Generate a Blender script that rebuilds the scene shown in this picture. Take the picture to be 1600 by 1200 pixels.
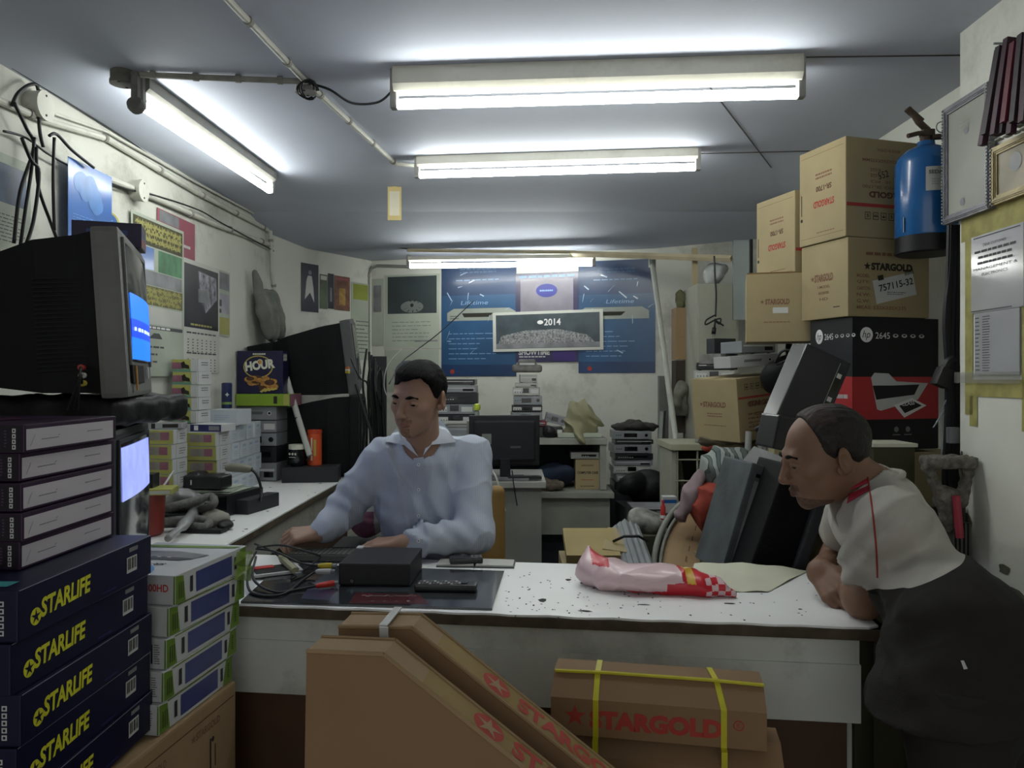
import bpy, bmesh, math, random
import numpy as np
from mathutils import Vector, Matrix, Euler
random.seed(7)
for o in list(bpy.data.objects): bpy.data.objects.remove(o)
SC = bpy.context.scene
COL = SC.collection
# ---------------------------------------------------------------- camera, world, exposure
H = 1.35            # eye height
F = 1200.0          # focal length in pixels of the 1600 px wide frame
cd = bpy.data.cameras.new('camera'); cam = bpy.data.objects.new('camera', cd); COL.objects.link(cam)
cam.location = (0, 0, H); cam.rotation_euler = (math.pi/2, 0, 0)
cd.sensor_width = 36; cd.lens = 36*F/1600; cd.shift_y = -10/1600; cd.clip_start = .05
SC.camera = cam
w = bpy.data.worlds.new('world'); SC.world = w; w.use_nodes = True
w.node_tree.nodes['Background'].inputs[0].default_value = (.74, .74, .72, 1)
w.node_tree.nodes['Background'].inputs[1].default_value = .50
SC.view_settings.view_transform = 'Standard'; SC.view_settings.look = 'None'
SC.view_settings.gamma = 1; SC.view_settings.use_curve_mapping = False
SC.view_settings.exposure = 1.15
TUBE_POWER = 15.0

def P(px, py, Y): return Vector(((px-800)/F*Y, Y, H-(py-590)/F*Y))          # photo pixel at a depth
def PZ(px, py, z): return P(px, py, (H-z)*F/(py-590))                       # photo pixel on a level plane
# ---------------------------------------------------------------- materials
MATS = {}
def lin(c): return tuple((x/12.92 if x <= .04045 else ((x+.055)/1.055)**2.4) for x in c)
def hx(s): return tuple(int(s[i:i+2], 16)/255 for i in (0, 2, 4))
def M(name, col='808080', rough=.6, metal=0, var=.12, scale=6, bump=0, bscale=60, emit=0, spec=.4, stain=None, stamt=.5, stscale=2.5, alpha=1, coat=0, trans=0):
    if name in MATS: return MATS[name]
    m = bpy.data.materials.new(name); MATS[name] = m; m.use_nodes = True
    nt = m.node_tree; N = nt.nodes; L = nt.links; b = N['Principled BSDF']
    c = lin(hx(col)) if isinstance(col, str) else col
    b.inputs['Roughness'].default_value = rough; b.inputs['Metallic'].default_value = metal
    b.inputs['Specular IOR Level'].default_value = spec
    if coat: b.inputs['Coat Weight'].default_value = coat; b.inputs['Coat Roughness'].default_value = .15
    if alpha < 1: b.inputs['Alpha'].default_value = alpha
    if trans: b.inputs['Transmission Weight'].default_value = trans
    if emit:
        b.inputs['Emission Color'].default_value = (*c, 1); b.inputs['Emission Strength'].default_value = emit
    b.inputs['Base Color'].default_value = (*c, 1)
    out = None
    if var or stain or bump: tc = N.new('ShaderNodeTexCoord')
    if var:
        n = N.new('ShaderNodeTexNoise'); n.inputs['Scale'].default_value = scale; n.inputs['Detail'].default_value = 5
        L.new(tc.outputs['Object'], n.inputs['Vector'])
        r = N.new('ShaderNodeValToRGB')
        r.color_ramp.elements[0].position = .3; r.color_ramp.elements[1].position = .7
        r.color_ramp.elements[0].color = (*[x*(1-var) for x in c], 1)
        r.color_ramp.elements[1].color = (*[min(1, x*(1+var)) for x in c], 1)
        L.new(n.outputs['Fac'], r.inputs[0]); out = r.outputs[0]
    if stain:
        sc_ = lin(hx(stain)); n2 = N.new('ShaderNodeTexNoise'); n2.inputs['Scale'].default_value = stscale
        n2.inputs['Detail'].default_value = 8; n2.inputs['Roughness'].default_value = .7
        L.new(tc.outputs['Object'], n2.inputs['Vector'])
        r2 = N.new('ShaderNodeValToRGB'); r2.color_ramp.elements[0].position = .52; r2.color_ramp.elements[1].position = .75
        r2.color_ramp.elements[0].color = (0, 0, 0, 1); r2.color_ramp.elements[1].color = (stamt,)*3+(1,)
        L.new(n2.outputs['Fac'], r2.inputs[0])
        mx = N.new('ShaderNodeMix'); mx.data_type = 'RGBA'; L.new(r2.outputs[0], mx.inputs[0])
        if out: L.new(out, mx.inputs[6])
        else: mx.inputs[6].default_value = (*c, 1)
        mx.inputs[7].default_value = (*sc_, 1); out = mx.outputs[2]
    if out: L.new(out, b.inputs['Base Color'])
    if bump:
        n3 = N.new('ShaderNodeTexNoise'); n3.inputs['Scale'].default_value = bscale; n3.inputs['Detail'].default_value = 4
        L.new(tc.outputs['Object'], n3.inputs['Vector'])
        bp = N.new('ShaderNodeBump'); bp.inputs['Strength'].default_value = min(1, bump); bp.inputs['Distance'].default_value = .004
        L.new(n3.outputs['Fac'], bp.inputs['Height']); L.new(bp.outputs[0], b.inputs['Normal'])
    return m
# ---------------------------------------------------------------- text outlines as mesh data
TXT = {}
def text_data(s, bold=0.0, res=3):
    k = (s, bold)
    if k in TXT: return TXT[k]
    cu = bpy.data.curves.new('t', 'FONT'); cu.body = s; cu.size = 1; cu.align_x = 'CENTER'; cu.align_y = 'CENTER'
    cu.offset = bold; cu.resolution_u = res
    o = bpy.data.objects.new('t', cu); COL.objects.link(o)
    dg = bpy.context.evaluated_depsgraph_get(); me = bpy.data.meshes.new_from_object(o.evaluated_get(dg))
    vs = [tuple(v.co) for v in me.vertices]; fs = [tuple(p.vertices) for p in me.polygons]
    bpy.data.objects.remove(o); bpy.data.curves.remove(cu); bpy.data.meshes.remove(me)
    if vs:
        xs = [v[0] for v in vs]; ys = [v[1] for v in vs]
        cx, cy = (min(xs)+max(xs))/2, (min(ys)+max(ys))/2
        W, Hh = max(xs)-min(xs), max(ys)-min(ys)
        vs = [((v[0]-cx)/W, (v[1]-cy)/Hh) for v in vs]
    TXT[k] = (vs, fs); return TXT[k]
# ---------------------------------------------------------------- mesh builder
class B:
    def __init__(s): s.v = []; s.f = []; s.m = []; s.mats = []
    def mi(s, mat):
        if mat not in s.mats: s.mats.append(mat)
        return s.mats.index(mat)
    def add(s, vs, fs, mat, T=None):
        k = len(s.v); i = s.mi(mat)
        s.v += [tuple(T @ Vector(v)) if T is not None else tuple(v) for v in vs]
        for f in fs: s.f.append(tuple(k+a for a in f)); s.m.append(i)
        return s
    def box(s, c, d, mat, rot=None, bev=0.0, T=None):
        x, y, z = d[0]/2, d[1]/2, d[2]/2
        bev = min(bev, x*.9, y*.9, z*.9)
        R = Matrix.Translation(Vector(c)) @ (Euler(rot).to_matrix().to_4x4() if rot else Matrix())
        if T is not None: R = T @ R
        if bev <= 0:
            vs = [(a, b, cc) for a in (-x, x) for b in (-y, y) for cc in (-z, z)]
            fs = [(0, 1, 3, 2), (4, 6, 7, 5), (0, 4, 5, 1), (2, 3, 7, 6), (0, 2, 6, 4), (1, 5, 7, 3)]
            return s.add(vs, fs, mat, R)
        bm = bmesh.new(); bmesh.ops.create_cube(bm, size=1)
        for v in bm.verts: v.co = (v.co.x*2*x, v.co.y*2*y, v.co.z*2*z)
        bmesh.ops.bevel(bm, geom=bm.edges[:], offset=bev, segments=2, affect='EDGES', profile=.7)
        bm.verts.index_update()
        s.add([v.co[:] for v in bm.verts], [[v.index for v in f.verts] for f in bm.faces], mat, R); bm.free(); return s
    def quad(s, pts, mat, T=None): return s.add(pts, [tuple(range(len(pts)))], mat, T)
    def prism(s, poly, y0, y1, mat, T=None, side=None):
        "polygon of (x,z) extruded along y"
        n = len(poly)
        a = sum(poly[i][0]*poly[(i+1) % n][1]-poly[(i+1) % n][0]*poly[i][1] for i in range(n))
        if a < 0: poly = poly[::-1]
        vs = [(p[0], y0, p[1]) for p in poly]+[(p[0], y1, p[1]) for p in poly]
        s.add(vs, [tuple(range(n)), tuple(range(2*n-1, n-1, -1))], mat, T)
        return s.add(vs, [(i, n+i, n+(i+1) % n, (i+1) % n) for i in range(n)], side or mat, T)
    def tube(s, pts, r, mat, n=8, T=None, cap=True, closed=False):
        pts = [Vector(p) for p in pts]; rs = r if isinstance(r, (list, tuple)) else [r]*len(pts)
        vs = []; fs = []; up = None; m = len(pts)
        for i, p in enumerate(pts):
            if closed: t = (pts[(i+1) % m]-pts[i-1]).normalized()
            else: t = (pts[min(i+1, m-1)]-pts[max(i-1, 0)]).normalized()
            if up is None:
                up = Vector((0, 0, 1)) if abs(t.z) < .9 else Vector((1, 0, 0))
            u = (up-t*up.dot(t)).normalized(); up = u; wv = t.cross(u)
            for j in range(n):
                a = 2*math.pi*j/n; vs.append(p+(u*math.cos(a)+wv*math.sin(a))*rs[i])
        for i in range(m if closed else m-1):
            k = (i+1) % m
            for j in range(n): fs.append((i*n+j, i*n+(j+1) % n, k*n+(j+1) % n, k*n+j))
        if cap and not closed: fs += [tuple(range(n))[::-1], tuple(range((m-1)*n, m*n))]
        return s.add(vs, fs, mat, T)
    def lathe(s, prof, mat, n=20, T=None, squash=1):
        "profile of (radius, z)"
        vs = []; fs = []
        for r, z in prof:
            for j in range(n):
                a = 2*math.pi*j/n; vs.append((r*math.cos(a), r*math.sin(a)*squash, z))
        for i in range(len(prof)-1):
            for j in range(n): fs.append((i*n+j, i*n+(j+1) % n, (i+1)*n+(j+1) % n, (i+1)*n+j))
        fs += [tuple(range(n))[::-1], tuple(range((len(prof)-1)*n, len(prof)*n))]
        return s.add(vs, fs, mat, T)
    def cyl(s, a, b, r, mat, n=16, T=None): return s.tube([a, b], r, mat, n, T)
    # flat marks on a face frame Fm (x right, y up, z out of the surface)
    def text(s, t, Fm, u, v, W, Hh, mat, bold=.0, rot=0, eps=.0006, flip=False, shear=0):
        vs, fs = text_data(t, bold)
        ca, sa = math.cos(rot), math.sin(rot)
        if flip: ca, sa = -ca, -sa
        o = []
        for x, y in vs:
            x2, y2 = x*W+shear*y*Hh, y*Hh; o.append((u+x2*ca-y2*sa, v+x2*sa+y2*ca, eps))
        return s.add(o, fs, mat, Fm)
    def poly(s, pts, Fm, mat, eps=.0004): return s.add([(x, y, eps) for x, y in pts], [tuple(range(len(pts)))], mat, Fm)
    def rect(s, Fm, u, v, W, Hh, mat, eps=.0004, rot=0):
        c, d = math.cos(rot), math.sin(rot)
        return s.poly([(u+x*W/2*c-y*Hh/2*d, v+x*W/2*d+y*Hh/2*c) for x, y in ((-1, -1), (1, -1), (1, 1), (-1, 1))], Fm, mat, eps)
    def disc(s, Fm, u, v, r, mat, eps=.0004, n=20, r2=None):
        r2 = r2 or r
        return s.poly([(u+r*math.cos(2*math.pi*i/n), v+r2*math.sin(2*math.pi*i/n)) for i in range(n)], Fm, mat, eps)
    def star(s, Fm, u, v, r, mat, eps=.0007, inner=.4, rot=0, k=5):
        return s.poly([(u+(r if i % 2 == 0 else r*inner)*math.sin(rot+math.pi*i/k), v+(r if i % 2 == 0 else r*inner)*math.cos(rot+math.pi*i/k)) for i in range(2*k)], Fm, mat, eps)
    def lines(s, Fm, u, v, W, Hh, n, mat, eps=.0006, fill=.45, seed=1, ragged=.35, words=True):
        "rows of small print"
        rg = random.Random(seed)
        for i in range(n):
            y = v+Hh/2-(i+.5)*Hh/n; x = u-W/2; end = u+W/2-rg.random()*ragged*W
            while x < end:
                l = min((.05+.12*rg.random())*W, end-x) if words else end-x
                s.rect(Fm, x+l/2, y, l, Hh/n*fill, mat, eps); x += l+.025*W
        return s
    def obj(s, name, parent=None, smooth=False, loc=None, rotz=0):
        me = bpy.data.meshes.new(name); me.from_pydata(s.v, [], s.f)
        for m in s.mats: me.materials.append(m)
        me.polygons.foreach_set('material_index', s.m)
        if smooth: me.polygons.foreach_set('use_smooth', [True]*len(s.f))
        me.update()
        o = bpy.data.objects.new(name, me); COL.objects.link(o)
        if parent: o.parent = parent
        if loc is not None: o.location = loc
        if rotz: o.rotation_euler = (0, 0, rotz)
        if smooth == 'auto':
            try: me.shade_auto_smooth(angle=.6)
            except Exception:
                for p in me.polygons: p.use_smooth = True
                try: me.set_sharp_from_angle(angle=.6)
                except Exception: pass
        return o
def tag(o, label, cat, group=None):
    o['label'] = label; o['category'] = cat
    if group: o['group'] = group
    return o
def thing(name, label, cat, loc=(0, 0, 0), rotz=0, group=None, rot=None):
    o = bpy.data.objects.new(name, None); COL.objects.link(o); o.location = loc
    o.rotation_euler = rot if rot else (0, 0, rotz); o.empty_display_size = .05
    return tag(o, label, cat, group)
def st(o): o['kind'] = 'structure'; return o
def dup(root, loc, rot, label, group=None):
    r = root.copy(); COL.objects.link(r); r.location = loc; r.rotation_euler = rot; r['label'] = label
    if group: r['group'] = group
    for ch in list(root.children):
        c = ch.copy(); COL.objects.link(c); c.parent = r
        for g in list(ch.children):
            d = g.copy(); COL.objects.link(d); d.parent = c
    return r
def fr(o, r, u):
    "face frame: origin, right, up"
    r = Vector(r).normalized(); u = Vector(u).normalized(); n = r.cross(u)
    m = Matrix((r, u, n)).transposed().to_4x4(); m.translation = Vector(o); return m
def faces(w, d, h):
    "frames of a box standing on z=0 centred on the origin"
    return dict(front=fr((0, -d/2, h/2), (1, 0, 0), (0, 0, 1)), right=fr((w/2, 0, h/2), (0, 1, 0), (0, 0, 1)),
                left=fr((-w/2, 0, h/2), (0, -1, 0), (0, 0, 1)), top=fr((0, 0, h), (1, 0, 0), (0, 1, 0)), back=fr((0, d/2, h/2), (-1, 0, 0), (0, 0, 1)))
def arc(c, r, a0, a1, n, f): return [f(c[0]+r*math.cos(a0+(a1-a0)*i/n), c[1]+r*math.sin(a0+(a1-a0)*i/n)) for i in range(n+1)]
def spline(pts, k=6):
    "Catmull-Rom through points"
    pts = [Vector(p) for p in pts]; q = [pts[0]]+pts+[pts[-1]]; out = []
    for i in range(1, len(q)-2):
        for j in range(k):
            t = j/k; a, b, c, d = q[i-1], q[i], q[i+1], q[i+2]
            out.append(.5*((2*b)+(c-a)*t+(2*a-5*b+4*c-d)*t*t+(3*b-a-3*c+d)*t**3))
    return out+[pts[-1]]
# ---------------------------------------------------------------- smooth solids from distance fields (bodies, cloth, bags)
def cone(a, b, ra, rb=None, sq=None):
    a = np.array(a, float); b = np.array(b, float); rb = ra if rb is None else rb; ab = b-a; L2 = ab@ab+1e-12
    def f(p):
        t = np.clip(((p-a)@ab)/L2, 0, 1); q = p-a-t[:, None]*ab
        return np.sqrt((q*q).sum(1))-(ra+(rb-ra)*t)
    return f
def ell(c, r, rot=None):
    c = np.array(c, float); r = np.array(r, float); R = np.array(Euler(rot).to_matrix()) if rot else None
    def f(p):
        q = p-c
        if R is not None: q = q@R
        k0 = np.sqrt(((q/r)**2).sum(1)); k1 = np.sqrt(((q/(r*r))**2).sum(1))+1e-9
        return k0*(k0-1)/k1
    return f
def rbox(c, hs, rad, rot=None):
    c = np.array(c, float); hs = np.array(hs, float)-rad; R = np.array(Euler(rot).to_matrix()) if rot else None
    def f(p):
        q = p-c
        if R is not None: q = q@R
        q = np.abs(q)-hs
        return np.sqrt((np.maximum(q, 0)**2).sum(1))+np.minimum(q.max(1), 0)-rad
    return f
def smin(a, b, k):
    h = np.clip(.5+.5*(b-a)/k, 0, 1); return b*(1-h)+a*h-k*h*(1-h)
def U(k, *fs):
    def f(p):
        d = fs[0](p)
        for g in fs[1:]: d = smin(d, g(p), k)
        return d
    return f
def SUB(k, f0, *fs):
    def f(p):
        d = f0(p)
        for g in fs: d = -smin(-d, g(p), k)
        return d
    return f
def wav(p, s, seed=0):
    q = p*s+seed*1.7
    return (np.sin(q[:, 0]*1.3+1.9*np.sin(q[:, 1]*.9+seed))+np.sin(q[:, 1]*1.1+1.7*np.sin(q[:, 2]*1.2+1))+np.sin(q[:, 2]*1.2+1.8*np.sin(q[:, 0]*.8+2)))/3
def sdf_mesh(f, lo, hi, h):
    lo = np.array(lo, float); hi = np.array(hi, float); n = np.ceil((hi-lo)/h).astype(int)+1
    bs = 8; nb = -(-n//bs); n = nb*bs
    vol = np.ones(n, np.float32)
    bi = np.stack(np.meshgrid(*[np.arange(k) for k in nb], indexing='ij'), -1).reshape(-1, 3)
    cen = lo+(bi*bs+(bs-1)/2)*h; d = f(cen); rad = h*bs*.9*1.5
    loc = np.stack(np.meshgrid(*[np.arange(bs)]*3, indexing='ij'), -1).reshape(-1, 3)
    near = np.abs(d) < rad
    for b in bi[(~near) & (d < 0)]: x, y, z = b*bs; vol[x:x+bs, y:y+bs, z:z+bs] = -1
    nbk = bi[near]
    for k in range(0, len(nbk), 200):
        ch = nbk[k:k+200]; idx = (ch[:, None, :]*bs+loc[None]).reshape(-1, 3)
        vol[idx[:, 0], idx[:, 1], idx[:, 2]] = f(lo+idx*h)
    S = vol < 0; c = np.zeros(tuple(n-1), np.int8)
    for i in (0, 1):
        for j in (0, 1):
            for k in (0, 1): c += S[i:n[0]-1+i, j:n[1]-1+j, k:n[2]-1+k]
    act = np.argwhere((c > 0) & (c < 8)); idm = -np.ones(tuple(n-1), np.int32); idm[tuple(act.T)] = np.arange(len(act))
    pos = np.zeros((len(act), 3)); cnt = np.zeros(len(act))
    cor = [(i, j, k) for i in (0, 1) for j in (0, 1) for k in (0, 1)]
    for a in cor:
        for ax in range(3):
            if a[ax]: continue
            b = list(a); b[ax] = 1
            A = act+np.array(a); Bb = act+np.array(b); va = vol[tuple(A.T)]; vb = vol[tuple(Bb.T)]
            m = (va < 0) != (vb < 0); t = np.where(m, va/np.where(va == vb, 1, va-vb), 0)
            pos += np.where(m[:, None], A+(Bb-A)*t[:, None], 0); cnt += m
    pos = lo+pos/cnt[:, None]*h
    F_ = []
    for ax in range(3):
        sl0 = [slice(None)]*3; sl1 = [slice(None)]*3; sl0[ax] = slice(0, n[ax]-1); sl1[ax] = slice(1, n[ax])
        A = S[tuple(sl0)]; Bb = S[tuple(sl1)]; E = np.argwhere(A != Bb); fl = A[tuple(E.T)]
        u, v = (ax+1) % 3, (ax+2) % 3
        ok = (E[:, u] > 0) & (E[:, v] > 0) & (E[:, u] < n[u]-1) & (E[:, v] < n[v]-1); E = E[ok]; fl = fl[ok]
        q = []
        for du, dv in ((1, 1), (0, 1), (0, 0), (1, 0)):
            e = E.copy(); e[:, u] -= du; e[:, v] -= dv; q.append(idm[tuple(e.T)])
        q = np.stack(q, 1); q[~fl] = q[~fl][:, ::-1]; F_.append(q)
    F_ = np.concatenate(F_); F_ = F_[(F_ >= 0).all(1)]
    e = h*.5
    for _ in range(2):
        d = f(pos); g = np.stack([f(pos+np.eye(3)[i]*e)-f(pos-np.eye(3)[i]*e) for i in range(3)], 1)/(2*e)
        g2 = (g*g).sum(1)+1e-6; stp = np.clip(d/g2, -h, h); pos -= g*stp[:, None]
    return pos, F_
def sdf_obj(name, shells, mats, parent=None, pick=None, loc=None):
    "shells: list of (f, lo, hi, h[, material index]); pick(face centres, shell)->material index"
    vs = []; fs = []; mi = []; k = 0
    for si, s in enumerate(shells):
        v, f = sdf_mesh(*s[:4]); vs.append(v); fs.append(f+k); k += len(v)
        cen = v[f].mean(1); m = pick(cen, si) if pick else np.full(len(f), s[4] if len(s) > 4 else 0)
        mi.append(m)
    vs = np.concatenate(vs); fs = np.concatenate(fs); mi = np.concatenate(mi).astype(np.int32)
    me = bpy.data.meshes.new(name); me.vertices.add(len(vs)); me.vertices.foreach_set('co', vs.astype(np.float32).ravel())
    me.loops.add(len(fs)*4); me.loops.foreach_set('vertex_index', fs.astype(np.int32).ravel())
    me.polygons.add(len(fs)); me.polygons.foreach_set('loop_start', np.arange(0, len(fs)*4, 4, dtype=np.int32))
    me.polygons.foreach_set('loop_total', np.full(len(fs), 4, np.int32))
    me.polygons.foreach_set('use_smooth', np.ones(len(fs), bool)); me.polygons.foreach_set('material_index', mi)
    for m in mats: me.materials.append(m)
    me.update(calc_edges=True); me.validate()
    o = bpy.data.objects.new(name, me); COL.objects.link(o)
    if parent: o.parent = parent
    if loc is not None: o.location = loc
    return o
def ridge(p, s, seed, an=(1, 1, 1)):
    w_ = wav(p*np.array(an), s, seed); return (1-np.abs(w_))**3
def fold_lines(p, A, Bv, n, amp, w0, ph=0):
    "wavy folds crossing a limb from A to B"
    A = np.array(A); ab = np.array(Bv)-A; t = ((p-A)@ab)/(ab@ab); return amp*np.sin(t*n*6.283+ph+2.0*wav(p, 22, ph))*np.exp(-((t-w0[0])/w0[1])**2)
# ================================================================ the room
CEIL = 2.30
m_wall = M('wall_paint', 'c6c7bd', .75, var=.07, scale=1.5, bump=.25, bscale=25, stain='6f6f62', stamt=.75, stscale=2.2)
m_wallr = M('wall_paint_right', 'dfe0d4', .7, var=.08, scale=2, bump=.3, bscale=20, stain='86867a', stamt=.7, stscale=1.8)
m_ceil = M('ceiling_paint', 'b9bfcc', .75, var=.05, scale=1.2, bump=.15, bscale=8, stain='9a9b9e', stamt=.35, stscale=1.2)
m_floor = M('floor_cement', '8c887e', .8, var=.2, scale=4, bump=.3)
LW = lambda Y: -1.59+.0175*Y                    # left wall x at depth
def WL(px, py, off=.004):                       # photo pixel on the left wall
    Y = 1.59/((800-px)/F+.0175)
    v = P(px, py, Y); v.x += off; return v
BA = Vector((-1.01, 5.53, 0)); BB = Vector((1.62, 4.81, 0)); BD = (BB-BA).normalized(); BN = Vector((BD.y, -BD.x, 0))  # back wall line, normal to the room
def WB(px, py, off=.004):
    k = (px-800)/F; s = (BB.y-BA.y)/(BB.x-BA.x); Y = (BA.y-s*BA.x)/(1-s*k)
    return P(px, py, Y)+BN*off
LB0 = Vector((LW(4.72), 4.72, 0))
def WLB(px, py, off=.004):                      # left wall's inward slanting end
    d = (BA-LB0); k = (px-800)/F; s = d.x/d.y; Y = (LB0.x-s*LB0.y)/(k-s); n = Vector((d.y, -d.x, 0)).normalized()
    return P(px, py, Y)+n*off
def ceil_z(Y): return CEIL if Y < 4.4 else max(2.19, CEIL-.11*(Y-4.4)/.6)
def slab(name, pts, z0, z1, mat, th=.1):
    "wall along plan points with thickness away from the room (left of travel)"
    b = B()
    for (a, c) in zip(pts, pts[1:]):
        a = Vector((*a, 0)); c = Vector((*c, 0)); d = (c-a).normalized(); n = Vector((-d.y, d.x, 0))*th
        b.box((0, 0, 0), (1, 1, 1), mat) if 0 else None
        q = [a, c, c+n, a+n]
        b.add([(p.x, p.y, z0) for p in q]+[(p.x, p.y, z1) for p in q], [(0, 3, 2, 1), (4, 5, 6, 7), (0, 1, 5, 4), (1, 2, 6, 5), (2, 3, 7, 6), (3, 0, 4, 7)], mat)
    return st(b.obj(name))
slab('wall_left', [(LW(-1.2), -1.2), (LB0.x, LB0.y), (BA.x, BA.y)], 0, 2.34, m_wall)
slab('wall_back', [(BA.x-.0, BA.y), (BB.x+.1, BB.y-.03)], 0, 2.34, m_wall)
slab('wall_right', [(1.66, 4.86), (1.66, 4.1), (1.46, 4.1), (1.46, 2.12)], 0, 2.34, m_wallr)
RW = lambda Y: 1.2+.0175*Y
slab('wall_right_front', [(1.56, 2.12), (RW(2.12), 2.12), (RW(-1.2), -1.2)], 0, 2.34, m_wallr)
b = B(); ys = [-1.2, 0, 1, 2, 3.24, 3.6, 4.0, 4.4, 4.6, 4.8, 5.0, 5.7]
vs = []
for Y in ys: vs += [(-1.8, Y, ceil_z(Y)), (2.0, Y, ceil_z(Y)), (2.0, Y, ceil_z(Y)+.08), (-1.8, Y, ceil_z(Y)+.08)]
fs = []
for i in range(len(ys)-1):
    for j in range(4): fs.append((i*4+j, i*4+(j+1) % 4, (i+1)*4+(j+1) % 4, (i+1)*4+j))
fs += [(3, 2, 1, 0), tuple(len(vs)-4+k for k in range(4))]
b.add(vs, fs, m_ceil)
m_seam = M('ceiling_seam', '4c4a45', .9, var=.3, scale=20)
# the joint lines between ceiling boards
b.box((.95, 3.24, CEIL-.0015), (1.0, .006, .003), m_seam, rot=(0, 0, -.08)); b.box((1.0, 2.27, CEIL-.0015), (.9, .004, .003), m_seam, rot=(0, 0, -.03))
b.box((.86, 2.9, CEIL-.001), (.004, 1.3, .002), m_seam, rot=(0, 0, -.5))
ceiling = st(b.obj('ceiling'))
b = B(); b.box((0, 2.2, -.05), (4.2, 7.2, .1), m_floor); st(b.obj('floor'))
# thin dark cable crack along the wall/ceiling joint
m_blk = M('black_rubber', '141415', .5, var=.2)
m_cable = M('black_cable', '17181a', .45, var=.2)
m_dust = M('dusty_plastic', '6d6c68', .85, var=.3, scale=25, bump=.4)
m_pvc = M('white_pvc', 'bdbdb2', .5, var=.12, scale=5, stain='75736a', stamt=.5, stscale=9)
m_pvcd = M('grimy_pvc', '8c8a82', .7, var=.25, scale=15, stain='4c4a45', stamt=.6, stscale=8)
# ---------------------------------------------------------------- fluorescent lamps
m_tube = M('lit_tube', (.97, 1.0, .96), .4, emit=TUBE_POWER, var=0)
m_hous = M('lamp_housing', 'c4c2b4', .45, var=.08, stain='6e6c60', stamt=.4, stscale=6)
m_cap = M('lamp_end_cap', '8f8f8a', .5, var=.2)
def lamp(label, a, c, zc, hw=.055, hh=.05, drop=.055, hmat=None, length=None):
    "batten lamp from a to c (tube ends), housing hanging from height zc"
    hmat = hmat or m_hous
    a = Vector(a); c = Vector(c); d = c-a; L = d.length; rz = math.atan2(d.y, d.x); mid = (a+c)/2; mid.z = zc
    t = thing('fluorescent_lamp', label, 'lamp', mid, rz, 'fluorescent tube lamps')
    tz = (a.z+c.z)/2-zc
    h = B(); h.prism([(-hw/2, 0), (hw/2, 0), (hw/2, -hh*.75), (hw*.3, -hh), (-hw*.3, -hh), (-hw/2, -hh*.75)], -L/2-.01, L/2+.01, hmat, T=Matrix.Rotation(math.pi/2, 4, 'Z'))
    h.obj('housing', t)
    for s_ in (-1, 1):
        e = B(); e.box((s_*(L/2+.012), 0, (tz)/2), (.022, .032, abs(tz)+.03), m_cap, bev=.005); e.obj('lamp_holder', t)
    g = B(); g.tube([(-L/2+.002, 0, tz), (L/2-.002, 0, tz)], .0155, m_tube, 14); g.obj('tube', t, smooth='auto')
    return t
lamp('long white fluorescent lamp nearest the camera, in the middle of the ceiling', PZ(622, 163, 2.195), PZ(1245, 146, 2.195), 2.299, hw=.075, hh=.07)
lamp('second fluorescent lamp back across the middle of the ceiling', PZ(656, 273, 2.225), PZ(1086, 261, 2.225), 2.299, hw=.05, hh=.045)
lamp('fluorescent lamp hanging furthest back below a wooden batten', P(641, 413, 4.97), P(925, 415, 4.87), 2.13, hw=.05, hh=.03)
lamp('fluorescent lamp running lengthwise along the left side of the ceiling', PZ(222, 165, 2.215), PZ(421, 297, 2.215), 2.299, hw=.06, hh=.045, hmat=M('grimy_housing', '7c7b74', .6, var=.2))
t = thing('tube_light', 'short piece of a lit tube beside the back wall pole', 'lamp', P(1046, 408, 5.2), .55)
b = B(); b.tube([(-.055, 0, 0), (.055, 0, .012)], .018, m_tube, 12); b.obj('tube', t, smooth='auto')
b = B(); b.box((0, .005, .0455), (.14, .04, .045), m_hous, bev=.004); b.obj('housing', t)
# conduits on the ceiling
def conduit(label, pts, r=.010, mat=None, clips=5, name='conduit_pipe'):
    t = thing(name, label, 'pipe', pts[0], 0, None)
    o = Vector(pts[0]); q = [Vector(p)-o for p in pts]
    b = B(); b.tube(q, r, mat or m_pvc, 10); b.obj('pipe', t, smooth='auto')
    L = [(q[i+1]-q[i]).length for i in range(len(q)-1)]; tot = sum(L)
    for k in range(clips):
        s = tot*(k+.5)/clips; i = 0
        while s > L[i] and i < len(L)-1: s -= L[i]; i += 1
        d = (q[i+1]-q[i]).normalized(); p = q[i]+d*s
        c = B(); c.tube([p-d*.008, p+d*.008], r*1.35, m_pvcd, 10); c.obj('clip', t)
    return t
cz = CEIL-.012
conduit('white pipe running diagonally on the ceiling from the front to the second lamp', [PZ(352, -5, cz), PZ(478, 128, cz), PZ(560, 203, cz), PZ(618, 256, cz), PZ(650, 259, cz)], .0095, clips=6)
conduit('dusty grey pipe crossing the ceiling from the left lamp to the junction', [PZ(205, 116, cz), PZ(340, 122, cz), PZ(470, 127, cz)], .0095, m_pvcd, 4)
def jbox(label, c, r, hgt, axis, mat=None):
    t = B(); T = Matrix.Translation(Vector(c)) @ Vector((0, 0, 1)).rotation_difference(Vector(axis)).to_matrix().to_4x4()
    m = mat or m_pvc
    t.lathe([(r*.2, 0), (r, 0), (r, hgt*.7), (r*1.06, hgt*.7), (r*1.06, hgt), (r*.2, hgt)], m, 18, T)
    for a in range(2): t.cyl((r*.7*(1-2*a), 0, hgt), (r*.7*(1-2*a), 0, hgt+.002), .004, m_blk, 6, T)
    return tag(t.obj('junction_box', smooth='auto'), label, 'junction box')
jbox('grey junction box in the ceiling where the pipes cross', PZ(478, 128, CEIL-.001), .032, .035, (0, 0, -1), m_pvcd)
jbox('dirty square-ish junction box at the near end of the left lamp', PZ(192, 112, CEIL-.001), .036, .04, (0, 0, -1), M('dirty_box', '6a6862', .8, var=.3, scale=20))
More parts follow.
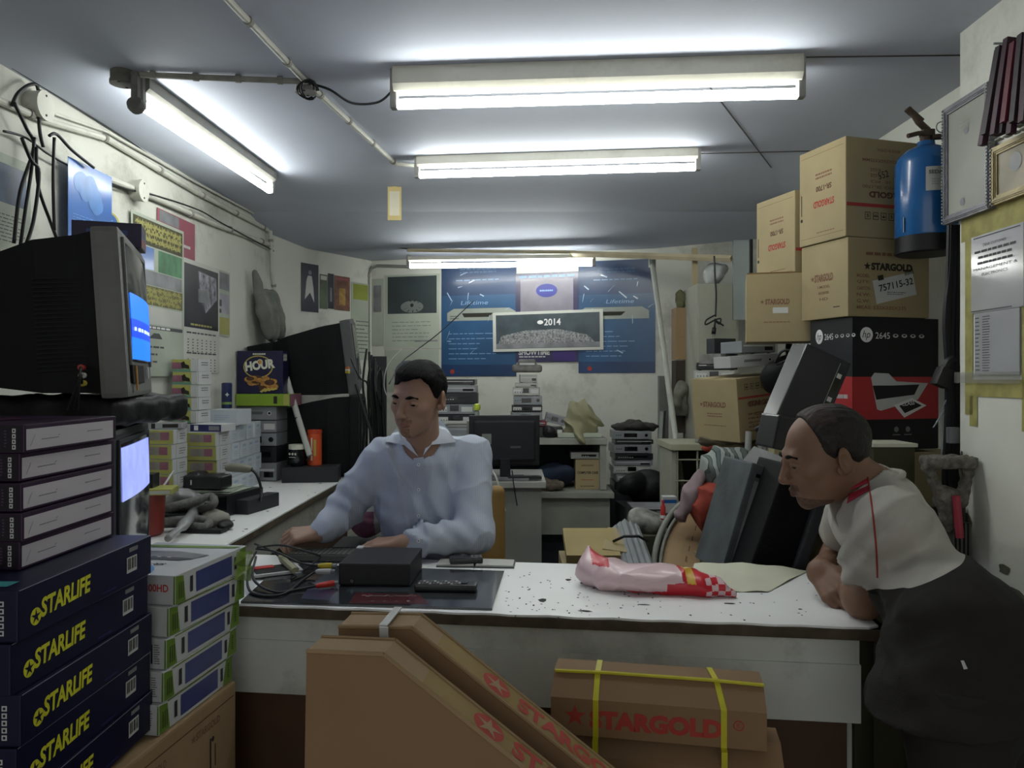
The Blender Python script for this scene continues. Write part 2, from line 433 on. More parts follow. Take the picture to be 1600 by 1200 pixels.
b = B(); q = PZ(212, 164, 2.19); b.lathe([(.005, -.02), (.022, -.018), (.026, 0), (.022, .014), (.004, .016)], m_dust, 14, Matrix.Translation(q) @ Matrix.Rotation(1.2, 4, 'X'))
b.box(q+Vector((0, .0, .055)), (.02, .02, .09), m_dust)
tag(b.obj('bulb_socket', smooth='auto'), 'round dusty knob hanging at the near end of the left lamp', 'socket')
b = B(); b.tube(spline([PZ(482, 130, 2.285), PZ(515, 140, 2.26), PZ(550, 161, 2.25), PZ(590, 160, 2.26), PZ(612, 143, 2.285)]), .004, m_cable, 6)
tag(b.obj('lamp_cable', smooth=True), 'dark cable drooping from the ceiling junction to the front lamp', 'cable')
# loops of wire hanging at the ceiling junction
b = B(); q = PZ(478, 140, 2.25)
for k in range(3):
    b.tube([q+Vector((.025*math.cos(a)+.006*k, .012*math.sin(a*1.3+k), .028*math.sin(a))) for a in [i*.5 for i in range(12)]], .0028, m_cable, 5)
tag(b.obj('loose_wires', smooth=True), 'small tangle of wires below the ceiling junction box', 'wire')
b = B(); m_yel = M('yellowed_paper', 'c5b27a', .7, var=.1)
v = [P(605, 292, 3.8), P(627, 292, 3.8), P(628, 344, 3.8), P(604, 344, 3.8)]
b.box((v[0]+v[2])/2, (.068, .003, .166), m_yel); b.box((v[0]+v[2])/2+Vector((0, -.0018, .0)), (.05, .0006, .12), M('paper_pale', 'cfcab4', .7, var=.1)); b.box((v[0]+v[2])/2+Vector((0, .001, .07)), (.02, .004, .03), m_yel)
tag(b.obj('paper_tag'), 'small yellowed paper hanging from the ceiling behind the second lamp', 'paper')
# batten across the back
m_batten = M('pale_batten', 'b6ab8e', .6, var=.15, scale=10)
b = B(); b.tube([P(893, 396, 4.86), P(1143, 404, 4.10)], .018, m_batten, 4); b.tube([P(636, 391, 4.95), P(900, 394, 4.86)], .011, m_batten, 4)
tag(b.obj('batten'), 'pale wooden batten across the back ceiling', 'batten')
b = B(); b.tube([P(432, 358, 4.9), P(520, 373, 4.95), P(640, 388, 5.0)], .009, M('dark_line', '38383a', .7), 6)
tag(b.obj('ceiling_cable', smooth=True), 'dark cable from the left wall along the ceiling to the batten', 'cable')
# left wall conduits
conduit('upper of the two white pipes along the top of the left wall', [WL(-40, 145, .02), WL(60, 188, .02), WL(160, 243-26, .02), WL(300, 300, .02), WL(425, 365, .02)], .012, clips=6)
b = B(); b.tube([WL(60, 172, .02), WL(160, 206, .02), WL(300, 285, .02), WL(425, 352, .02)], .006, m_pvc, 8)
tag(b.obj('thin_pipe', smooth='auto'), 'thin white pipe above the upper pipe on the left wall', 'pipe')
conduit('lower white pipe along the left wall behind the blue poster', [WL(158, 278, .016), WL(210, 298, .016), WL(330, 350, .016), WL(425, 385, .016)], .014, clips=4)
jbox('round white junction box on the left wall above the television', WL(48, 165, .0), .045, .05, (1, 0, 0))
jbox('round white junction box on the lower pipe beside the blue poster', WL(208, 298, .0), .042, .045, (1, 0, 0))
b = B()
for k, pts in enumerate([[(-10, 205), (25, 215), (60, 240), (100, 262), (130, 275), (165, 288), (190, 296), (230, 305), (300, 328), (340, 350), (420, 392)],
                         [(0, 165), (10, 145), (30, 132), (42, 140), (44, 200), (50, 230)], [(0, 160), (20, 200), (32, 230), (10, 300), (0, 380)],
                         [(30, 215), (26, 260), (15, 330), (5, 400)], [(30, 230), (33, 290), (52, 345), (70, 390)], [(48, 212), (60, 210), (85, 235), (120, 262)],
                         [(0, 215), (15, 250), (28, 270), (20, 340), (8, 380)], [(50, 215), (48, 280), (50, 360)]]):
    b.tube(spline([WL(x, y, .03+.006*k) for x, y in pts]), .0055 if k else .004, m_cable, 6)
tag(b.obj('cable_bundle', smooth=True), 'bundle of black cables hanging on the left wall behind the television', 'cable')
b = B(); b.tube(spline([WL(x, y, .012) for x, y in [(0, 98), (60, 135), (120, 172), (200, 222), (260, 262), (330, 300), (430, 356)]]), .003, m_cable, 5)
tag(b.obj('corner_wire', smooth=True), 'thin dark wire along the left wall and ceiling joint', 'wire')
# upright pipe at the left pillar
conduit('vertical white pipe down the corner of the left wall', [WL(414, 340, .03), WL(417, 420, .03), WL(424, 480, .03)], .012, clips=2)
# ================================================================ counters
m_lam = M('white_laminate', 'eceeec', .35, var=.04, scale=3, spec=.5)
m_lamd = M('grey_laminate', 'c9cdc6', .5, var=.07, stain='6b6b5c', stamt=.5, stscale=5)
m_ply = M('plywood_edge', '4f4536', .8, var=.35, scale=18, bump=.4)
m_brown = M('brown_board', '4c3524', .55, var=.15, scale=5)
m_chip = M('dark_chips', '1c1c1e', .7)
CZ = .78
cA = Vector((-.985, 1.966, CZ)); cB = Vector((.85, 1.745, CZ))
cd_ = (cB-cA).normalized(); cn = Vector((-cd_.y, cd_.x, 0)); LEN = (cB-cA).length; DEP = .53
ctr = thing('shop_counter', 'white topped shop counter with chipped plywood edge in the foreground', 'counter', (cA.x, cA.y, 0), math.atan2(cd_.y, cd_.x))
rg = random.Random(3)
b = B(); n = 60
ex = [(LEN*i/n, .0035*math.sin(i*1.3)+.003*rg.random()) for i in range(n+1)]
b.box((LEN/2, DEP/2, CZ-.018), (LEN+.02, DEP, .026), m_ply, bev=.004)
b.box((LEN/2, DEP/2, CZ-.008), (LEN+.01, DEP-.006, .006), M('ply_dark', '352d24', .8, var=.3, scale=30))
top = [(x, y) for x, y in ex if x < LEN-.04]+[(LEN-.035, .004), (LEN-.01, .02), (LEN-.012, DEP*.5), (LEN-.006, DEP-.01), (0, DEP-.006)]
vs = [(x, y, CZ) for x, y in top]+[(x, y, CZ-.005) for x, y in top]; k = len(top)
b.add(vs, [tuple(range(k))]+[(i, k+i, k+(i+1) % k, (i+1) % k) for i in range(k)], m_lam)
Ft = fr((0, 0, CZ), (1, 0, 0), (0, 1, 0))
Tinv = Matrix.Rotation(-math.atan2(cd_.y, cd_.x), 4, 'Z') @ Matrix.Translation((-cA.x, -cA.y, 0))
def cloc(px, py, z=CZ):
    v = Tinv @ PZ(px, py, z); return (v.x, v.y)
def chip(px, py, wpx, hpx, seed):
    r = random.Random(seed); u, v = cloc(px, py); a0 = r.random()*3; m = 6
    sx = wpx/F*2.0/2; sy = hpx/F*2*3.2/2
    b.poly([(u+sx*(.6+.6*r.random())*math.cos(2*math.pi*i/m+a0), v+sy*(.6+.6*r.random())*math.sin(2*math.pi*i/m+a0)) for i in range(m)], Ft, m_chip, .0004)
for i, (x, y, a, c) in enumerate([(888, 906, 12, 5), (909, 911, 6, 3), (848, 938, 14, 7), (928, 919, 5, 2), (1141, 943, 22, 3), (915, 955, 22, 3), (1005, 945, 22, 2), (903, 934, 5, 2), (970, 950, 5, 2), (983, 932, 5, 2),
                           (1210, 915, 8, 3), (1220, 912, 6, 2), (1250, 952, 8, 2), (1163, 969, 5, 2), (1013, 959, 3, 3), (889, 958, 4, 2), (826, 922, 6, 2), (812, 935, 4, 3), (795, 925, 4, 2), (834, 946, 4, 3)]): chip(x, y, a, c, i)
for i in range(110):
    x = 790+rg.random()**1.5*500; y = 893+rg.random()*74; chip(x, y, 1.5+3*rg.random(), .8+1.4*rg.random(), 100+i)
b.obj('worktop', ctr)
b = B(); b.box((LEN/2-.02, .035, CZ-.031-.032), (LEN-.06, .02, .064), m_lamd)
b.box((LEN/2-.02, .03, CZ-.031-.13), (LEN-.055, .02, .135), m_lamd, bev=.002); b.obj('apron_panel', ctr)
b = B(); b.box((LEN/2-.03, .06, .29), (LEN-.08, .02, .58), m_brown); b.obj('front_panel', ctr)
b = B(); b.box((LEN-.06, .30, .37), (.02, .44, .74), m_lamd); b.obj('end_panel', ctr)
# left counter along the wall
lc = thing('side_counter', 'long white topped side counter along the left wall', 'counter', (0, 0, 0))
b = B(); m = 40; xe = lambda Y: -1.02+.0175*Y
e = [(xe(1.6+3.1*i/m)+.003*rg.random(), 1.6+3.1*i/m) for i in range(m+1)]
top = [(LW(1.6)+.002, 1.6)]+e+[(LW(4.7)+.002, 4.7)]; k = len(top)
vs = [(x, y, CZ) for x, y in top]+[(x, y, CZ-.006) for x, y in top]
b.add(vs, [tuple(range(k)), tuple(range(2*k-1, k-1, -1))]+[(i, k+i, k+(i+1) % k, (i+1) % k) for i in range(k)], m_lam)
q = [(LW(1.6)+.003, 1.6), (xe(1.6)+.0, 1.6), (xe(4.7)+.004, 4.7), (LW(4.7)+.003, 4.7)]
b.add([(x, y, z) for z in (CZ-.03, CZ-.0061) for x, y in q], [(3, 2, 1, 0), (4, 5, 6, 7), (0, 1, 5, 4), (1, 2, 6, 5), (2, 3, 7, 6), (3, 0, 4, 7)], m_ply)
for i in range(26):
    y = 2.8+1.7*rg.random(); x = xe(y)-.02-.3*rg.random()**2
    b.poly([(x+.012*math.cos(a)*rg.random(), y+.02*math.sin(a)*rg.random()) for a in (0, 1.2, 2.4, 3.6, 4.9)], fr((0, 0, CZ), (1, 0, 0), (0, 1, 0)), m_chip, .0004)
b.obj('worktop', lc)
b = B()
m_panel = M('scuffed_panel', '9c9c92', .6, var=.15, stain='4a3f30', stamt=.8, stscale=6)
q = [(xe(2.5)-.02, 2.5), (xe(4.7)-.02, 4.7)]
for (z0, z1, off) in ((CZ-.15, CZ-.03, 0), (.02, CZ-.15, .05)):
    (x0, y0), (x1, y1) = q; x0 -= off; x1 -= off
    b.add([(x0, y0, z0), (x1, y1, z0), (x1, y1, z1), (x0, y0, z1), (x0-.02, y0, z0), (x1-.02, y1, z0), (x1-.02, y1, z1), (x0-.02, y0, z1)], [(0, 1, 2, 3), (7, 6, 5, 4), (0, 3, 7, 4), (1, 5, 6, 2), (3, 2, 6, 7), (0, 4, 5, 1)], m_panel if z1 > .7 else m_brown)
b.obj('side_panel', lc)
# ================================================================ boxes and large goods
m_card = M('cardboard', '927a5a', .8, var=.09, scale=5, bump=.15, bscale=30, stain='7d6242', stamt=.35, stscale=4)
m_card2 = M('cardboard_grey', '988a68', .8, var=.08, scale=5, bump=.12, bscale=30, stain='7a6950', stamt=.3, stscale=4)
m_cardin = M('cardboard_dark', '6b5432', .85, var=.15)
m_prb = M('print_brown', '5b3a2a', .8, var=0); m_prr = M('print_red', 'a03a30', .8, var=.1); m_prk = M('print_black', '26241f', .8, var=0)
m_prg = M('print_faded', '7b5b45', .8, var=.15)
m_white = M('white_print', 'dcdcdc', .5, var=0); m_tapec = M('packing_tape', 'a08a5c', .25, var=.1, alpha=.8)
def corner_place(C, rz, w, d, side):
    sx = w/2 if side == 'R' else -w/2
    return Vector((C[0]-(sx*math.cos(rz)+d/2*math.sin(rz)), C[1]-(sx*math.sin(rz)-d/2*math.cos(rz)), 0))
# --- navy receiver boxes
m_navy = M('navy_gloss_card', '0d0f2e', .45, var=.12, scale=8, spec=.25); m_yprint = M('yellow_print', 'c8c82c', .55, var=.05)
m_edge = M('worn_edge', '8a8a9a', .6); m_bar = M('barcode_white', 'b9bbb8', .5, var=.05); m_grey2 = M('label_grey', '6f7370', .6)
def barcode(b, Fm, u, v, W, Hh, seed=0, vertical=False):
    b.rect(Fm, u, v, W, Hh, m_bar, .0004); r = random.Random(seed); n = 13
    for i in range(n):
        if r.random() < .8: b.rect(Fm, u-W*.42+W*.84*(i+.5)/n, v+Hh*.06, W*.84/n*(.35+.45*r.random()), Hh*.72, m_prk, .0008)
w_, d_, h_ = .26, .41, .079
Fs = faces(w_, d_, h_)
b = B(); b.box((0, 0, h_/2), (w_, d_, h_-.001), m_navy, bev=.0025)
R = Fs['right']
def roundel(b, Fm, u, v, r, m1, m2):
    b.disc(Fm, u, v, r, m1); b.star(Fm, u, v, r*.92, m2, .0008, .32)
roundel(b, R, -.163, -.012, .0135, m_yprint, m_navy)
b.text('STARLIFE', R, -.082, -.001, .136, .031, m_yprint, .035, rot=.03, shear=.12)
barcode(b, R, .128, -.001, .038, .03, 3); b.rect(R, .134, .027, .032, .008, m_grey2)
b.lines(R, .05, -.03, .05, .006, 1, M('blue_print', '28306e', .5), seed=4)
b.rect(R, 0, h_/2-.0012, d_-.004, .0012, m_edge, .0006)
Fr_ = Fs['front']
for i in range(5): b.rect(Fr_, .105, -.025+.011*i, .008, .008, m_bar); b.rect(Fr_, .105, -.025+.011*i, .004, .004, m_navy, .0008)
b.lines(Fr_, .04, -.012, .07, .045, 7, M('purple_small_print', '3a3c78', .6), seed=9, fill=.3)
Tt = Fs['top']; b.rect(Tt, .02, -.17, .16, .03, M('teal_print', '3f8f94', .5))
b.text('STARLIFE', Fr_, -.06, .0, .09, .026, m_yprint, .03)
navy_mesh = b
C = corner_place((-.742, 1.15), -.0175, w_, d_, 'R')
lab = ['navy blue satellite receiver box on top of the navy stack at the left edge', 'second navy box from the top of the left navy stack', 'third navy box from the top, yellow lettering in the middle of the stack', 'fourth navy box from the top of the left stack', 'navy box next to the lowest in the left stack']
zt = 1.031; first = None
for i in range(5):
    z = zt-h_*(i+1); off = (.002, -.004, .003, .0, .004)[i]
    if first is None:
        first = navy_mesh.obj('receiver_box'); tag(first, lab[0], 'box', 'navy blue receiver boxes at the left'); first.location = (C.x+off, C.y, z); first.rotation_euler = (0, 0, -.0175)
    else:
        o = first.copy(); COL.objects.link(o); o['label'] = lab[i]; o.location = (C.x+off, C.y+off, z); o.rotation_euler = (0, 0, -.0175+off*2)
navy_base = zt-5*h_
# --- purple boxes with white end flaps
m_pur = M('dark_purple_card', '28122d', .4, var=.35, scale=9, spec=.3); m_purd = M('purple_black_card', '17101c', .4, var=.3, scale=6, spec=.3)
m_flap = M('white_flap', 'b4b0b6', .5, var=.04); m_cut = M('flap_cut', '6e6a70', .6, var=0)
pw, pd, ph = .27, .285, .0485
Fs = faces(pw, pd, ph); b = B(); b.box((0, 0, ph/2), (pw, pd, ph-.002), m_pur, bev=.002)
R = Fs['right']; b.rect(R, -.004, -.002, pd-.016, ph-.014, m_flap)
for s_ in (-1, 1):
    b.rect(R, s_*.07-.004, -.002+s_*.002, .05, .0013, m_cut, .0008); b.rect(R, s_*.045-.004, .0, .006, .0012, m_cut, .0008, rot=.4)
b.rect(R, -.122, -.004, .022, .001, m_cut, .0008, rot=1.0)
Fr_ = Fs['front']; b.rect(Fr_, 0, 0, pw-.006, ph-.006, m_purd, .0003)
for i in range(4): b.rect(Fr_, .118, -.014+.009*i, .006, .0072, m_bar, .0008); b.rect(Fr_, .118, -.014+.009*i, .0025, .003, m_purd, .0011)
b.lines(Fr_, .06, 0, .07, .034, 7, M('purple_text', '4a3856', .6), seed=2, fill=.25, eps=.0008)
b.lines(Fr_, .104, 0, .004, .03, 6, M('purple_text', '4a3856', .6), seed=5, fill=.5, eps=.0008)
Tt = Fs['top']; b.rect(Tt, -.03, -.03, .12, .14, M('purple_photo', '4a1c3c', .3, var=.4, scale=20), .0003); b.rect(Tt, .05, .05, .05, .02, M('purple_text', '4a3856', .6), .0003)
C = corner_place((-.806, 1.262), -.0175, pw, pd, 'R'); first = None
pl = ['purple box with white end flap on top of the purple stack', 'second purple box from the top with white end flap', 'third purple box from the top with white end flap', 'fourth purple box from the top with white end flap', 'lowest purple box, resting on the navy boxes']
for i in range(5):
    z = 1.0315+ph*(4-i); dx, dy, a = [(.006, -.004, .006), (-.006, .01, -.012), (.0, .0, .0), (.003, -.006, .01), (-.004, .006, -.01)][i]
    if first is None: first = b.obj('receiver_box'); o = tag(first, pl[0], 'box', 'purple boxes with white flaps')
    else: o = first.copy(); COL.objects.link(o); o['label'] = pl[i]
    o.location = (C.x+dx, C.y+dy, z); o.rotation_euler = (0, 0, -.0175+a)
# --- white and green receiver boxes
m_wcard = M('white_card', 'b9bcbc', .45, var=.05, coat=.1); m_green = M('green_print', '5f7d28', .5, var=.3, scale=15); m_blup = M('blue_violet_print', '3a4272', .35, var=.2, scale=10, coat=.3)
m_sky = M('sky_blue_print', '4a8fc4', .4, var=.08); m_dk = M('dark_print', '2a2c30', .5, var=.1); m_red = M('red_print', 'b5322e', .5, var=0); m_grp = M('grey_photo', '77797c', .4, var=.3, scale=12)
gw, gd, gh = .24, .295, .0625
def wbox(kind):
    Fs = faces(gw, gd, gh); b = B(); b.box((0, 0, gh/2), (gw, gd, gh-.001), m_wcard, bev=.002)
    R = Fs['right']; e = .0004
    b.poly([(-gd/2+.002, -gh/2+.002), (-gd/2+.038, -gh/2+.002), (-gd/2+.03, gh/2-.006), (-gd/2+.002, gh/2-.002)], R, m_green, e)
    b.poly([(gd/2-.045, -gh/2+.002), (gd/2-.002, -gh/2+.002), (gd/2-.002, gh/2-.002), (gd/2-.03, gh/2-.004)], R, m_green, e)
    for k in range(3): b.rect(R, -gd/2+.014+.007*k, -.004, .0025, .034, m_prk, .0007)
    b.rect(R, .005, -.001, .15, .044, m_blup, .0005)
    b.rect(R, -.088, 0, .011, .034, m_dk, .0007); b.rect(R, .097, 0, .011, .03, m_dk, .0007); b.lines(R, .128, 0, .01, .035, 7, m_prk, seed=3, eps=.0008)
    b.rect(R, 0, gh/2-.003, gd-.06, .003, m_green if kind else m_wcard, .0006)
    Fr_ = Fs['front']
    if kind == 0: b.text('SR-1800HD', Fr_, .06, .004, .09, .016, m_red, .02)
    elif kind == 1: b.text('SR-1800HD', Fr_, .05, .004, .06, .014, m_red, .02)
    else:
        b.lines(Fr_, .10, 0, .014, .042, 9, m_prk, seed=kind+3, fill=.35); b.rect(Fr_, .088, 0, .004, .04, m_dk)
    b.poly([(gw/2-.004, -gh/2+.002), (gw/2, -gh/2+.002), (gw/2, gh/2-.002), (gw/2-.003, gh/2-.002)], Fr_, m_green, e)
    T_ = Fs['top']
    if kind == 0:
        b.poly([(-gw/2+.004+ (.17*math.cos(a)), -.145+(.115*math.sin(a))) for a in [math.pi*.5*i/12 for i in range(13)]]+[(-gw/2+.003, -.145+.115), (-gw/2+.003, -.145)], T_, m_sky, .0004)
        b.text('SR-1800HD', T_, -.02, -.062, .12, .014, m_prk, .03, rot=math.pi, eps=.0009, shear=.3)
        b.text('STARLIFE', T_, -.06, -.10, .07, .015, m_red, .03, rot=math.pi, eps=.0009, shear=.3)
        b.poly([(-gw/2, .0), (.07, -.01), (.09, .035), (.0, .06), (-gw/2, .055)], T_, m_grp, .0006)
        b.poly([(-gw/2, -.02), (.05, -.025), (.075, -.008), (.06, .0), (-gw/2, .01)], T_, m_dk, .0008)
        for k in range(5): b.rect(T_, -.09+.025*k, .0, .01, .004, m_white, .0011)
        b.poly([(-gw/2, .09), (.11, .11), (.115, .13), (-gw/2, .115)], T_, m_green, .0006)
    return b
gl = ['white and green receiver box on top of its stack, blue print on the lid', 'second white and green receiver box from the top', 'third white and green receiver box from the top', 'fourth white and green receiver box from the top', 'lowest white and green receiver box, on the tan carton']
for i in range(5):
    o = wbox(i).obj('receiver_box'); tag(o, gl[i], 'box', 'white and green receiver boxes')
    a = -.16+(.0, -.03, .0, .01, .015)[i]; nx = -.702-.008*(i > 0)-.004*(i > 3)
    C = corner_place((nx, 1.60-.012*i), a, gw, gd, 'R'); o.location = (C.x, C.y, .937-gh*(i+1)); o.rotation_euler = (0, 0, a)
# green torn plastic on that stack's far end
m_gplas = M('green_film', '7c9a3a', .3, var=.3, alpha=.75)
b = B(); rgp = random.Random(5)
for k in range(2):
    z = .935-.035*k; x = -.655; y = 1.87
    b.add([(x-.0, y-.04, z), (x+.02, y+.01, z-.01), (x+.012, y+.02, z-.05), (x-.004, y-.05, z-.03), (x+.01, y-.02, z-.02)], [(0, 4, 3), (0, 1, 4), (1, 2, 4), (2, 3, 4)], m_gplas)
tag(b.obj('plastic_film'), 'torn green film hanging off the far end of the white box stack', 'plastic film')
# --- tan carton below
cw, cdp, ch = .40, .43, .6235
Fs = faces(cw, cdp, ch); b = B(); b.box((0, 0, ch/2), (cw, cdp, ch), m_card, bev=.006)
R = Fs['right']; b.rect(R, 0, ch/2-.03, cdp-.02, .003, m_prb); b.text('STARGOLD', R, -.11, ch/2-.055, .08, .017, m_prg, .03); b.star(R, .03, ch/2-.055, .010, m_prg); b.text('STARGOLD', R, .09, ch/2-.055, .1, .017, m_prg, .03)
b.rect(R, .10, ch/2-.12, .006, .07, m_prk); b.rect(R, .12, ch/2-.13, .004, .05, m_prk); b.disc(R, .11, ch/2-.09, .006, m_prk)
o = b.obj('carton'); C = corner_place((-.722, 1.415), -.14, cw, cdp, 'R'); o.location = (C.x, C.y, 0); o.rotation_euler = (0, 0, -.14); tag(o, 'tan carton standing under the white and green receiver boxes', 'box')
b = B(); b.box((0, 0, navy_base/2-.001), (.36, .25, navy_base-.002), m_card, bev=.005); o = b.obj('carton'); o.location = (-.955, 1.235, 0); tag(o, 'carton below the navy boxes at the bottom left corner', 'box')
# --- tall flat boxes strapped together
def flatbox(Y, pts, th, a, label, red):
    q = [((px-800)/F*Y, H-(py-590)/F*Y) for px, py in pts]; x0 = q[1][0]
    poly = [(x-x0, z) for x, z in q]; poly[0] = (poly[0][0], 0); poly.append((poly[-1][0], 0))
    b = B(); b.prism(poly, 0, th, M('card_brown', '80664a', .85, var=.06, scale=3, bump=.15, bscale=30, stain='6a5238', stamt=.3), side=m_card)
    # taped, slightly crushed edges
    (ax, az), (bx, bz) = poly[2], poly[3]; d = Vector((bx-ax, 0, bz-az)).normalized(); n = Vector((-d.z, 0, d.x)); n = n if n.z > 0 else -n
    # box lip thickness lines along the rim
    for i in (1, 2):
        p0 = Vector((poly[i][0], .0, poly[i][1])); p1 = Vector((poly[i+1][0], .0, poly[i+1][1])); b.tube([p0, p1], .0035, m_card, 6); b.tube([p0+Vector((0, th, 0)), p1+Vector((0, th, 0))], .0035, m_card, 6)
    Fm = Matrix((d, Vector((0, 1, 0)), d.cross(Vector((0, 1, 0))))).transposed().to_4x4()
    if Fm.to_3x3().col[2].z < 0: Fm = Matrix((-d, Vector((0, 1, 0)), (-d).cross(Vector((0, 1, 0))))).transposed().to_4x4()
    Fm.translation = Vector((ax, th/2, az))
    sg = 1 if (Fm.to_3x3().col[0]-d).length < .1 else -1
    L = (Vector((bx, 0, bz))-Vector((ax, 0, az))).length
    roundel(b, Fm, sg*red, 0, .028, m_prr, m_card)
    b.text('STARGOLD', Fm, sg*(red+.17), .0, .25, .045, m_prr, .04, rot=(math.pi if sg < 0 else 0), eps=.0009)
    b.rect(Fm, sg*(red+.09), 0, .42, th-.006, m_tapec, .0002)
    o = b.obj('dish_box'); o.location = (x0, Y, 0); o.rotation_euler = (0, 0, a); return tag(o, label, 'box', 'tall flat cornered cartons')
flatbox(1.15, [(462, 1260), (479, 1017), (603, 1017), (1000, 1313)], .062, -.12, 'nearest of two tall flat tan boxes with a slanted corner in front of the counter', .19)
flatbox(1.27, [(525, 1260), (529, 979), (646, 977), (1050, 1284)], .070, -.10, 'tall flat tan box with slanted corner, behind its twin in front of the counter', .17)
b = B(); q = P(607, 974, 1.27)
b.box(Vector((q.x, 1.295, .9475)), (.014, .1, .003), m_wcard, rot=(0, 0, -.1), bev=.001); b.box(Vector((q.x-.001, 1.238, .90)), (.014, .003, .1), m_wcard, rot=(.12, 0, -.1))
tag(b.obj('packing_strap'), 'white plastic strap over the rear of the tall flat boxes', 'strap')
# --- STARGOLD boxes with yellow straps
m_ystrap = M('yellow_strap', 'b5b024', .4, var=.1, scale=30)
def sgbox(h, W, zb, top=True):
    b = B(); prof = [(0, 0), (0, h-.034), (.05, h), (.115, h), (.115, 0)]
    T = Matrix.Rotation(math.pi/2, 4, 'Z') @ Matrix.Rotation(0, 4, 'Y')
    vs = [(x, y, z) for x in (-W/2, W/2) for y, z in prof]
    n = 5; b.add(vs, [tuple(range(n))[::-1], tuple(range(n, 2*n))]+[(i, n+i, n+(i+1) % n, (i+1) % n)[::-1] for i in range(n)], M('cardboard_strapped', '80664a', .85, var=.07, scale=4, bump=.15, bscale=30))
    Fm = fr((0, 0, (h-.034)/2), (1, 0, 0), (0, 0, 1))
    b.star(Fm, -.155, .002, .022, m_prr); b.text('STARGOLD', Fm, -.002, -.002, .25, .036, m_prr, .06)
    b.tube([Vector((.152+.009*math.cos(t_), -.0006, (h-.034)/2+.008+.009*math.sin(t_))) for t_ in [i*.45 for i in range(14)]], .0009, m_prr, 5, closed=True); b.text('R', Fm, .152, .008, .007, .009, m_prr, .02)
    return b
C = Vector((.275, 1.465, 0)); rzs = -.187
b = sgbox(.105, .405, 0); o = b.obj('receiver_carton'); o.location = (C.x, C.y, .655); o.rotation_euler = (0, 0, rzs); o1 = tag(o, 'upper of the two STARGOLD printed boxes tied with yellow straps', 'box', 'strapped boxes in front of the counter')
o1['label'] = 'upper tan box with large dark red lettering tied with yellow straps'
b = sgbox(.106, .43, 0); o = b.obj('receiver_carton'); o.location = (C.x+.016, C.y-.012, .548); o.rotation_euler = (0, 0, rzs); tag(o, 'lower tan box with large red lettering under the yellow strapped one', 'box', 'strapped boxes in front of the counter')
b = B(); b.box((0, .065, .2735), (.44, .125, .547), m_card, bev=.004); o = b.obj('carton'); o.location = (C.x+.02, C.y-.01, 0); o.rotation_euler = (0, 0, rzs); tag(o, 'plain carton below the yellow strapped boxes', 'box')
t = thing('packing_strap', 'yellow plastic straps around the red lettered boxes', 'strap', (C.x, C.y, .655), rzs)
for x, x2 in ((-.115, -.115), (.125, .105)):
    b = B(); e = .0018; hw = .0055
    pr = [(-.0145, -.107), (-.0145, -.002), (-e, .0), (-e, .071), (.05-.001, .105+e), (.116, .105+e)]
    xs = [x, x, x, x, (x+x2)/2, x2]
    for i in range(len(pr)-1):
        (y0, z0), (y1, z1) = pr[i], pr[i+1]
        b.add([(xs[i]-hw, y0, z0), (xs[i]+hw, y0, z0), (xs[i+1]+hw, y1, z1), (xs[i+1]-hw, y1, z1)], [(0, 1, 2, 3)], m_ystrap)
        pass
    b.obj('vertical_strap', t)
b = B(); b.tube([(-.2, .045, .1055), (-.1, .047, .1075), (.1, .047, .1075), (.203, .045, .1055)], .0035, m_ystrap, 6); b.obj('long_strap', t)
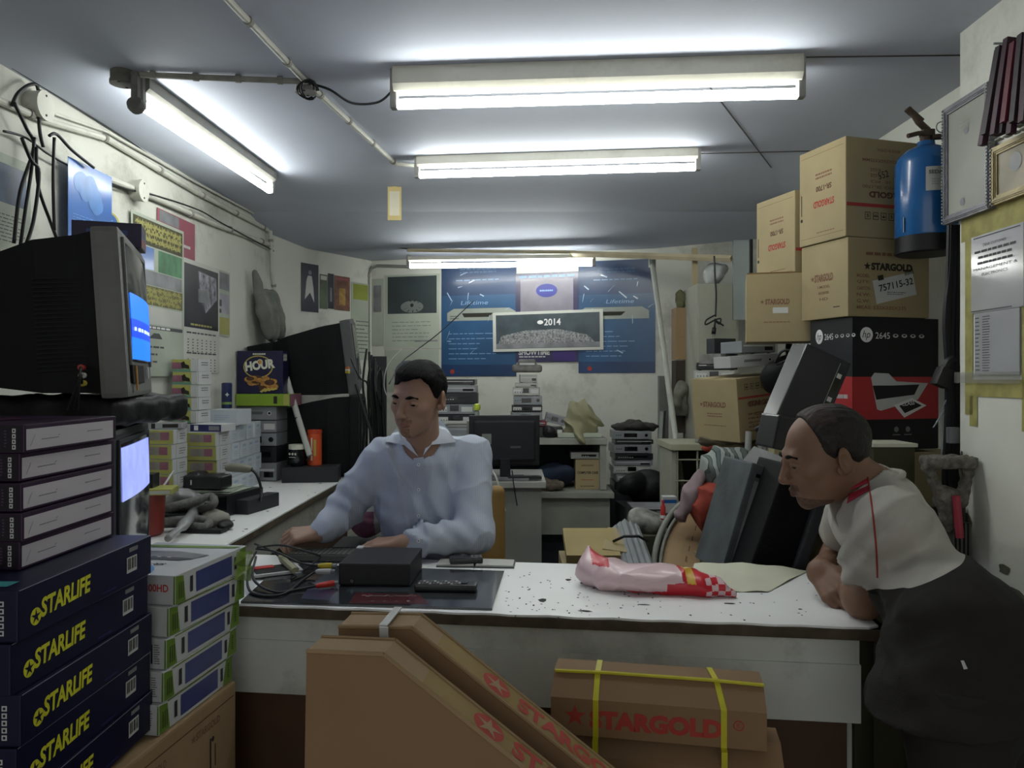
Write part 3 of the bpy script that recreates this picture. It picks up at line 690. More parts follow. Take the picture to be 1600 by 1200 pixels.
# ================================================================ televisions at the left
m_tvb = M('television_black', '101113', .6, spec=.2, var=.25, scale=8, bump=.1); m_tvg = M('television_grey', '6a6b69', .5, var=.1, scale=6, stain='4a4a46', stamt=.4, stscale=8)
m_glass = M('dark_glass', '223034', .08, var=0, spec=.8, coat=.6)
m_blit = M('lit_blue_picture', (.012, .15, .8), .3, emit=.7, var=0); m_blit2 = M('lit_deep_blue', (.008, .05, .55), .3, emit=.7, var=0); m_litw = M('lit_white_marks', (.6, .8, 1), .3, emit=1.0, var=0); m_vpatch = M('violet_screen_patch', (.25, .3, .75), .3, emit=.6, var=.5, scale=14)
def crt(label, loc, rot, W, Hh, body, bez, bd=.06, dep=.40, picture=True, grp=None, tap=1.0):
    t = thing('television', label, 'television', loc, 0, grp, rot=rot)
    b = B(); b.box((0, -bd/2, Hh/2), (W, bd, Hh), bez, bev=.012)
    sw, sh = W*.80, Hh*.70; sz = Hh*.57
    # screen opening frame
    for s_ in (-1, 1): b.box((s_*(sw/2+.006), -bd-.003, sz), (.012, .008, sh+.024), bez, bev=.003)
    b.box((0, -bd-.003, sz+sh/2+.006), (sw, .008, .012), bez, bev=.003)
    b.obj('bezel', t)
    b = B(); n = 12
    prof = [(1.0, 0), (.97, .03), (.93, .12), (.72, .26), (.52, .34), (.5, 1.0*dep)]
    vs = []; fs = []
    for s_, y in prof:
        s_ = 1-(1-s_)*tap; ww, hh2 = W*.96*s_, Hh*.94*s_; zc = Hh/2-(1-s_)*Hh*.12
        if y > .2: y = y*dep/.4
        vs += [(-ww/2, y, zc-hh2/2), (ww/2, y, zc-hh2/2), (ww/2, y, zc+hh2/2), (-ww/2, y, zc+hh2/2)]
    for i in range(len(prof)-1):
        for j in range(4): fs.append((i*4+j, i*4+(j+1) % 4, (i+1)*4+(j+1) % 4, (i+1)*4+j))
    fs.append(tuple(len(vs)-4+k for k in range(4))); b.add(vs, fs, body)
    for k in range(22):   # vent ribs on both sides
        for s_ in (-1, 1): b.box((s_*(W*.463), .075, Hh*.18+k*Hh*.025), (.006, .10, Hh*.010), body)
    b.obj('housing', t)
    # bulging glass
    b = B(); m = 10; vs = []; fs = []
    for i in range(m+1):
        for j in range(m+1):
            x = (i/m-.5)*sw; z = (j/m-.5)*sh; vs.append((x, -bd-.001-.014*math.cos(x/sw*2.2)*math.cos(z/sh*2.2), sz+z))
    for i in range(m):
        for j in range(m): fs.append((i*(m+1)+j, (i+1)*(m+1)+j, (i+1)*(m+1)+j+1, i*(m+1)+j+1))
    b.add(vs, fs, m_glass)
    Y_ = lambda x, z: -bd-.0022-.014*math.cos(x/sw*2.2)*math.cos(z/sh*2.2)
    def patch(x0, x1, z0, z1, mat, e=0, k=8):
        vs = []; fs = []
        for i in range(k+1):
            for j in range(k+1):
                x = x0+(x1-x0)*i/k; z = z0+(z1-z0)*j/k; vs.append((x, Y_(x, z)-e, sz+z))
        for i in range(k):
            for j in range(k): fs.append((i*(k+1)+j, (i+1)*(k+1)+j, (i+1)*(k+1)+j+1, i*(k+1)+j+1))
        b.add(vs, fs, mat)
    if picture == 1:
        patch(-sw*.49, sw*.49, -sh*.49, -sh*.30, m_blit, .0008); patch(-sw*.49, sw*.49, -sh*.30, -sh*.14, m_blit2, .0008); patch(-sw*.49, sw*.49, -sh*.14, sh*.08, m_blit, .0008)
        for k in range(6): patch(-sw*.4+sw*.13*k, -sw*.4+sw*(.13*k+.05+.03*(k % 2)), -sh*.24, -sh*.21, m_litw, .002, 2)
    if picture == 2: patch(-sw*.49, sw*.49, sh*.05, sh*.47, m_vpatch, .0008)  # pale violet emissive patch over the upper part of the screen
    b.obj('screen', t, smooth=True)
    return t
tv = crt('large grey and black television with a lit blue screen at the left edge', (-1.022, 1.985, 1.30), (math.radians(-3.5), 0, math.radians(109)), .46, .40, m_tvb, m_tvg, dep=.42, picture=1, grp='televisions on the side counter')
b = B(); b.box((-.09, -.064, .055), (.20, .006, .045), m_tvb, bev=.002); b.box((-.15, -.069, .045), (.018, .003, .06), M('orange_sticker', 'a5762c', .6)); b.box((.10, -.066, .06), (.016, .003, .03), m_wcard); b.obj('control_flap', tv)
b = B()
for k, c in enumerate(('a03028', 'c9c9c0', 'b9a838')): b.cyl((-.235, .03, .075-.018*k), (-.262, .03, .075-.018*k), .007, M('plug_'+c, c, .5), 8); b.tube(spline([(-.262, .03, .075-.018*k), (-.28, .03, .05), (-.27, .04+.01*k, -.02)]), .003, m_cable, 5)
b.obj('plug', tv)
tv2 = crt('old television with a pale violet patch on its screen beneath the large grey one', (-1.045, 1.985, .786), (0, 0, math.radians(106)), .46, .44, m_tvb, M('television_dark_bezel', '2c3335', .5, var=.2), dep=.40, picture=2, grp='televisions on the side counter')
# dark bag squeezed between
m_bagb = M('black_bag', '131415', .5, var=.3, bump=.3, spec=.2)
def fbag(p):
    return rbox((-1.1, 1.99, 1.268), (.17, .22, .034), .02)(p)+.008*wav(p, 45, 2)
o = sdf_obj('black_bag', [(fbag, (-1.32, 1.72, 1.2), (-.88, 2.26, 1.33), .009)], [m_bagb]); tag(o, 'crumpled black bag squeezed between the two televisions', 'bag')
b = B(); b.box((0, 0, .034), (.17, .11, .066), M('box_dark_violet', '251c3c', .4, var=.3, scale=12), bev=.002); Fs = faces(.17, .11, .066)
for f_ in ('front', 'right', 'left'): b.rect(Fs[f_], 0, -.016, .1, .018, M('box_red_band', '8a2c34', .5)); b.rect(Fs[f_], 0, .006, .1, .014, M('box_blue_band', '3a4a7c', .5), .0006)
o = b.obj('product_box'); o.location = (-1.115, 2.13, 1.705); o.rotation_euler = (0, 0, .35); tag(o, 'small dark violet box with red stripe on top of the large television', 'box')
# ================================================================ cartons at the right wall
m_hpk = M('box_black_gloss', '101215', .45, var=.15, scale=4, spec=.3); m_hpr = M('box_red', 'a82a2e', .5, var=.06); m_hpg = M('box_charcoal', '24272a', .4, var=.1)
RZ = .287
def put(o, C, rz, w, d, z, side='L'):
    c = corner_place(C, rz, w, d, side); o.location = (c.x, c.y, z); o.rotation_euler = (0, 0, rz); return o
w, d, h = .335, .20, .42
Fs = faces(w, d, h); b = B(); b.box((0, 0, h/2), (w, d, h), m_hpk, bev=.002); Fr_, Lf = Fs['front'], Fs['left']
b.rect(Fr_, 0, -.045, w-.001, .135, m_hpr); b.poly([(-d/2, -.03-.06), (d/2, -.045-.0675), (d/2, .0225), (-d/2, .0225+.01)], Lf, m_hpr)
b.poly([(-d/2, .033), (d/2, .0225), (d/2, h/2), (-d/2, h/2)], Lf, m_hpg, .0003)
for Fm, u, sc in ((Fr_, -.115, 1), (Lf, -.055, .75)):
    b.disc(Fm, u, .155, .024*sc, m_white, .0006, 24, .024); b.text('hp', Fm, u, .153, .028*sc, .03, m_hpk, .0, shear=.3, eps=.001)
    b.text('2645', Fm, u+.062*sc, .153, .055*sc, .02, m_white, .0)
    for k in range(4):
        x = u+(.112+.034*k)*sc; b.disc(Fm, x, .153, .011*sc, m_bar, .0006, 10, .006); b.disc(Fm, x, .154, .006*sc, m_hpk, .0009, 8, .003)
# printer picture on the box front
b.poly([(-.098, .02), (-.085, .035), (-.03, .033), (.0, .008), (.125, .002), (.085, -.05), (-.06, -.085), (-.075, -.08)], Fr_, m_bar, .0006)
b.poly([(-.092, -.005), (-.01, -.005), (.09, -.002), (.07, -.035), (-.03, -.045), (-.078, -.05)], Fr_, m_hpk, .0009)
b.poly([(-.075, .03), (-.03, .03), (-.002, .006), (-.082, .004)], Fr_, m_wcard, .0011)
b.poly([(-.01, -.068), (.06, -.045), (.118, -.07), (.03, -.108)], Fr_, m_white, .0012); b.poly([(.01, -.07), (.062, -.054), (.1, -.07), (.032, -.094)], Fr_, m_prk, .0014)
b.text('CLASS', Fr_, .045, -.063, .05, .012, m_white, .02, rot=.1, eps=.0018)
b.lines(Lf, .05, -.04, .06, .016, 1, m_bar, fill=.8, ragged=.02, seed=3)
b.poly([(-.075, .04), (-.06, .07), (-.03, .065), (-.012, .03), (-.05, .0), (-.02, -.03), (-.05, -.06), (-.075, -.03)], Lf, m_bar, .0006)
for k in range(2): b.disc(Fr_, .0+.045*k, -.145, .009, m_grey2); b.rect(Fr_, .045*k, -.162, .03, .003, m_grey2)
o = put(b.obj('printer_box'), (1.064, 2.4), RZ, w, d, 1.12); tag(o, 'black and red printer box with a printer pictured on its front', 'box')
def care(b, Fm, u, v, s=.022, n=3, seed=0):
    for k in range(n):
        x = u+k*s*1.45
        b.rect(Fm, x, v, s, s*1.1, m_prk, .0005); b.rect(Fm, x, v, s*.82, s*.92, m_card2, .0008)
        if (k+seed) % 3 == 0: b.text('5', Fm, x, v, s*.4, s*.5, m_prk, .02, eps=.001)
        elif (k+seed) % 3 == 1: b.star(Fm, x-s*.18, v, s*.35, m_prk, .001, .3, k=3); b.star(Fm, x+s*.18, v, s*.35, m_prk, .001, .3, k=3)
        else: b.disc(Fm, x, v-s*.1, s*.3, m_prk, .001, 8, s*.15); b.rect(Fm, x, v+s*.2, s*.08, s*.3, m_prk, .001)
def carton(w, d, h, up=True, kind=0, mat=None):
    mat = mat or m_card2
    Fs = faces(w, d, h); b = B(); b.box((0, 0, h/2), (w, d, h-.001), mat, bev=.004); Fr_, Lf = Fs['front'], Fs['left']
    fl = not up; s = 1 if up else -1; ro = 0 if up else math.pi
    if kind == 0:      # upside-down lettering with a red band
        b.rect(Fr_, 0, -.055*abs(s), w-.006, .011, m_prr, .0005)
        b.text('STARGOLD', Fr_, .03, .0-.02, .17, .02, m_prb, .05, rot=ro)
        for k, tx in enumerate(('MODEL NO: SR-1700', 'QTY: 10   PCS', 'G.W:        KGS', 'N.W:        KGS', 'MEAS: 532X335X335MM', 'MADE IN CHINA')):
            b.text(tx, Fr_, .02, .004+.018*k+(.012 if k > 3 else 0)+(.016 if k > 4 else 0), .2 if k in (0, 4) else .14 if k < 5 else .09, .010, m_prg, .02, rot=ro)
        b.text('552', Fr_, .0, .045, .04, .022, m_prk, .0, rot=.3); care(b, Fr_, -.06, -.088, .021, 4)
        b.text('STARGOLD', Lf, .01, -.03, .10, .022, m_prr, .04, rot=ro); b.text('SR-1700', Lf, .01, .02, .075, .018, m_prb, .03, rot=ro)
        b.lines(Lf, .01, .062, .08, .024, 2, m_prg, fill=.5, words=True, ragged=.1); b.rect(Lf, 0, -h/2+.022, d-.02, .0015, m_prg); b.rect(Lf, 0, h/2-.022, d-.02, .0015, m_prg)
        b.rect(Lf, -d/2+.012, -.02, .004, .07, m_prk); b.disc(Lf, -d/2+.012, -.07, .006, m_prk); b.lines(Lf, .02, -h/2+.034, .09, .007, 1, m_prg)
    elif kind == 1:
        b.text('STARGOLD', Fr_, .01, .035, .16, .024, m_prk, .06); b.star(Fr_, -.085, .035, .014, m_prk); b.lines(Fr_, .0, .075, .18, .012, 1, m_prg, fill=.8)
        for k, tx in enumerate(('MODEL:', 'QTY:', 'CARTON', 'N.W:', 'G.W:', 'MEAS: 532X335X335')): b.text(tx, Fr_, -.10+(.0 if k < 5 else .07), .005-.02*k, .05 if k < 5 else .19, .011, m_prg, .02)
        b.rect(Fr_, .02, -.03, .16, .075, m_bar, .0012, rot=.22); b.text('757115-32', Fr_, .025, -.02, .135, .022, m_prk, .015, rot=.22, eps=.002)
        b.rect(Fr_, -.035, .0, .022, .016, m_prk, .0018, rot=.22); b.lines(Fr_, .03, -.048, .08, .012, 2, m_prk, .002, seed=8, fill=.3)
        for k in range(6): b.rect(Fr_, .06+.006*k, .018+.0015*k, .003, .016, m_prk, .0018, rot=.22)
        b.text('STARGOLD', Lf, .0, .01, .09, .026, m_prg, .05); b.star(Lf, -.055, .01, .01, m_prg)
        for k, tx in enumerate(('1-MODEL', 'RECEIVER', 'HD')): b.text(tx, Lf, .0, -.02-.02*k, .06-.01*k, .009, m_prg, .02)
        b.rect(Lf, .06, -.09, .03, .003, m_prk)
    elif kind == 2:
        for Fm, W in ((Fr_, w), (Lf, d)):
            b.text('STARGOLD', Fm, .0, .02, W*.5, .022, m_prg, .05); b.star(Fm, -W*.29, .02, .009, m_prg); b.lines(Fm, 0, -.02, W*.35, .02, 2, m_prg, fill=.4); b.lines(Fm, 0, -.06, W*.5, .006, 1, m_prg)
    b.rect(Fs['top'], 0, 0, w-.01, .05, m_tapec, .0005)
    return b
w, d = .315, .225
o = put(carton(w, d, .25, kind=1).obj('carton'), (1.05, 2.4), RZ, w, d, 1.5415); tag(o, 'tan carton with a white number label standing on the printer box', 'box', 'cartons stacked by the right wall')
o = put(carton(w-.03, d, .315, up=False, kind=0).obj('carton'), (1.043, 2.4), RZ, w-.03, d, 1.792); tag(o, 'topmost tan carton behind the blue fire extinguisher, lettering upside down', 'box', 'cartons stacked by the right wall')
o = put(carton(.3, .225, .30, up=False, kind=0).obj('carton'), (.978, 2.655), RZ, .3, .225, 1.70); tag(o, 'tan carton at the left of the topmost one, just below the ceiling', 'box', 'cartons stacked by the right wall')
# open carton
w, d, h = .22, .2, .235
b = B(); th = .005
for c, s_ in (((-w/2, 0, h/2), (th, d, h)), ((w/2, 0, h/2), (th, d, h)), ((0, -d/2, h/2), (w, th, h)), ((0, d/2, h/2), (w, th, h)), ((0, 0, th/2), (w, d, th))): b.box(c, s_, m_card2)
Fs = faces(w, d, h); Fr_ = fr((0, -d/2-.0025, h/2), (1, 0, 0), (0, 0, 1)); b.star(Fr_, -.06, .02, .008, m_prg); b.text('STARGOLD', Fr_, -.01, .02, .08, .02, m_prg, .05); b.rect(Fr_, .0, -.01, .05, .02, m_bar); b.lines(Fr_, -.01, -.05, .09, .006, 1, m_prg)
b.box((w/2+.004, -d/2+.01, h/2), (.006, .03, h), m_tapec)
bod = b
tc = thing('open_carton', 'tan open carton left of the stacked cartons, at eye height', 'box', (.955, 2.75, 1.475), -.28)
bod.obj('body', tc); b = B(); b.box((w/2+.04, .0, h-.02), (.09, d, .004), m_cardin, rot=(0, 1.1, 0)); b.box((0, -d/2-.0, h+.0), (w, .004, .01), m_cardin); b.obj('flap', tc)
o = put(carton(.26, .24, .24, kind=2).obj('carton'), (.0, .0), 0, .26, .24, 0); tag(o, 'tilted tan carton with small printed icons in the pile at the right', 'box', 'cartons stacked by the right wall')
o.location = (.90, 3.02, 1.118); o.rotation_euler = (0, math.radians(-5), .52)
m_ = B(); Fs = faces(.26, .24, .24); m_.rect(Fs['front'], 0, .045, .25, .008, m_prr); care(m_, Fs['front'], -.08, .085, .02, 4, 2); m_.text('STARGOLD', Fs['front'], .0, .02, .15, .02, m_prb, .05); m_.lines(Fs['front'], 0, -.05, .16, .08, 5, m_prg, fill=.4, ragged=.6)
m_.obj('printed_marks', o)
b = B(); b.box((0, 0, .555), (.46, .42, 1.11), m_card2, bev=.004); o = b.obj('carton'); o.location = (1.2, 2.66, 0); o.rotation_euler = (0, 0, .15); tag(o, 'tall plain carton under the printer box, mostly hidden by the leaning man', 'box')
b = B(); b.box((0, 0, .555), (.20, .20, 1.11), m_card2, bev=.004); o = b.obj('carton'); o.location = (.945, 3.06, 0); o.rotation_euler = (0, 0, .1); tag(o, 'carton under the tilted one with printed icons', 'box')
# ================================================================ papers and posters on the walls
def poster(name, label, wall, x0, x1, yt, yb, mat, deco=None, off=.004, th=.0015, cat='poster', grp=None, tilt=0):
    A = wall(x0, yt, off); Bb = wall(x1, 590, off); zb = wall(x0, yb, off).z; zt = A.z
    r = Vector((Bb.x-A.x, Bb.y-A.y, 0)); W = r.length; Hh = zt-zb
    Fm = fr((0, 0, 0), r, (0, 0, 1)); 
    if tilt: Fm = Fm @ Matrix.Rotation(tilt, 4, 'Z')
    b = B(); b.box((0, 0, -th/2+.0001), (W, Hh, th), mat, T=Fm)
    if deco: deco(b, Fm, W, Hh)
    o = b.obj(name); o.location = ((A.x+Bb.x)/2, (A.y+Bb.y)/2, (zt+zb)/2); return tag(o, label, cat, grp)
m_pap = M('paper_white', 'b8bab2', .6, var=.06); m_papg = M('paper_greenish', 'a3aa9c', .6, var=.1, scale=5); m_ink = M('ink_grey', '4c4e50', .6, var=0); m_pblue = M('poster_blue', '2a60a8', .3, var=.25, scale=4, coat=.4)
m_pblue2 = M('poster_blue_light', '6f9bcc', .3, var=.3, scale=8); m_olive = M('olive_print', '3d3d22', .5, var=.4, scale=14); m_yg = M('yellow_print_pale', '9c985a', .6, var=.1)
m_pink = M('poster_maroon', '8c4a58', .5, var=.2, scale=3); m_night = M('photo_night', '23222c', .4, var=.5, scale=6, coat=.3); m_pgreen = M('photo_green', '4d7a58', .5, var=.4, scale=12)
def d0(b, F_, W, Hh):
    b.rect(F_, .0, Hh*.2, W*.8, Hh*.4, M('photo_slate', '3c4e66', .4, var=.5, scale=8)); b.lines(F_, 0, -Hh*.25, W*.8, Hh*.3, 8, m_ink, fill=.25)
poster('wall_poster', 'pale grey blue poster at the far left edge behind the black cables', WL, -30, 46, 225, 385, m_papg, d0)
def d1(b, F_, W, Hh):
    r = random.Random(1)
    [b.disc(F_, W*(.5*r.random()-.27), Hh*(.12+.2*r.random()), W*(.10+.07*r.random()), M('poster_cloud', '4c7cb8', .3, var=.2, scale=12), .0004+.00012*k, 14) for k in range(9)]; b.lines(F_, 0, -Hh*.18, W*.8, Hh*.3, 10, m_pblue2, fill=.18)
poster('wall_poster', 'glossy blue poster hanging on the left wall above the large television', WL, 88, 158, 244, 402, m_pblue, d1, off=.04)
def d2(b, F_, W, Hh):
    b.disc(F_, 0, 0, W*.5, M('sticker_yellow', 'b5ab50', .5), .0005, 24, Hh*.5); b.disc(F_, -.005, 0, W*.42, m_pblue, .0009, 24, Hh*.42); b.star(F_, -.01, .01, W*.14, m_white, .0013)
poster('round_sticker', 'round blue sticker with a white star behind the large television', WL, 158, 186, 326, 364, m_wall, d2, th=.0004, cat='sticker')
def d3(b, F_, W, Hh):
    b.rect(F_, 0, Hh*.40, W*.94, Hh*.16, m_olive, .0004); [b.star(F_, -W*.42+W*.84*((i*7+j*3) % 29)/28, Hh*(.445-.042*j)+Hh*.006*math.sin(i*2.1), W*(.022+.014*((i+j) % 3)), m_yg, .0008, .35, rot=i*.7, k=3+(i % 3)) for i in range(29) for j in range(3)]
    b.rect(F_, -W*.28, Hh*.24, W*.36, Hh*.14, m_pblue, .0005); b.rect(F_, W*.22, Hh*.24, W*.48, Hh*.14, m_pgreen, .0005); b.rect(F_, W*.02, Hh*.12, W*.88, Hh*.09, m_grp, .0005)
    b.rect(F_, 0, Hh*.01, W*.94, Hh*.12, M('khaki_print', '6b6848', .6, var=.3, scale=20), .0004); [b.star(F_, -W*.42+W*.84*((i*5+j*3) % 27)/26, Hh*(.045-.035*j)+Hh*.005*math.sin(i*2.7), W*(.020+.012*((i+j) % 3)), m_yg, .0008, .35, rot=i*.9, k=3+(i % 3)) for i in range(27) for j in range(3)]
    b.rect(F_, 0, -Hh*.115, W*.9, Hh*.11, m_pap, .0006); b.rect(F_, 0, -Hh*.19, W*.94, Hh*.022, m_ink, .0006); b.lines(F_, -W*.1, -Hh*.19, W*.62, Hh*.014, 1, m_white, .001, fill=.9, ragged=.02)
    b.poly([(-W*.2, -Hh*.26), (-W*.1, -Hh*.225), (.0, -Hh*.225), (W*.06, -Hh*.26)], F_, m_ink, .0006); b.lines(F_, 0, -Hh*.36, W*.7, Hh*.14, 3, m_ink, seed=5, fill=.25, ragged=.6); b.rect(F_, .05*W, -Hh*.44, W*.86, Hh*.09, m_papg, .0005)
poster('wall_calendar', 'tall pale calendar with green and yellow print behind the large television', WL, 200, 283, 327, 588, m_papg, d3, off=.012, cat='calendar', grp='calendars on the left wall')
poster('wall_poster', 'dull maroon poster partly covered by the tall pale calendar', WL, 244, 303, 324, 398, m_pink, lambda b, F_, W, Hh: (b.lines(F_, W*.26, -Hh*.1, W*.2, Hh*.08, 1, m_bar, fill=.8, ragged=.02), b.rect(F_, -W*.2, Hh*.36, W*.5, Hh*.24, m_grp)), off=.005)
def d4(b, F_, W, Hh):
    b.rect(F_, 0, Hh*.18, W*.92, Hh*.56, m_night, .0004); b.poly([(-W*.1, Hh*.42), (W*.4, Hh*.40), (W*.42, Hh*.2), (.1*W, Hh*.05), (-.05*W, Hh*.2)], F_, M('photo_silver', '8c8c94', .25, var=.6, scale=25, coat=.5), .0006)
    b.rect(F_, .05*W, Hh*.2, W*.3, Hh*.12, m_grp, .0008); b.lines(F_, 0, -Hh*.07, W*.6, Hh*.025, 1, m_yg, fill=.7)
    for r0 in (-.19, -.37): b.lines(F_, 0, Hh*(r0+.045), W*.8, Hh*.02, 1, m_ink, fill=.7, ragged=.05)
    for r0 in (-.235, -.41):
        for i in range(5):
            for j in range(7): b.rect(F_, -W*.36+W*.12*j, Hh*(r0+.03-.026*i), W*.035, Hh*.009, m_ink, .0006)
poster('wall_calendar', 'white calendar with a dark glossy photo beside the tall pale one', WL, 283, 341, 401, 562+20, m_pap, d4, off=.006, cat='calendar', grp='calendars on the left wall')
def d5(b, F_, W, Hh):
    b.rect(F_, 0, Hh*.34, W*.9, Hh*.26, m_grp); b.rect(F_, 0, 0, W*.9, Hh*.3, M('paper_lilac', '9a98a2', .6, var=.2)); b.rect(F_, 0, -Hh*.34, W*.9, Hh*.26, m_yg); b.rect(F_, -W*.2, 0, W*.2, Hh*.1, m_ink, .0008); b.rect(F_, -W*.2, -Hh*.12, W*.15, Hh*.06, m_ink, .0008)
poster('wall_calendar', 'narrow faded calendar right of the one with the dark photo', WL, 336, 358, 419, 524, m_papg, d5, cat='calendar', grp='calendars on the left wall')
# small posters on the slanting end of the left wall
def d6(b, F_, W, Hh):
    b.poly([(-W*.12, Hh*.25), (W*.1, Hh*.25), (W*.2, .0), (W*.25, -Hh*.3), (.0, -Hh*.1), (-W*.3, -Hh*.25), (-W*.2, .05)], F_, m_pap); b.disc(F_, W*.0, Hh*.32, W*.1, m_grp, .0006)
poster('wall_poster', 'dark poster with a pale figure on the rear left wall', WLB, 470, 497, 410, 486, m_night, d6, grp='posters on the rear left wall')
poster('wall_poster', 'small grey green poster next to the dark figure poster', WLB, 499, 511, 428, 482, M('poster_moss', '5a6452', .6, var=.3), lambda b, F_, W, Hh: b.rect(F_, 0, Hh*.4, W*.8, Hh*.12, m_pap), grp='posters on the rear left wall')
poster('wall_poster', 'narrow black poster between the green and the orange brown posters', WLB, 512, 521, 427, 482, m_night, lambda b, F_, W, Hh: b.rect(F_, 0, -Hh*.1, W*.3, Hh*.4, m_grp), grp='posters on the rear left wall')
poster('wall_poster', 'orange brown picture poster on the rear left wall', WLB, 522, 546, 430, 484, M('poster_sepia', '6a4a3c', .5, var=.4, scale=20), lambda b, F_, W, Hh: (b.rect(F_, .0, -Hh*.1, W*.4, Hh*.5, M('sepia_gold', '9c7a40', .5, var=.4, scale=30)), b.rect(F_, 0, Hh*.42, W*.8, Hh*.06, m_pink)), grp='posters on the rear left wall')
def d7(b, F_, W, Hh):
    b.rect(F_, 0, Hh*.38, W*.8, Hh*.2, M('calendar_lime', '8c9440', .6, var=.2)); b.lines(F_, W*.1, -.2*Hh, W*.7, Hh*.45, 9, m_ink, fill=.25)
poster('wall_calendar', 'tall calendar with lime green heading near the rear left corner', WLB, 548, 577, 440, 562, m_papg, d7, cat='calendar')
# grey cloth bag hanging on the left wall
m_gcloth = M('grey_cloth', '74776f', .9, var=.25, scale=8, bump=.4, bscale=80, stain='5c6e66', stamt=.6, stscale=12)
c0 = WL(400, 485, .085)
def bagf(p):
    q = p-np.array(c0); d = U(.05, ell((0, .02, -.03), (.05, .12, .15)), cone((-.02, -.06, .02), (-.045, -.14, .21), .05, .006), cone((0, .10, -.05), (0, .16, -.14), .05, .03))(q)
    return d+.010*np.sin(q[:, 1]*70+q[:, 2]*18+2*wav(q, 12))+.004*wav(q, 50)
o = sdf_obj('cloth_bag', [(bagf, c0-Vector((.12, .28, .26)), c0+Vector((.14, .30, .28)), .008)], [m_gcloth]); tag(o, 'grey cloth bag hanging from a nail on the left wall', 'bag')
# ================================================================ things on the side counter
def bx(name, label, cat, c, size, rz, mat, grp=None, marks=None, bev=.002, rot=None):
    b = B(); b.box((0, 0, size[2]/2), size, mat, bev=bev)
    if marks: marks(b, faces(*size))
    o = b.obj(name); o.location = c; o.rotation_euler = rot or (0, 0, rz); return tag(o, label, cat, grp)
m_ylw = M('box_yellow_green', '9a9a50', .5, var=.15); m_pnk = M('box_pinkish', '8a5a6c', .5, var=.3, scale=20); m_teal = M('box_teal_fade', '5f8a70', .5, var=.2)
def toner(b, Fs):
    F_, R = Fs['front'], Fs['right']; W, D, Hh = .115, .12, .055
    b.rect(F_, 0, 0, W-.002, Hh-.002, M('toner_yellow', 'a8a85a', .5, var=.1)); b.rect(F_, -W*.25, -Hh*.12, W*.48, Hh*.72, m_pnk, .0006); b.rect(F_, 0, -Hh*.38, W-.002, Hh*.2, m_teal, .0008)
    b.poly([(-W*.12, Hh*.2), (.0, Hh*.34), (W*.06, Hh*.1), (W*.2, Hh*.0), (W*.22, -Hh*.28), (-W*.1, -Hh*.2)], F_, m_prk, .001); b.rect(F_, W*.38, 0, W*.22, Hh*.94, m_wcard, .001)
    b.rect(R, 0, 0, D-.002, Hh-.002, m_wcard); b.lines(R, .01, .008, D*.5, .02, 2, m_ink, fill=.4); b.rect(R, -D*.42, 0, .003, Hh, m_ink, .0006)
tl = ['toner box at the top of the column of five on the left wall', 'second toner box of the column by the left wall', 'middle toner box in the column of five by the left wall', 'fourth toner box down in the column by the left wall', 'lowest toner box in the column by the left wall']
for i in range(5):
    o = bx('toner_box', tl[i], 'box', (-1.432+.003*(i % 2), 3.43, 1.431-.055-.0565*i), (.115, .12, .055), -.12, m_wcard, 'toner boxes by the left wall', toner)
bx('carton', 'white carton under the column of toner boxes', 'box', (-1.432, 3.44, CZ), (.125, .14, .367), -.1, m_wcard)
def ybox(b, Fs):
    for k in ('front', 'left'):
        F_ = Fs[k]; b.rect(F_, 0, 0, .128, .056, M('toner_yellow', 'a8a85a', .5, var=.1)); b.rect(F_, .0, .004, .1, .032, M('box_photo_grey', '8f8a84', .5, var=.3, scale=15), .0007); b.rect(F_, .03, .004, .035, .032, m_pnk, .001)
    R = Fs['right']; b.rect(R, 0, 0, .118, .054, m_wcard, .0006); b.rect(R, -.03, 0, .002, .05, m_ink, .001); b.lines(R, .02, 0, .05, .03, 3, m_ink, .001, fill=.3)
k = 0
for (x, y, z, lab) in ((-1.315, 3.32, 1.058, 'yellow and pink box at the top right of the small box pile'), (-1.315, 3.32, .998, 'yellow and pink box under the top right one in the small pile'),
                       (-1.318, 3.325, .938, 'third box down in the right column of the yellow box pile'), (-1.316, 3.32, .878, 'fourth box down in the yellow box pile, behind the black recorder'), (-1.316, 3.32, .80, 'bottom box of the yellow pile on the side counter'),
                       (-1.43, 3.16, 1.08, 'yellow and pink box on the left pile beside the televisions'), (-1.43, 3.16, 1.02, 'second box of the left yellow pile beside the televisions'), (-1.43, 3.16, .96, 'third box of the left yellow pile beside the televisions'), (-1.43, 3.16, .90, 'fourth box of the left yellow pile beside the televisions')):
    bx('cartridge_box', lab, 'box', (x, y, z), (.132, .122, .059), -.1+.04*(k % 3), m_wcard, 'yellow cartridge boxes', ybox); k += 1
bx('carton', 'low carton under the left yellow pile', 'box', (-1.43, 3.16, CZ), (.13, .13, .119), 0, m_wcard)
bx('carton', 'thin carton below the right yellow pile', 'box', (-1.316, 3.32, CZ), (.13, .12, .0195), 0, m_card)
bx('ink_box', 'small blue and white ink box on top of the yellow boxes', 'box', (-1.30, 3.34, 1.118), (.15, .11, .032), -.2, m_wcard, None, lambda b, Fs: (b.rect(Fs['front'], .0, 0, .146, .029, M('ink_navy', '2b2f5c', .4, var=.2)), b.rect(Fs['front'], -.045, 0, .02, .02, m_white, .0007), b.rect(Fs['front'], .04, 0, .05, .018, m_grp, .0007)))
bx('ink_box', 'flat clear and white pack on top of the left yellow pile', 'box', (-1.42, 3.17, 1.141), (.13, .10, .025), .2, M('clear_pack', '8f9294', .2, var=.2, coat=.5), None, lambda b, Fs: (b.rect(Fs['front'], .02, 0, .06, .015, m_prk), b.rect(Fs['front'], -.045, 0, .015, .02, m_prk)))
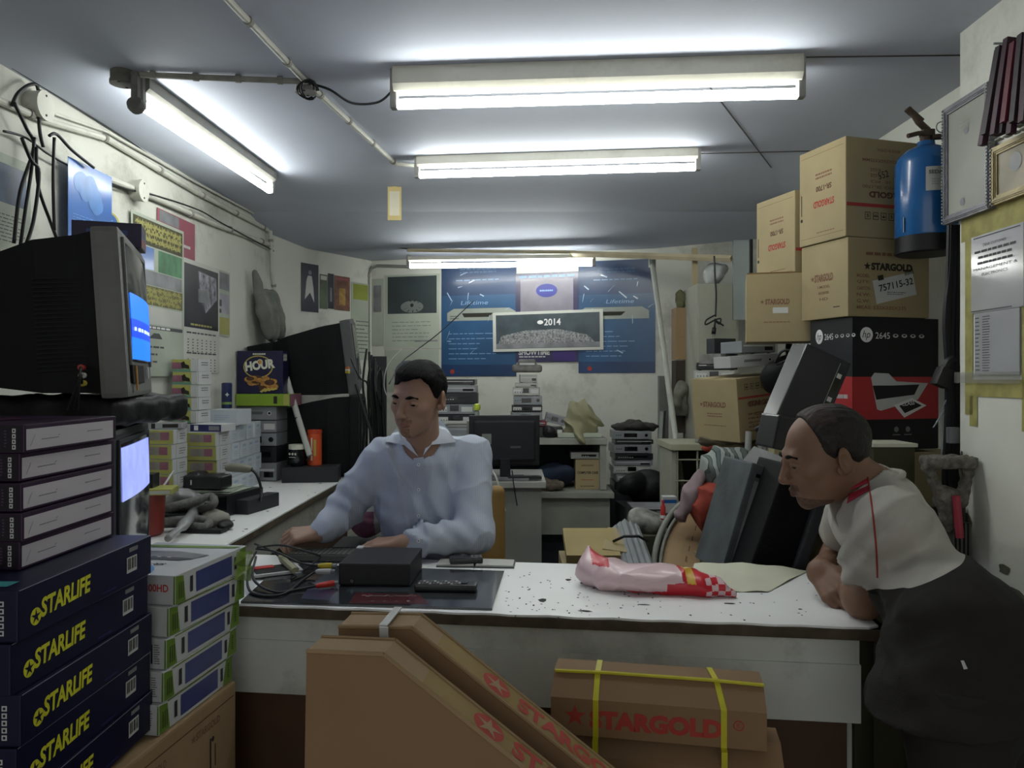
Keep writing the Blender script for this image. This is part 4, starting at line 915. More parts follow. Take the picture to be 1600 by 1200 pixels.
# white small boxes in rows
m_wb = M('white_small_box', 'b4bac0', .45, var=.06); m_wl = M('pale_blue_print', '8c9fb5', .5, var=.1)
def wbm(b, Fs):
    R = Fs['right']; b.rect(R, 0, .02, .05, .012, m_wl); b.lines(R, 0, -.012, .06, .03, 3, m_wl, fill=.3); F_ = Fs['front']; b.lines(F_, 0, 0, .05, .04, 3, m_wl, fill=.3); b.rect(F_, 0, .028, .06, .01, m_wl)
rows = ['bottom', 'second', 'third', 'top']; cols = ['nearest', 'second nearest', 'middle', 'second farthest', 'farthest']
b = B(); b.box((0, 0, .0415), (.10, .106, .083), m_wb, bev=.002); wbm(b, faces(.10, .106, .083)); proto = b.obj('small_box'); used = False
for j in range(5):
    for i in range(4):
        o = proto if not used else proto.copy()
        if used: COL.objects.link(o)
        used = True; tag(o, f'small white box in the {cols[j]} column, {rows[i]} row, of the white stack', 'box', 'small white boxes on the side counter')
        o.location = (-1.405+.006*math.sin(i*3+j), 3.65+.109*j, CZ+.0845*i); o.rotation_euler = (0, 0, .03*math.sin(i*2+j*5))
bx('small_box', 'wider white box lying on top of the small white boxes', 'box', (-1.40, 3.81, 1.1185), (.15, .16, .075), -.1, m_wb, None, lambda b, Fs: b.lines(Fs['front'], 0, 0, .08, .03, 3, m_wl, fill=.3))
b = B(); b.lathe([(.024, 0), (.026, .003), (.026, .125), (.022, .13)], M('navy_can', '1f2a52', .3, var=.2, scale=20, coat=.4), 18); b.lathe([(.0262, .02), (.0262, .032)], M('can_green_band', '6b8a48', .4), 18)
b.star(fr((0, -.0268, .07), (1, 0, 0), (0, 0, 1)), .012, 0, .012, m_bar, .0006, .5, k=4); o = b.obj('drink_can', smooth='auto'); o.location = (-1.452, 3.91, 1.194); tag(o, 'dark blue can standing beside the cookie box', 'can')
# receivers
m_rec = M('receiver_silver', '83878a', .4, metal=.3, var=.08); m_recb = M('receiver_black', '1d1f22', .35, var=.12, coat=.2); m_disp = M('display_dark', '0b0d10', .1, var=0, coat=.6)
def receiver(b, w, d, h, mat, style=0, top=None):
    b.box((0, 0, h/2), (w, d, h), top or mat, bev=.0025); b.box((0, -d/2-.002, h/2), (w*.996, .006, h*.96), mat, bev=.0015)
    Fm = fr((0, -d/2-.0051, h/2), (1, 0, 0), (0, 0, 1))
    if style == 0: b.rect(Fm, -.05*w, 0, w*.34, h*.5, m_disp, .0006); b.disc(Fm, w*.36, 0, h*.2, m_disp, .0006, 12); [b.disc(Fm, -w*.42+.012*k, 0, .003, m_disp, .0006, 8) for k in range(3)]
    if style == 1: b.rect(Fm, 0, h*.1, w*.22, h*.6, m_disp, .0006); b.rect(Fm, -w*.32, 0, w*.28, h*.5, m_bar, .0006); b.rect(Fm, w*.32, 0, w*.28, h*.5, m_bar, .0006); [b.disc(Fm, -w*.4+.014*k, -h*.1, .003, m_disp, .001, 8) for k in range(4)]
    if style == 2: b.rect(Fm, w*.1, 0, w*.5, h*.34, m_disp, .0006); [b.rect(Fm, -w*.4+.013*k, -h*.1, .007, .004, m_bar, .0008) for k in range(7)]
    if style == 3:
        for k in range(18): b.rect(Fm, -w*.2+w*.02*k, h*.02, w*.008, h*.22, m_disp, .0006, rot=-.4)
        b.disc(Fm, w*.32, 0, h*.16, m_bar, .0006, 12); b.disc(Fm, w*.32, 0, h*.09, m_disp, .001, 12)
    if style == 4: b.rect(Fm, 0, .1*h, w*.9, h*.12, m_bar, .0006); b.rect(Fm, w*.3, -h*.15, w*.24, h*.3, m_disp, .0006)
    for x in (-1, 1):
        for y in (-1, 1): b.cyl((x*w*.4, y*d*.38, -.0025), (x*w*.4, y*d*.38, .001), .006, m_blk, 8)
    T_ = fr((0, 0, h), (1, 0, 0), (0, 1, 0))
    for k in range(9): b.rect(T_, w*.2, -d*.2+.012*k, w*.3, .004, m_disp, .0004)
def rec(label, c, size, rz, mat=None, style=0, grp=None, rot=None):
    b = B(); receiver(b, *size, mat or m_rec, style); o = b.obj('satellite_receiver'); o.location = c; o.rotation_euler = rot or (0, 0, rz); return tag(o, label, 'receiver', grp)
z = CZ+.003
for i, (h, mt, stl, lb) in enumerate([(.10, m_rec, 4, 'silver receiver at the bottom of the stack under the cookie box'), (.085, m_recb, 2, 'black receiver low in the stack under the cookie box'), (.07, m_rec, 0, 'grey receiver in the middle of the stack under the cookie box'), (.065, m_rec, 1, 'pale receiver below the slotted one, under the cookie box'), (.075, m_rec, 3, 'light grey slotted receiver just under the green box')]):
    rec(lb, (-1.395, 4.31, z), (.22, .18, h), -.06, mt, stl, 'receivers under the cookie box'); z += h+.0035
g = bx('game_box', 'lime green box lying under the cookie box', 'box', (-1.355, 4.29, z), (.30, .20, .065), -.05, M('lime_card', '78942e', .45, var=.1), None, lambda b, Fs: (b.rect(Fs['front'], .07, 0, .02, .04, m_prk), b.rect(Fs['front'], .13, 0, .03, .06, m_ylw), b.rect(Fs['right'], 0, 0, .2, .06, m_pnk))); z += .066
m_cnavy = M('cookie_navy', '16173a', .35, var=.15, coat=.3); m_cook = M('cookie_brown', 'a87a3a', .6, var=.4, scale=40); m_cook2 = M('cookie_dark', '4a3020', .6, var=.3, scale=30); m_gold = M('gold_print', 'b09c4c', .5, var=.1); m_cream = M('cream_print', 'c9c9b8', .5, var=.05)
def cookies(b, Fs):
    F_ = Fs['front']; b.lines(F_, -.005, .100, .07, .010, 1, m_cream, fill=.8, ragged=.02); b.text('Happy', F_, -.002, .080, .05, .014, m_cream, .02, shear=.2)
    b.disc(F_, -.01, .03, .082, m_gold, .0005, 28, .062); b.disc(F_, -.01, .03, .076, m_cnavy, .0008, 28, .056); b.text('HOUR', F_, .0, .040, .165, .052, m_cream, .05, rot=.12, eps=.0012)
    b.disc(F_, .0, .056, .016, m_cream, .0014, 14); b.disc(F_, .0, .056, .012, m_cook, .0018, 12)
    rr = random.Random(4)
    for k in range(24): a = rr.random()*6.3; q = rr.random()**.5; b.disc(F_, .01+.085*q*math.cos(a), -.058+.036*q*math.sin(a), .020+.010*rr.random(), (m_cook, m_cook, m_cook2)[k % 3], .0010+.00025*k, 9, .012+.005*rr.random())
    for k in range(4): b.poly([(x, y) for x, y in ((-.0+.02*k, -.105+.004*k), (.03+.02*k, -.085), (.04+.02*k, -.092), (.012+.02*k, -.112+.004*k))], F_, m_gold, .006+.0003*k)
    R = Fs['right']; [b.poly([(-.04+.02*i, .06+.02*j), (-.03+.02*i, .09+.015*j), (-.02+.02*i, .07+.02*j)], R, m_cream, .0006) for i in range(3) for j in range(2)]
bx('cookie_box', 'navy cookie box with a picture of cookies on the side counter', 'box', (-1.378, 4.25, z), (.255, .09, .235), -.04, m_cnavy, None, cookies)
# dark base with mug, tin and paper roll
m_dkbox = M('charcoal_box', '24272a', .6, var=.15)
b = B(); b.prism([(-1.44, 0), (-1.15, 0), (-1.15, .085), (-1.44, .085)], 4.33, 4.37, m_dkbox)
o = bx('black_box', 'charcoal flat box carrying the mug and the orange tin', 'box', (-1.105, 4.245, CZ), (.30, .16, .082), .12, m_dkbox)
for q in list(COL.objects):
    pass
t = thing('mug', 'black mug with white rim and small white print on the charcoal box', 'mug', (-1.185, 4.235, .8625), -.3)
m_mug = M('mug_black', '101416', .25, var=0, coat=.5)
b = B(); b.lathe([(.034, 0), (.037, .004), (.042, .055), (.044, .092), (.0445, .118), (.041, .118), (.039, .02), (.0, .018)], m_mug, 22); b.lathe([(.0449, .094), (.0452, .119), (.041, .1195)], m_cream, 22); b.obj('cup', t, smooth='auto')
b = B(); Fm = fr((0, -.0445, .06), (1, 0, 0), (0, 0, 1)); [b.disc(Fm, -.018+.018*k, .010, .007, m_cream, .0006, 8) for k in range(3)]; b.lines(Fm, 0, -.008, .04, .005, 1, m_cream, .0014, fill=.8, ragged=.02); b.obj('print', t)
b = B(); b.tube(arc((.048, .06), .028, -1.4, 1.4, 10, lambda u, v: (u, 0, v)), .0055, m_mug, 8); b.obj('handle', t, smooth=True)
b = B(); b.lathe([(.037, 0), (.040, .003), (.040, .175), (.037, .178)], M('orange_tin', 'c4502a', .35, var=.12, scale=20, coat=.3), 20); b.lathe([(.0405, .176), (.042, .178), (.042, .196), (.038, .198)], M('orange_lid', 'b03f22', .4), 20)
Fm = fr((0, -.0412, .09), (1, 0, 0), (0, 0, 1)); b.rect(Fm, -.006, .03, .008, .07, m_cream); b.rect(Fm, .012, .01, .014, .09, m_gold, .0006); b.rect(Fm, -.006, -.045, .008, .03, m_cream)
o = b.obj('tin', smooth='auto'); o.location = (-1.10, 4.28, .8625); tag(o, 'orange cylindrical tin on the charcoal box beside the mug', 'tin')
b = B(); b.tube([P(484, 712, 4.20), P(465, 650, 4.26), P(447, 590, 4.30)], [.016, .017, .018], M('rolled_paper', 'a8aaa4', .6, var=.1), 12); b.tube([P(466, 655, 4.258), P(465.5, 652, 4.259)], .0185, m_blk, 12)
tag(b.obj('paper_roll', smooth='auto'), 'long white paper roll leaning against the dark monitors', 'roll')
# dark monitors behind
crt('lower dark monitor on the side counter, seen from its side', (-.955, 4.59, .785), (0, 0, math.radians(97)), .46, .465, m_tvb, m_tvb, dep=.40, tap=.45, picture=0, grp='dark monitors at the end of the side counter')
crt('upper dark television tilted on top of the lower dark monitor', (-.965, 4.60, 1.265), (math.radians(-7), math.radians(-5), math.radians(99)), .46, .43, m_tvb, M('bezel_dull', '4e5252', .6), dep=.46, tap=.6, picture=0, grp='dark monitors at the end of the side counter')
b = B(); p0 = P(541, 575, 4.33); [b.cyl(p0+Vector((0, 0, -.012*k)), p0+Vector((.02, -.02, -.012*k)), .008, M(('plug_orange', 'plug_white', 'plug_yellow2')[k], ('b0663a', 'c9c9c0', 'b9a838')[k], .5), 8) for k in range(3)]
tag(b.obj('audio_plugs'), 'orange, white and yellow plugs on the side of the upper dark television', 'plug')
# recorder pile in the middle of the side counter
t = thing('video_recorder', 'black recorder with a small label on the side counter', 'recorder', (-1.262, 3.30, CZ), -.25)
b = B(); b.box((0, 0, .045), (.27, .26, .085), m_recb, bev=.004); b.obj('casing', t)
b = B(); b.box((.02, -.131, .055), (.22, .006, .06), m_disp, bev=.002); b.box((0, -.133, .012), (.24, .004, .004), m_rec); b.lines(fr((.03, -.1345, .062), (1, 0, 0), (0, 0, 1)), 0, 0, .05, .014, 2, m_bar, .001, fill=.6, ragged=.05); b.obj('front_panel', t)
b = B(); b.box((.16, .02, .03), (.06, .24, .06), m_dkbox, bev=.004); o = b.obj('power_brick'); o.location = (-1.255, 3.33, CZ); o.rotation_euler = (0, 0, -.25); tag(o, 'low dark box at the right side of the black recorder', 'box')
b = B(); r = random.Random(2)
for k in range(4): b.box((.01*r.random(), .01*r.random(), .002+.0035*k), (.26-.02*k, .2, .0025), m_papg, rot=(0, 0, .3*(r.random()-.5)))
o = b.obj('paper_sheets'); o.location = (-1.29, 3.27, CZ+.089); tag(o, 'few sheets of paper between the recorder and the black gadget', 'paper')
t = thing('black_gadget', 'black moulded power unit on the papers above the recorder', 'device', (-1.275, 3.22, CZ+.106), -.15)
fg = lambda p: U(.015, rbox((0, 0, .03), (.085, .05, .028), .01), rbox((-.045, 0, .058), (.025, .035, .012), .008), rbox((.035, -.01, .055), (.03, .03, .008), .006))(p)
sdf_obj('casing', [(fg, (-.11, -.07, -.01), (.11, .07, .09), .004)], [m_recb], t); b = B(); b.box((-.045, -.052, .03), (.005, .004, .02), m_bar); b.obj('lever', t)
b = B(); b.tube([(0, 0, 0), (.03, 0, .002), (.10, 0, -.002), (.115, 0, -.004)], [.014, .019, .017, .010], M('beige_plastic', '77776a', .5, var=.1), 12); o = b.obj('hair_clipper', smooth='auto'); o.location = P(354, 731, 3.2); o.rotation_euler = (0, 0, -.2); tag(o, 'beige handheld gadget with a cord lying on the recorder pile', 'device')
b = B(); b.tube(spline([P(391, 733, 3.18), P(401, 742, 3.16), P(408, 765, 3.18), P(406, 785, 3.3), P(404, 792, 3.38)]), .0055, m_cable, 8); tag(b.obj('cable', smooth=True), 'black cord curving down from the beige gadget to the counter', 'cable')
# tangled grey ribbon cables
m_rib = M('grey_ribbed_cable', '62625e', .7, var=.3, scale=60, bump=.6, bscale=150)
def hose(label, pts, r, mat=m_rib, name='cable_coil', n=10): b = B(); b.tube(spline(pts, 7), r, mat, n); return tag(b.obj(name, smooth=True), label, 'cable')
hose('upper bent loop of thick grey cable beside the televisions', [PZ(232, 806, .83), PZ(250, 797, .86), PZ(300, 784, .88), PZ(329, 776, .89), PZ(333, 788, .87), PZ(310, 797, .84), PZ(250, 808, .80)], .016)
hose('lower bent loop of thick grey cable beside the televisions', [PZ(230, 820, .82), PZ(270, 814, .82), PZ(310, 812, .82), PZ(326, 816, .81), PZ(318, 824, .80), PZ(280, 820, .80)], .017)
b = B(); b.tube(spline([PZ(262, 842, .80), PZ(285, 822, .82), PZ(300, 805, .83), PZ(304, 800, .83)]), [.012]*6+[.020]*6+[.022]*6+[.016], M('clear_bag', '8d8f90', .25, var=.2, bump=.5, bscale=60), 10); tag(b.obj('rolled_plastic', smooth=True), 'rolled clear plastic bag lying among the cables', 'plastic bag')
def crump(label, c, rad, mat, seed, name='crumpled_cloth', cat='cloth', h=.006):
    c = np.array(c); rad = np.array(rad); f = lambda p: np.maximum(ell(c, rad)(p)+.35*rad.min()*wav(p, 1.6/rad.min(), seed)+.25*rad.min()*ridge(p, .9/rad.min(), seed+1), c[2]-rad[2]*.8-p[:, 2])
    o = sdf_obj(name, [(f, c-rad*1.5, c+rad*1.5, h)], [mat]); return tag(o, label, cat)
crump('crumpled grey cloth near the front of the side counter', PZ(338, 812, .81), (.06, .05, .034), M('rag_grey', '7f7d74', .9, var=.25), 3)
crump('black crumpled strap beside the grey cloth', PZ(352, 820, .80), (.03, .04, .022), m_blk, 6, 'black_strap', 'strap', .005)
b = B(); b.box((0, 0, .008), (.16, .05, .014), m_blk, bev=.004); o = b.obj('remote_control'); o.location = PZ(318, 832, CZ); o.rotation_euler = (0, 0, -.1); tag(o, 'black remote lying below the grey cloth on the side counter', 'remote control')
b = B(); b.lathe([(.05, 0), (.06, .01), (.066, .14), (.068, .15), (.062, .15), (.055, .02)], M('red_tub', '7d3028', .4, var=.15), 20); o = b.obj('tub', smooth='auto'); o.location = (-1.325, 2.78, CZ); tag(o, 'dull red round tub beside the televisions', 'tub')
bx('notebook', 'pale notebook lying on the red tub', 'notebook', (-1.31, 2.78, .9315), (.17, .12, .02), .2, m_ylw, None, lambda b, Fs: b.rect(Fs['front'], 0, 0, .165, .012, m_pap))
bx('black_gadget', 'small black box on the notebook over the red tub', 'device', (-1.345, 2.79, .952), (.10, .07, .05), .1, m_recb)
b = B(); b.tube([PZ(228, 800, .86), P(272, 735, 2.95)], .004, m_wcard, 6); tag(b.obj('white_stick'), 'thin white stick leaning against the red tub', 'stick')
crump('clear crumpled plastic in front of the yellow boxes', (-1.27, 2.98, .87), (.075, .06, .05), M('clear_bag', '8d8f90', .25), 9, 'plastic_bag', 'plastic bag'); bx('black_box', 'small dark box under the clear plastic', 'box', (-1.27, 2.98, CZ), (.15, .12, .05), .2, m_dkbox)
# ================================================================ things on the shop counter
m_gsheet = M('smoked_glass', '2a2f33', .08, var=.1, scale=3, coat=.8, spec=.7)
crn = [PZ(376, 943, CZ), PZ(769, 954, CZ), PZ(788, 895, CZ), PZ(440, 884, CZ)]
b = B(); vs = [(p.x, p.y, z) for z in (CZ+.0008, CZ+.006) for p in crn]; b.add(vs, [(3, 2, 1, 0), (4, 5, 6, 7), (0, 1, 5, 4), (1, 2, 6, 5), (2, 3, 7, 6), (3, 0, 4, 7)], m_gsheet)
GZ = CZ+.006
def pp(pts): return [(p.x, p.y) for p in (PZ(x, y, GZ) for x, y in pts)]
Fw = fr((0, 0, GZ), (1, 0, 0), (0, 1, 0))
b.poly(pp([(545, 943), (556, 926), (655, 929), (672, 944)]), Fw, M('dark_red_print', '4e1a1e', .3, var=.15, coat=.4), .0003)
q = PZ(608, 931, GZ); b.tube([Vector((q.x-.07+.0035*i, q.y+.008*math.sin(i*1.1)*(.5+.5*math.sin(i*.37)), GZ+.0004)) for i in range(41)], .0009, m_grp, 4); q = PZ(610, 939.5, GZ)
for k in range(4): b.star(Fw, q.x-.045+.03*k, q.y, .007, m_grp, .0006, .55, k=3+k % 2)
b.poly(pp([(470, 935), (482, 918), (525, 921), (515, 938)]), Fw, M('blue_dark_print', '262b4a', .3, coat=.4), .0003)
b.poly(pp([(540, 925), (548, 915), (640, 917), (648, 925)]), Fw, M('painted_glass_glare', '3e4448', .2, coat=.6), .0003)  # paler strip: a glare painted onto the glass
tag(b.obj('glass_sheet'), 'dark glass sheet lying on the left half of the counter', 'glass sheet')
t = thing('power_supply', 'black box-shaped power supply on the glass sheet in front of the seated person', 'device', (PZ(584, 917, GZ).x, 2.075, GZ+.0005), -.05)
b = B(); b.box((0, .10, .031), (.195, .20, .060), M('matte_black', '17181b', .5, var=.15, bump=.15, bscale=300), bev=.005); b.obj('casing', t)
b = B(); b.box((-.085, .19, .0625), (.018, .03, .003), m_wcard); b.obj('paper_label', t); b = B(); b.cyl((-.06, -.001, .014), (-.06, -.0035, .014), .005, m_disp, 10); b.obj('socket', t)
for i in range(4):
    b = B(); b.cyl(((-.08, .08)[i % 2], (.02, .18)[i//2], -.0004), ((-.08, .08)[i % 2], (.02, .18)[i//2], .002), .008, m_blk, 8); b.obj('foot', t)
def remote(label, c, rz, L=.165, W=.042, loc=None):
    t = thing('remote_control', label, 'remote control', c, rz); b = B(); b.box((0, 0, .010), (L, W, .018), m_recb, bev=.006); b.obj('casing', t)
    b = B(); r = random.Random(8)
    for i in range(12):
        for j in range(3): b.box((-L*.42+i*L*.058, -W*.28+j*W*.28, .020), (.006, .006, .002), m_bar if (i+j) % 3 == 0 else m_grey2)
    b.cyl((L*.3, 0, .019), (L*.3, 0, .0215), .009, m_disp, 12); b.obj('keypad', t); return t
q = PZ(697, 922, GZ); remote('black remote control with many keys on the glass sheet', (q.x, q.y, GZ+.0003), -.06, .165, .045)
t = thing('open_notebook', 'open white notebook lying at the back edge of the counter', 'notebook', PZ(743, 882, CZ+.0003), -.06)
b = B(); b.box((.003, 0, .0018), (.235, .085, .0035), m_ink, bev=.001); b.obj('cover', t); b = B(); b.box((-.058, 0, .006), (.112, .078, .005), m_pap, rot=(0, -.02, 0)); b.box((.06, 0, .006), (.112, .078, .005), m_pap, rot=(0, .02, 0)); b.obj('pages', t)
t = thing('phone', 'black mobile phone on the open notebook', 'phone', PZ(728, 879, CZ+.009), .15); b = B(); b.box((0, 0, .009), (.10, .045, .017), m_recb, bev=.006); b.obj('casing', t); b = B(); b.box((-.025, 0, .0178), (.04, .035, .001), m_disp); b.obj('display', t)
b = B(); [b.box((.02+.012*i, -.012+.012*j, .018), (.009, .008, .0015), m_grey2) for i in range(3) for j in range(3)]; b.obj('keypad', t)
b = B(); b.box((0, 0, .010), (.20, .09, .018), M('keyboard_grey', '4b4c46', .6), bev=.004)
for i in range(13):
    for j in range(5): b.box((-.09+.0148*i, -.034+.017*j, .0205), (.012, .013, .004), M('key_grey', '5e5f58', .6))
o = b.obj('keyboard'); o.location = PZ(505, 872, GZ); o.rotation_euler = (0, 0, -.05); tag(o, 'grey keyboard under the right hand of the seated person', 'keyboard')
def plug(label, a, c, mat, tipc):
    a = Vector(a); c = Vector(c); d = (c-a).normalized(); b = B(); b.tube([a, a.lerp(c, .15), a.lerp(c, .75), c], [.004, .007, .0085, .0085], mat, 10); b.cyl(c, c+d*.012, .0055, m_rec, 10); return tag(b.obj('cable_plug', smooth='auto'), label, 'plug')
GZ1 = GZ+.011
plug('yellow plug beside the black power supply', PZ(497, 884, GZ1+.02), PZ(519, 884, GZ1+.02), M('plug_yellow', 'b5a020', .45), 0)
plug('white plug beside the black power supply', PZ(493, 893, GZ1+.01), PZ(517, 893, GZ1+.01), M('plug_white2', 'b9b9b4', .45), 0)
plug('red plug in front of the black power supply', PZ(493, 916, GZ1), PZ(521, 911, GZ1), M('plug_red', 'b0281e', .45), 0)
b = B(); a, c = PZ(437, 870, .81), PZ(461, 892, .80); b.tube([a, a.lerp(c, .2), c], [.006, .011, .010], M('beige_plug', '9c9a7a', .5), 8); b.box(c.lerp(a, -.2), (.012, .018, .008), m_rec, rot=(0, 0, -.8)); tag(b.obj('cable_plug'), 'beige plug with a metal tip on the cable tangle', 'plug')
b = B()
for pts in ([(400, 858, .83), (430, 862, .83), (470, 880, .81), (497, 884, .817)], [(400, 870, .82), (396, 905, .80), (430, 925, .79), (470, 920, .79), (493, 916, .797)], [(402, 855, .84), (440, 852, .83), (480, 862, .82), (500, 868, .81)],
            [(400, 862, .825), (388, 890, .80), (392, 925, .79), (440, 929, .79), (475, 905, .79), (492, 893, .80)], [(398, 850, .84), (420, 858, .83), (437, 870, .81)], [(455, 905, .79), (490, 880, .80), (500, 870, .80)]):
    b.tube(spline([PZ(*p) for p in pts], 8), .0036, m_cable, 6)
tag(b.obj('cable_tangle', smooth=True), 'tangle of thin black cables at the left end of the counter', 'cable')
b = B(); b.box((0, 0, .004), (.14, .10, .008), m_bar, bev=.002); b.box((0, 0, .0085), (.12, .08, .002), m_recb); b.box((-.03, .025, .010), (.06, .03, .003), m_red); o = b.obj('circuit_tray'); o.location = PZ(430, 893, CZ+.0075); o.rotation_euler = (0, 0, .5); tag(o, 'white edged tray with a red block under the cables', 'tray')
# plastic bag
m_bagp = M('bag_pink_white', 'd8bcc0', .3, var=.06, scale=6, bump=.2, bscale=15, coat=.2); m_bagr = M('bag_red_print', 'c01f2e', .35, var=.1, coat=.2); m_bagy = M('bag_yellow_print', 'c9a030', .4)
def bagf2(p):
    d = U(.04, ell((.34, 2.07, .812), (.13, .075, .040), (0, 0, -.12)), ell((.25, 2.11, .818), (.055, .06, .036)), cone((.215, 2.13, .82), (.215, 2.16, .875), .035, .006), ell((.47, 2.03, .806), (.075, .05, .028), (0, 0, -.3)), cone((.50, 2.02, .80), (.575, 1.99, .79), .025, .006))
    d = d(p)+.007*np.abs(wav(p*np.array((1, 1.5, 1)), 20, 2))-.005*ridge(p, 28, 3)**2+.003*np.sin(p[:, 0]*90+p[:, 2]*60)*np.clip((p[:, 0]-.42)/.1, 0, 1)
    return np.maximum(d, CZ+.001-p[:, 2])
def pickb(c, si):
    x, y, z = c.T; red = ((x > .405) & (z < .812+.10*(x-.40)) & (y < 2.06)) | ((x > .445) & (x < .56) & (z > .79)) | ((y < 2.02) & (z < .792) & (x > .30)) | ((x < .26) & (z > .845) & (x > .218))
    chk = ((np.floor(x*60)+np.floor(z*70)) % 2 > 0) & (x > .50); yel = (x > .455) & (x < .475) & (z > .815)
    out = (red & ~chk).astype(int); out[yel] = 2; return out
tag(sdf_obj('plastic_bag', [(bagf2, (.15, 1.94, .775), (.60, 2.20, .89), .0036)], [m_bagp, m_bagr, m_bagy], pick=pickb), 'pink white and red plastic bag lying on the counter', 'plastic bag')
# cream paper sheet beside it
b = B(); n, m = 14, 8; c4 = [PZ(1068, 925, CZ), PZ(1200, 926, CZ), PZ(1262, 893, CZ), PZ(1085, 882, CZ)]; vs = []; fs = []
for j in range(m+1):
    for i in range(n+1):
        u, v = i/n, j/m; p = (c4[0]*(1-u)+c4[1]*u)*(1-v)+(c4[3]*(1-u)+c4[2]*u)*v; vs.append((p.x, p.y, CZ+.0015+.010*math.sin(math.pi*u)*v+.004*math.sin(u*9+v*4)**2))
k = len(vs); vs += [(x, y, max(z-.0008, CZ+.0002)) for x, y, z in vs]
for j in range(m):
    for i in range(n): a = j*(n+1)+i; fs += [(a, a+1, a+n+2, a+n+1), (k+a, k+a+n+1, k+a+n+2, k+a+1)]
b.add(vs, fs, M('cream_paper', 'c9cab4', .45, var=.05)); tag(b.obj('paper_sheet', smooth=True), 'cream paper sheet spread between the plastic bag and the leaning person', 'paper')
# ================================================================ back wall
def cal_ornament(b, F_, W, Hh):
    b.rect(F_, 0, 0, W*.96, Hh*.98, m_papg, .0003); b.rect(F_, 0, Hh*.22, W*.86, Hh*.5, M('photo_slate_green', '343c3e', .5, var=.2, scale=3), .0006); b.disc(F_, 0, Hh*.06, W*.2, M('ornament_pale', '6e7470', .5), .0009, 20, Hh*.08)
    for k in range(9):
        a = -2.6+.55*k; b.poly([(W*.2*math.cos(a)*q+W*.02*q2, Hh*.07+Hh*.10*math.sin(a)*q) for q, q2 in ((1, 0), (.75, .6), (.5, .8), (.7, -.3))], F_, m_prk, .0012)
    b.disc(F_, 0, Hh*.08, W*.03, m_prk, .0014); b.lines(F_, 0, -Hh*.27, W*.7, Hh*.3, 6, m_ink, fill=.12); b.rect(F_, W*.25, -Hh*.4, W*.4, Hh*.02, m_grp, .0008)
poster('wall_calendar', 'pale calendar with a round calligraphy ornament on the left of the back wall', WB, 600, 689, 430, 545, m_pap, cal_ornament, cat='calendar')
poster('wall_poster', 'pale sheet with blue grey shape below the ornament calendar', WB, 602, 686, 547, 612, m_papg, lambda b, F_, W, Hh: b.disc(F_, -W*.05, -Hh*.1, W*.28, M('shape_blue_grey', '5c6470', .6, var=.3), .0006, 20, Hh*.35))
poster('wall_poster', 'narrow pale sheet in the back left corner', WB, 581, 599, 436, 540, m_papg, lambda b, F_, W, Hh: b.rect(F_, 0, Hh*.2, W*.7, Hh*.4, m_grp))
m_dblue = M('poster_deep_blue', '20395c', .4, var=.22, scale=4, coat=.25, bump=.5, bscale=9); m_lblue = M('poster_print_pale', '7f9dc0', .4, var=.1); m_slv = M('picture_silver', '8a9088', .4, var=.1)
def blue(side):
    def f(b, F_, W, Hh):
        b.rect(F_, 0, -Hh*.1, W*.99, Hh*.6, M('poster_mid_blue', '264c70', .4, var=.2, scale=5, coat=.25, bump=.5, bscale=9), .0003)
        s = side; b.lines(F_, 0, Hh*.41, W*.5, Hh*.05, 2, M('poster_print_dim', '3f5878', .4), .0006, fill=.6, ragged=.2)
        b.lines(F_, 0, Hh*.33, W*.6, Hh*.02, 1, m_lblue, fill=.4); b.text('Lifetime', F_, -W*.05*s, Hh*.135, W*.36, Hh*.035, m_lblue, .0, shear=.3, eps=.0008)
        x0, x1 = (-.42*W, .5*W) if s > 0 else (-.5*W, .42*W); y = Hh*.03; c = W*.09
        b.poly([(x0, y-.05*Hh), (x1, y-.05*Hh), (x1, y+.0*Hh+.02*Hh), (x1-c, y+.055*Hh), (x0+c, y+.055*Hh), (x0, y+.02*Hh)], F_, m_slv, .0008)
        b.poly([(x0+W*.2, y+.015*Hh), (x0+W*.62, y+.015*Hh), (x0+W*.56, y-.02*Hh), (x0+W*.23, y-.02*Hh)], F_, m_prk, .0012); b.lines(F_, x0+W*.1, y-.02*Hh, W*.12, .04*Hh, 2, m_ink, .0012, fill=.4)
        b.lines(F_, -W*.05, -Hh*.24, W*.7, Hh*.26, 6, m_lblue, .0006, fill=.13, seed=side+3, ragged=.5)
        b.rect(F_, 0, -Hh*.48, W*.99, Hh*.035, m_dblue, .0008); b.disc(F_, -W*.35, -Hh*.46, W*.03, m_prr, .0012)
        rr = random.Random(side+7)       # creases of the shiny film
        for k in range(14):
            x, y2, a, l = (rr.random()-.5)*.9*W, (rr.random()-.5)*.8*Hh, rr.random()*3, .02+.05*rr.random(); b.poly([(x, y2), (x+l*math.cos(a), y2+l*math.sin(a)), (x+l*math.cos(a)+.006, y2+l*math.sin(a)+.004), (x+.004, y2+.008)], F_, M('film_crease', '9fb4cc', .15, coat=.8, var=0), .0016)
    return f
poster('wall_poster', 'glossy blue receiver poster left of the middle on the back wall', WB, 690, 807, 409, 588, m_dblue, blue(1), grp='glossy blue posters on the back wall')
poster('wall_poster', 'glossy blue receiver poster at the right of the back wall, beside the leaning pole', WB, 904, 1024, 409, 583, m_dblue, blue(-1), grp='glossy blue posters on the back wall')
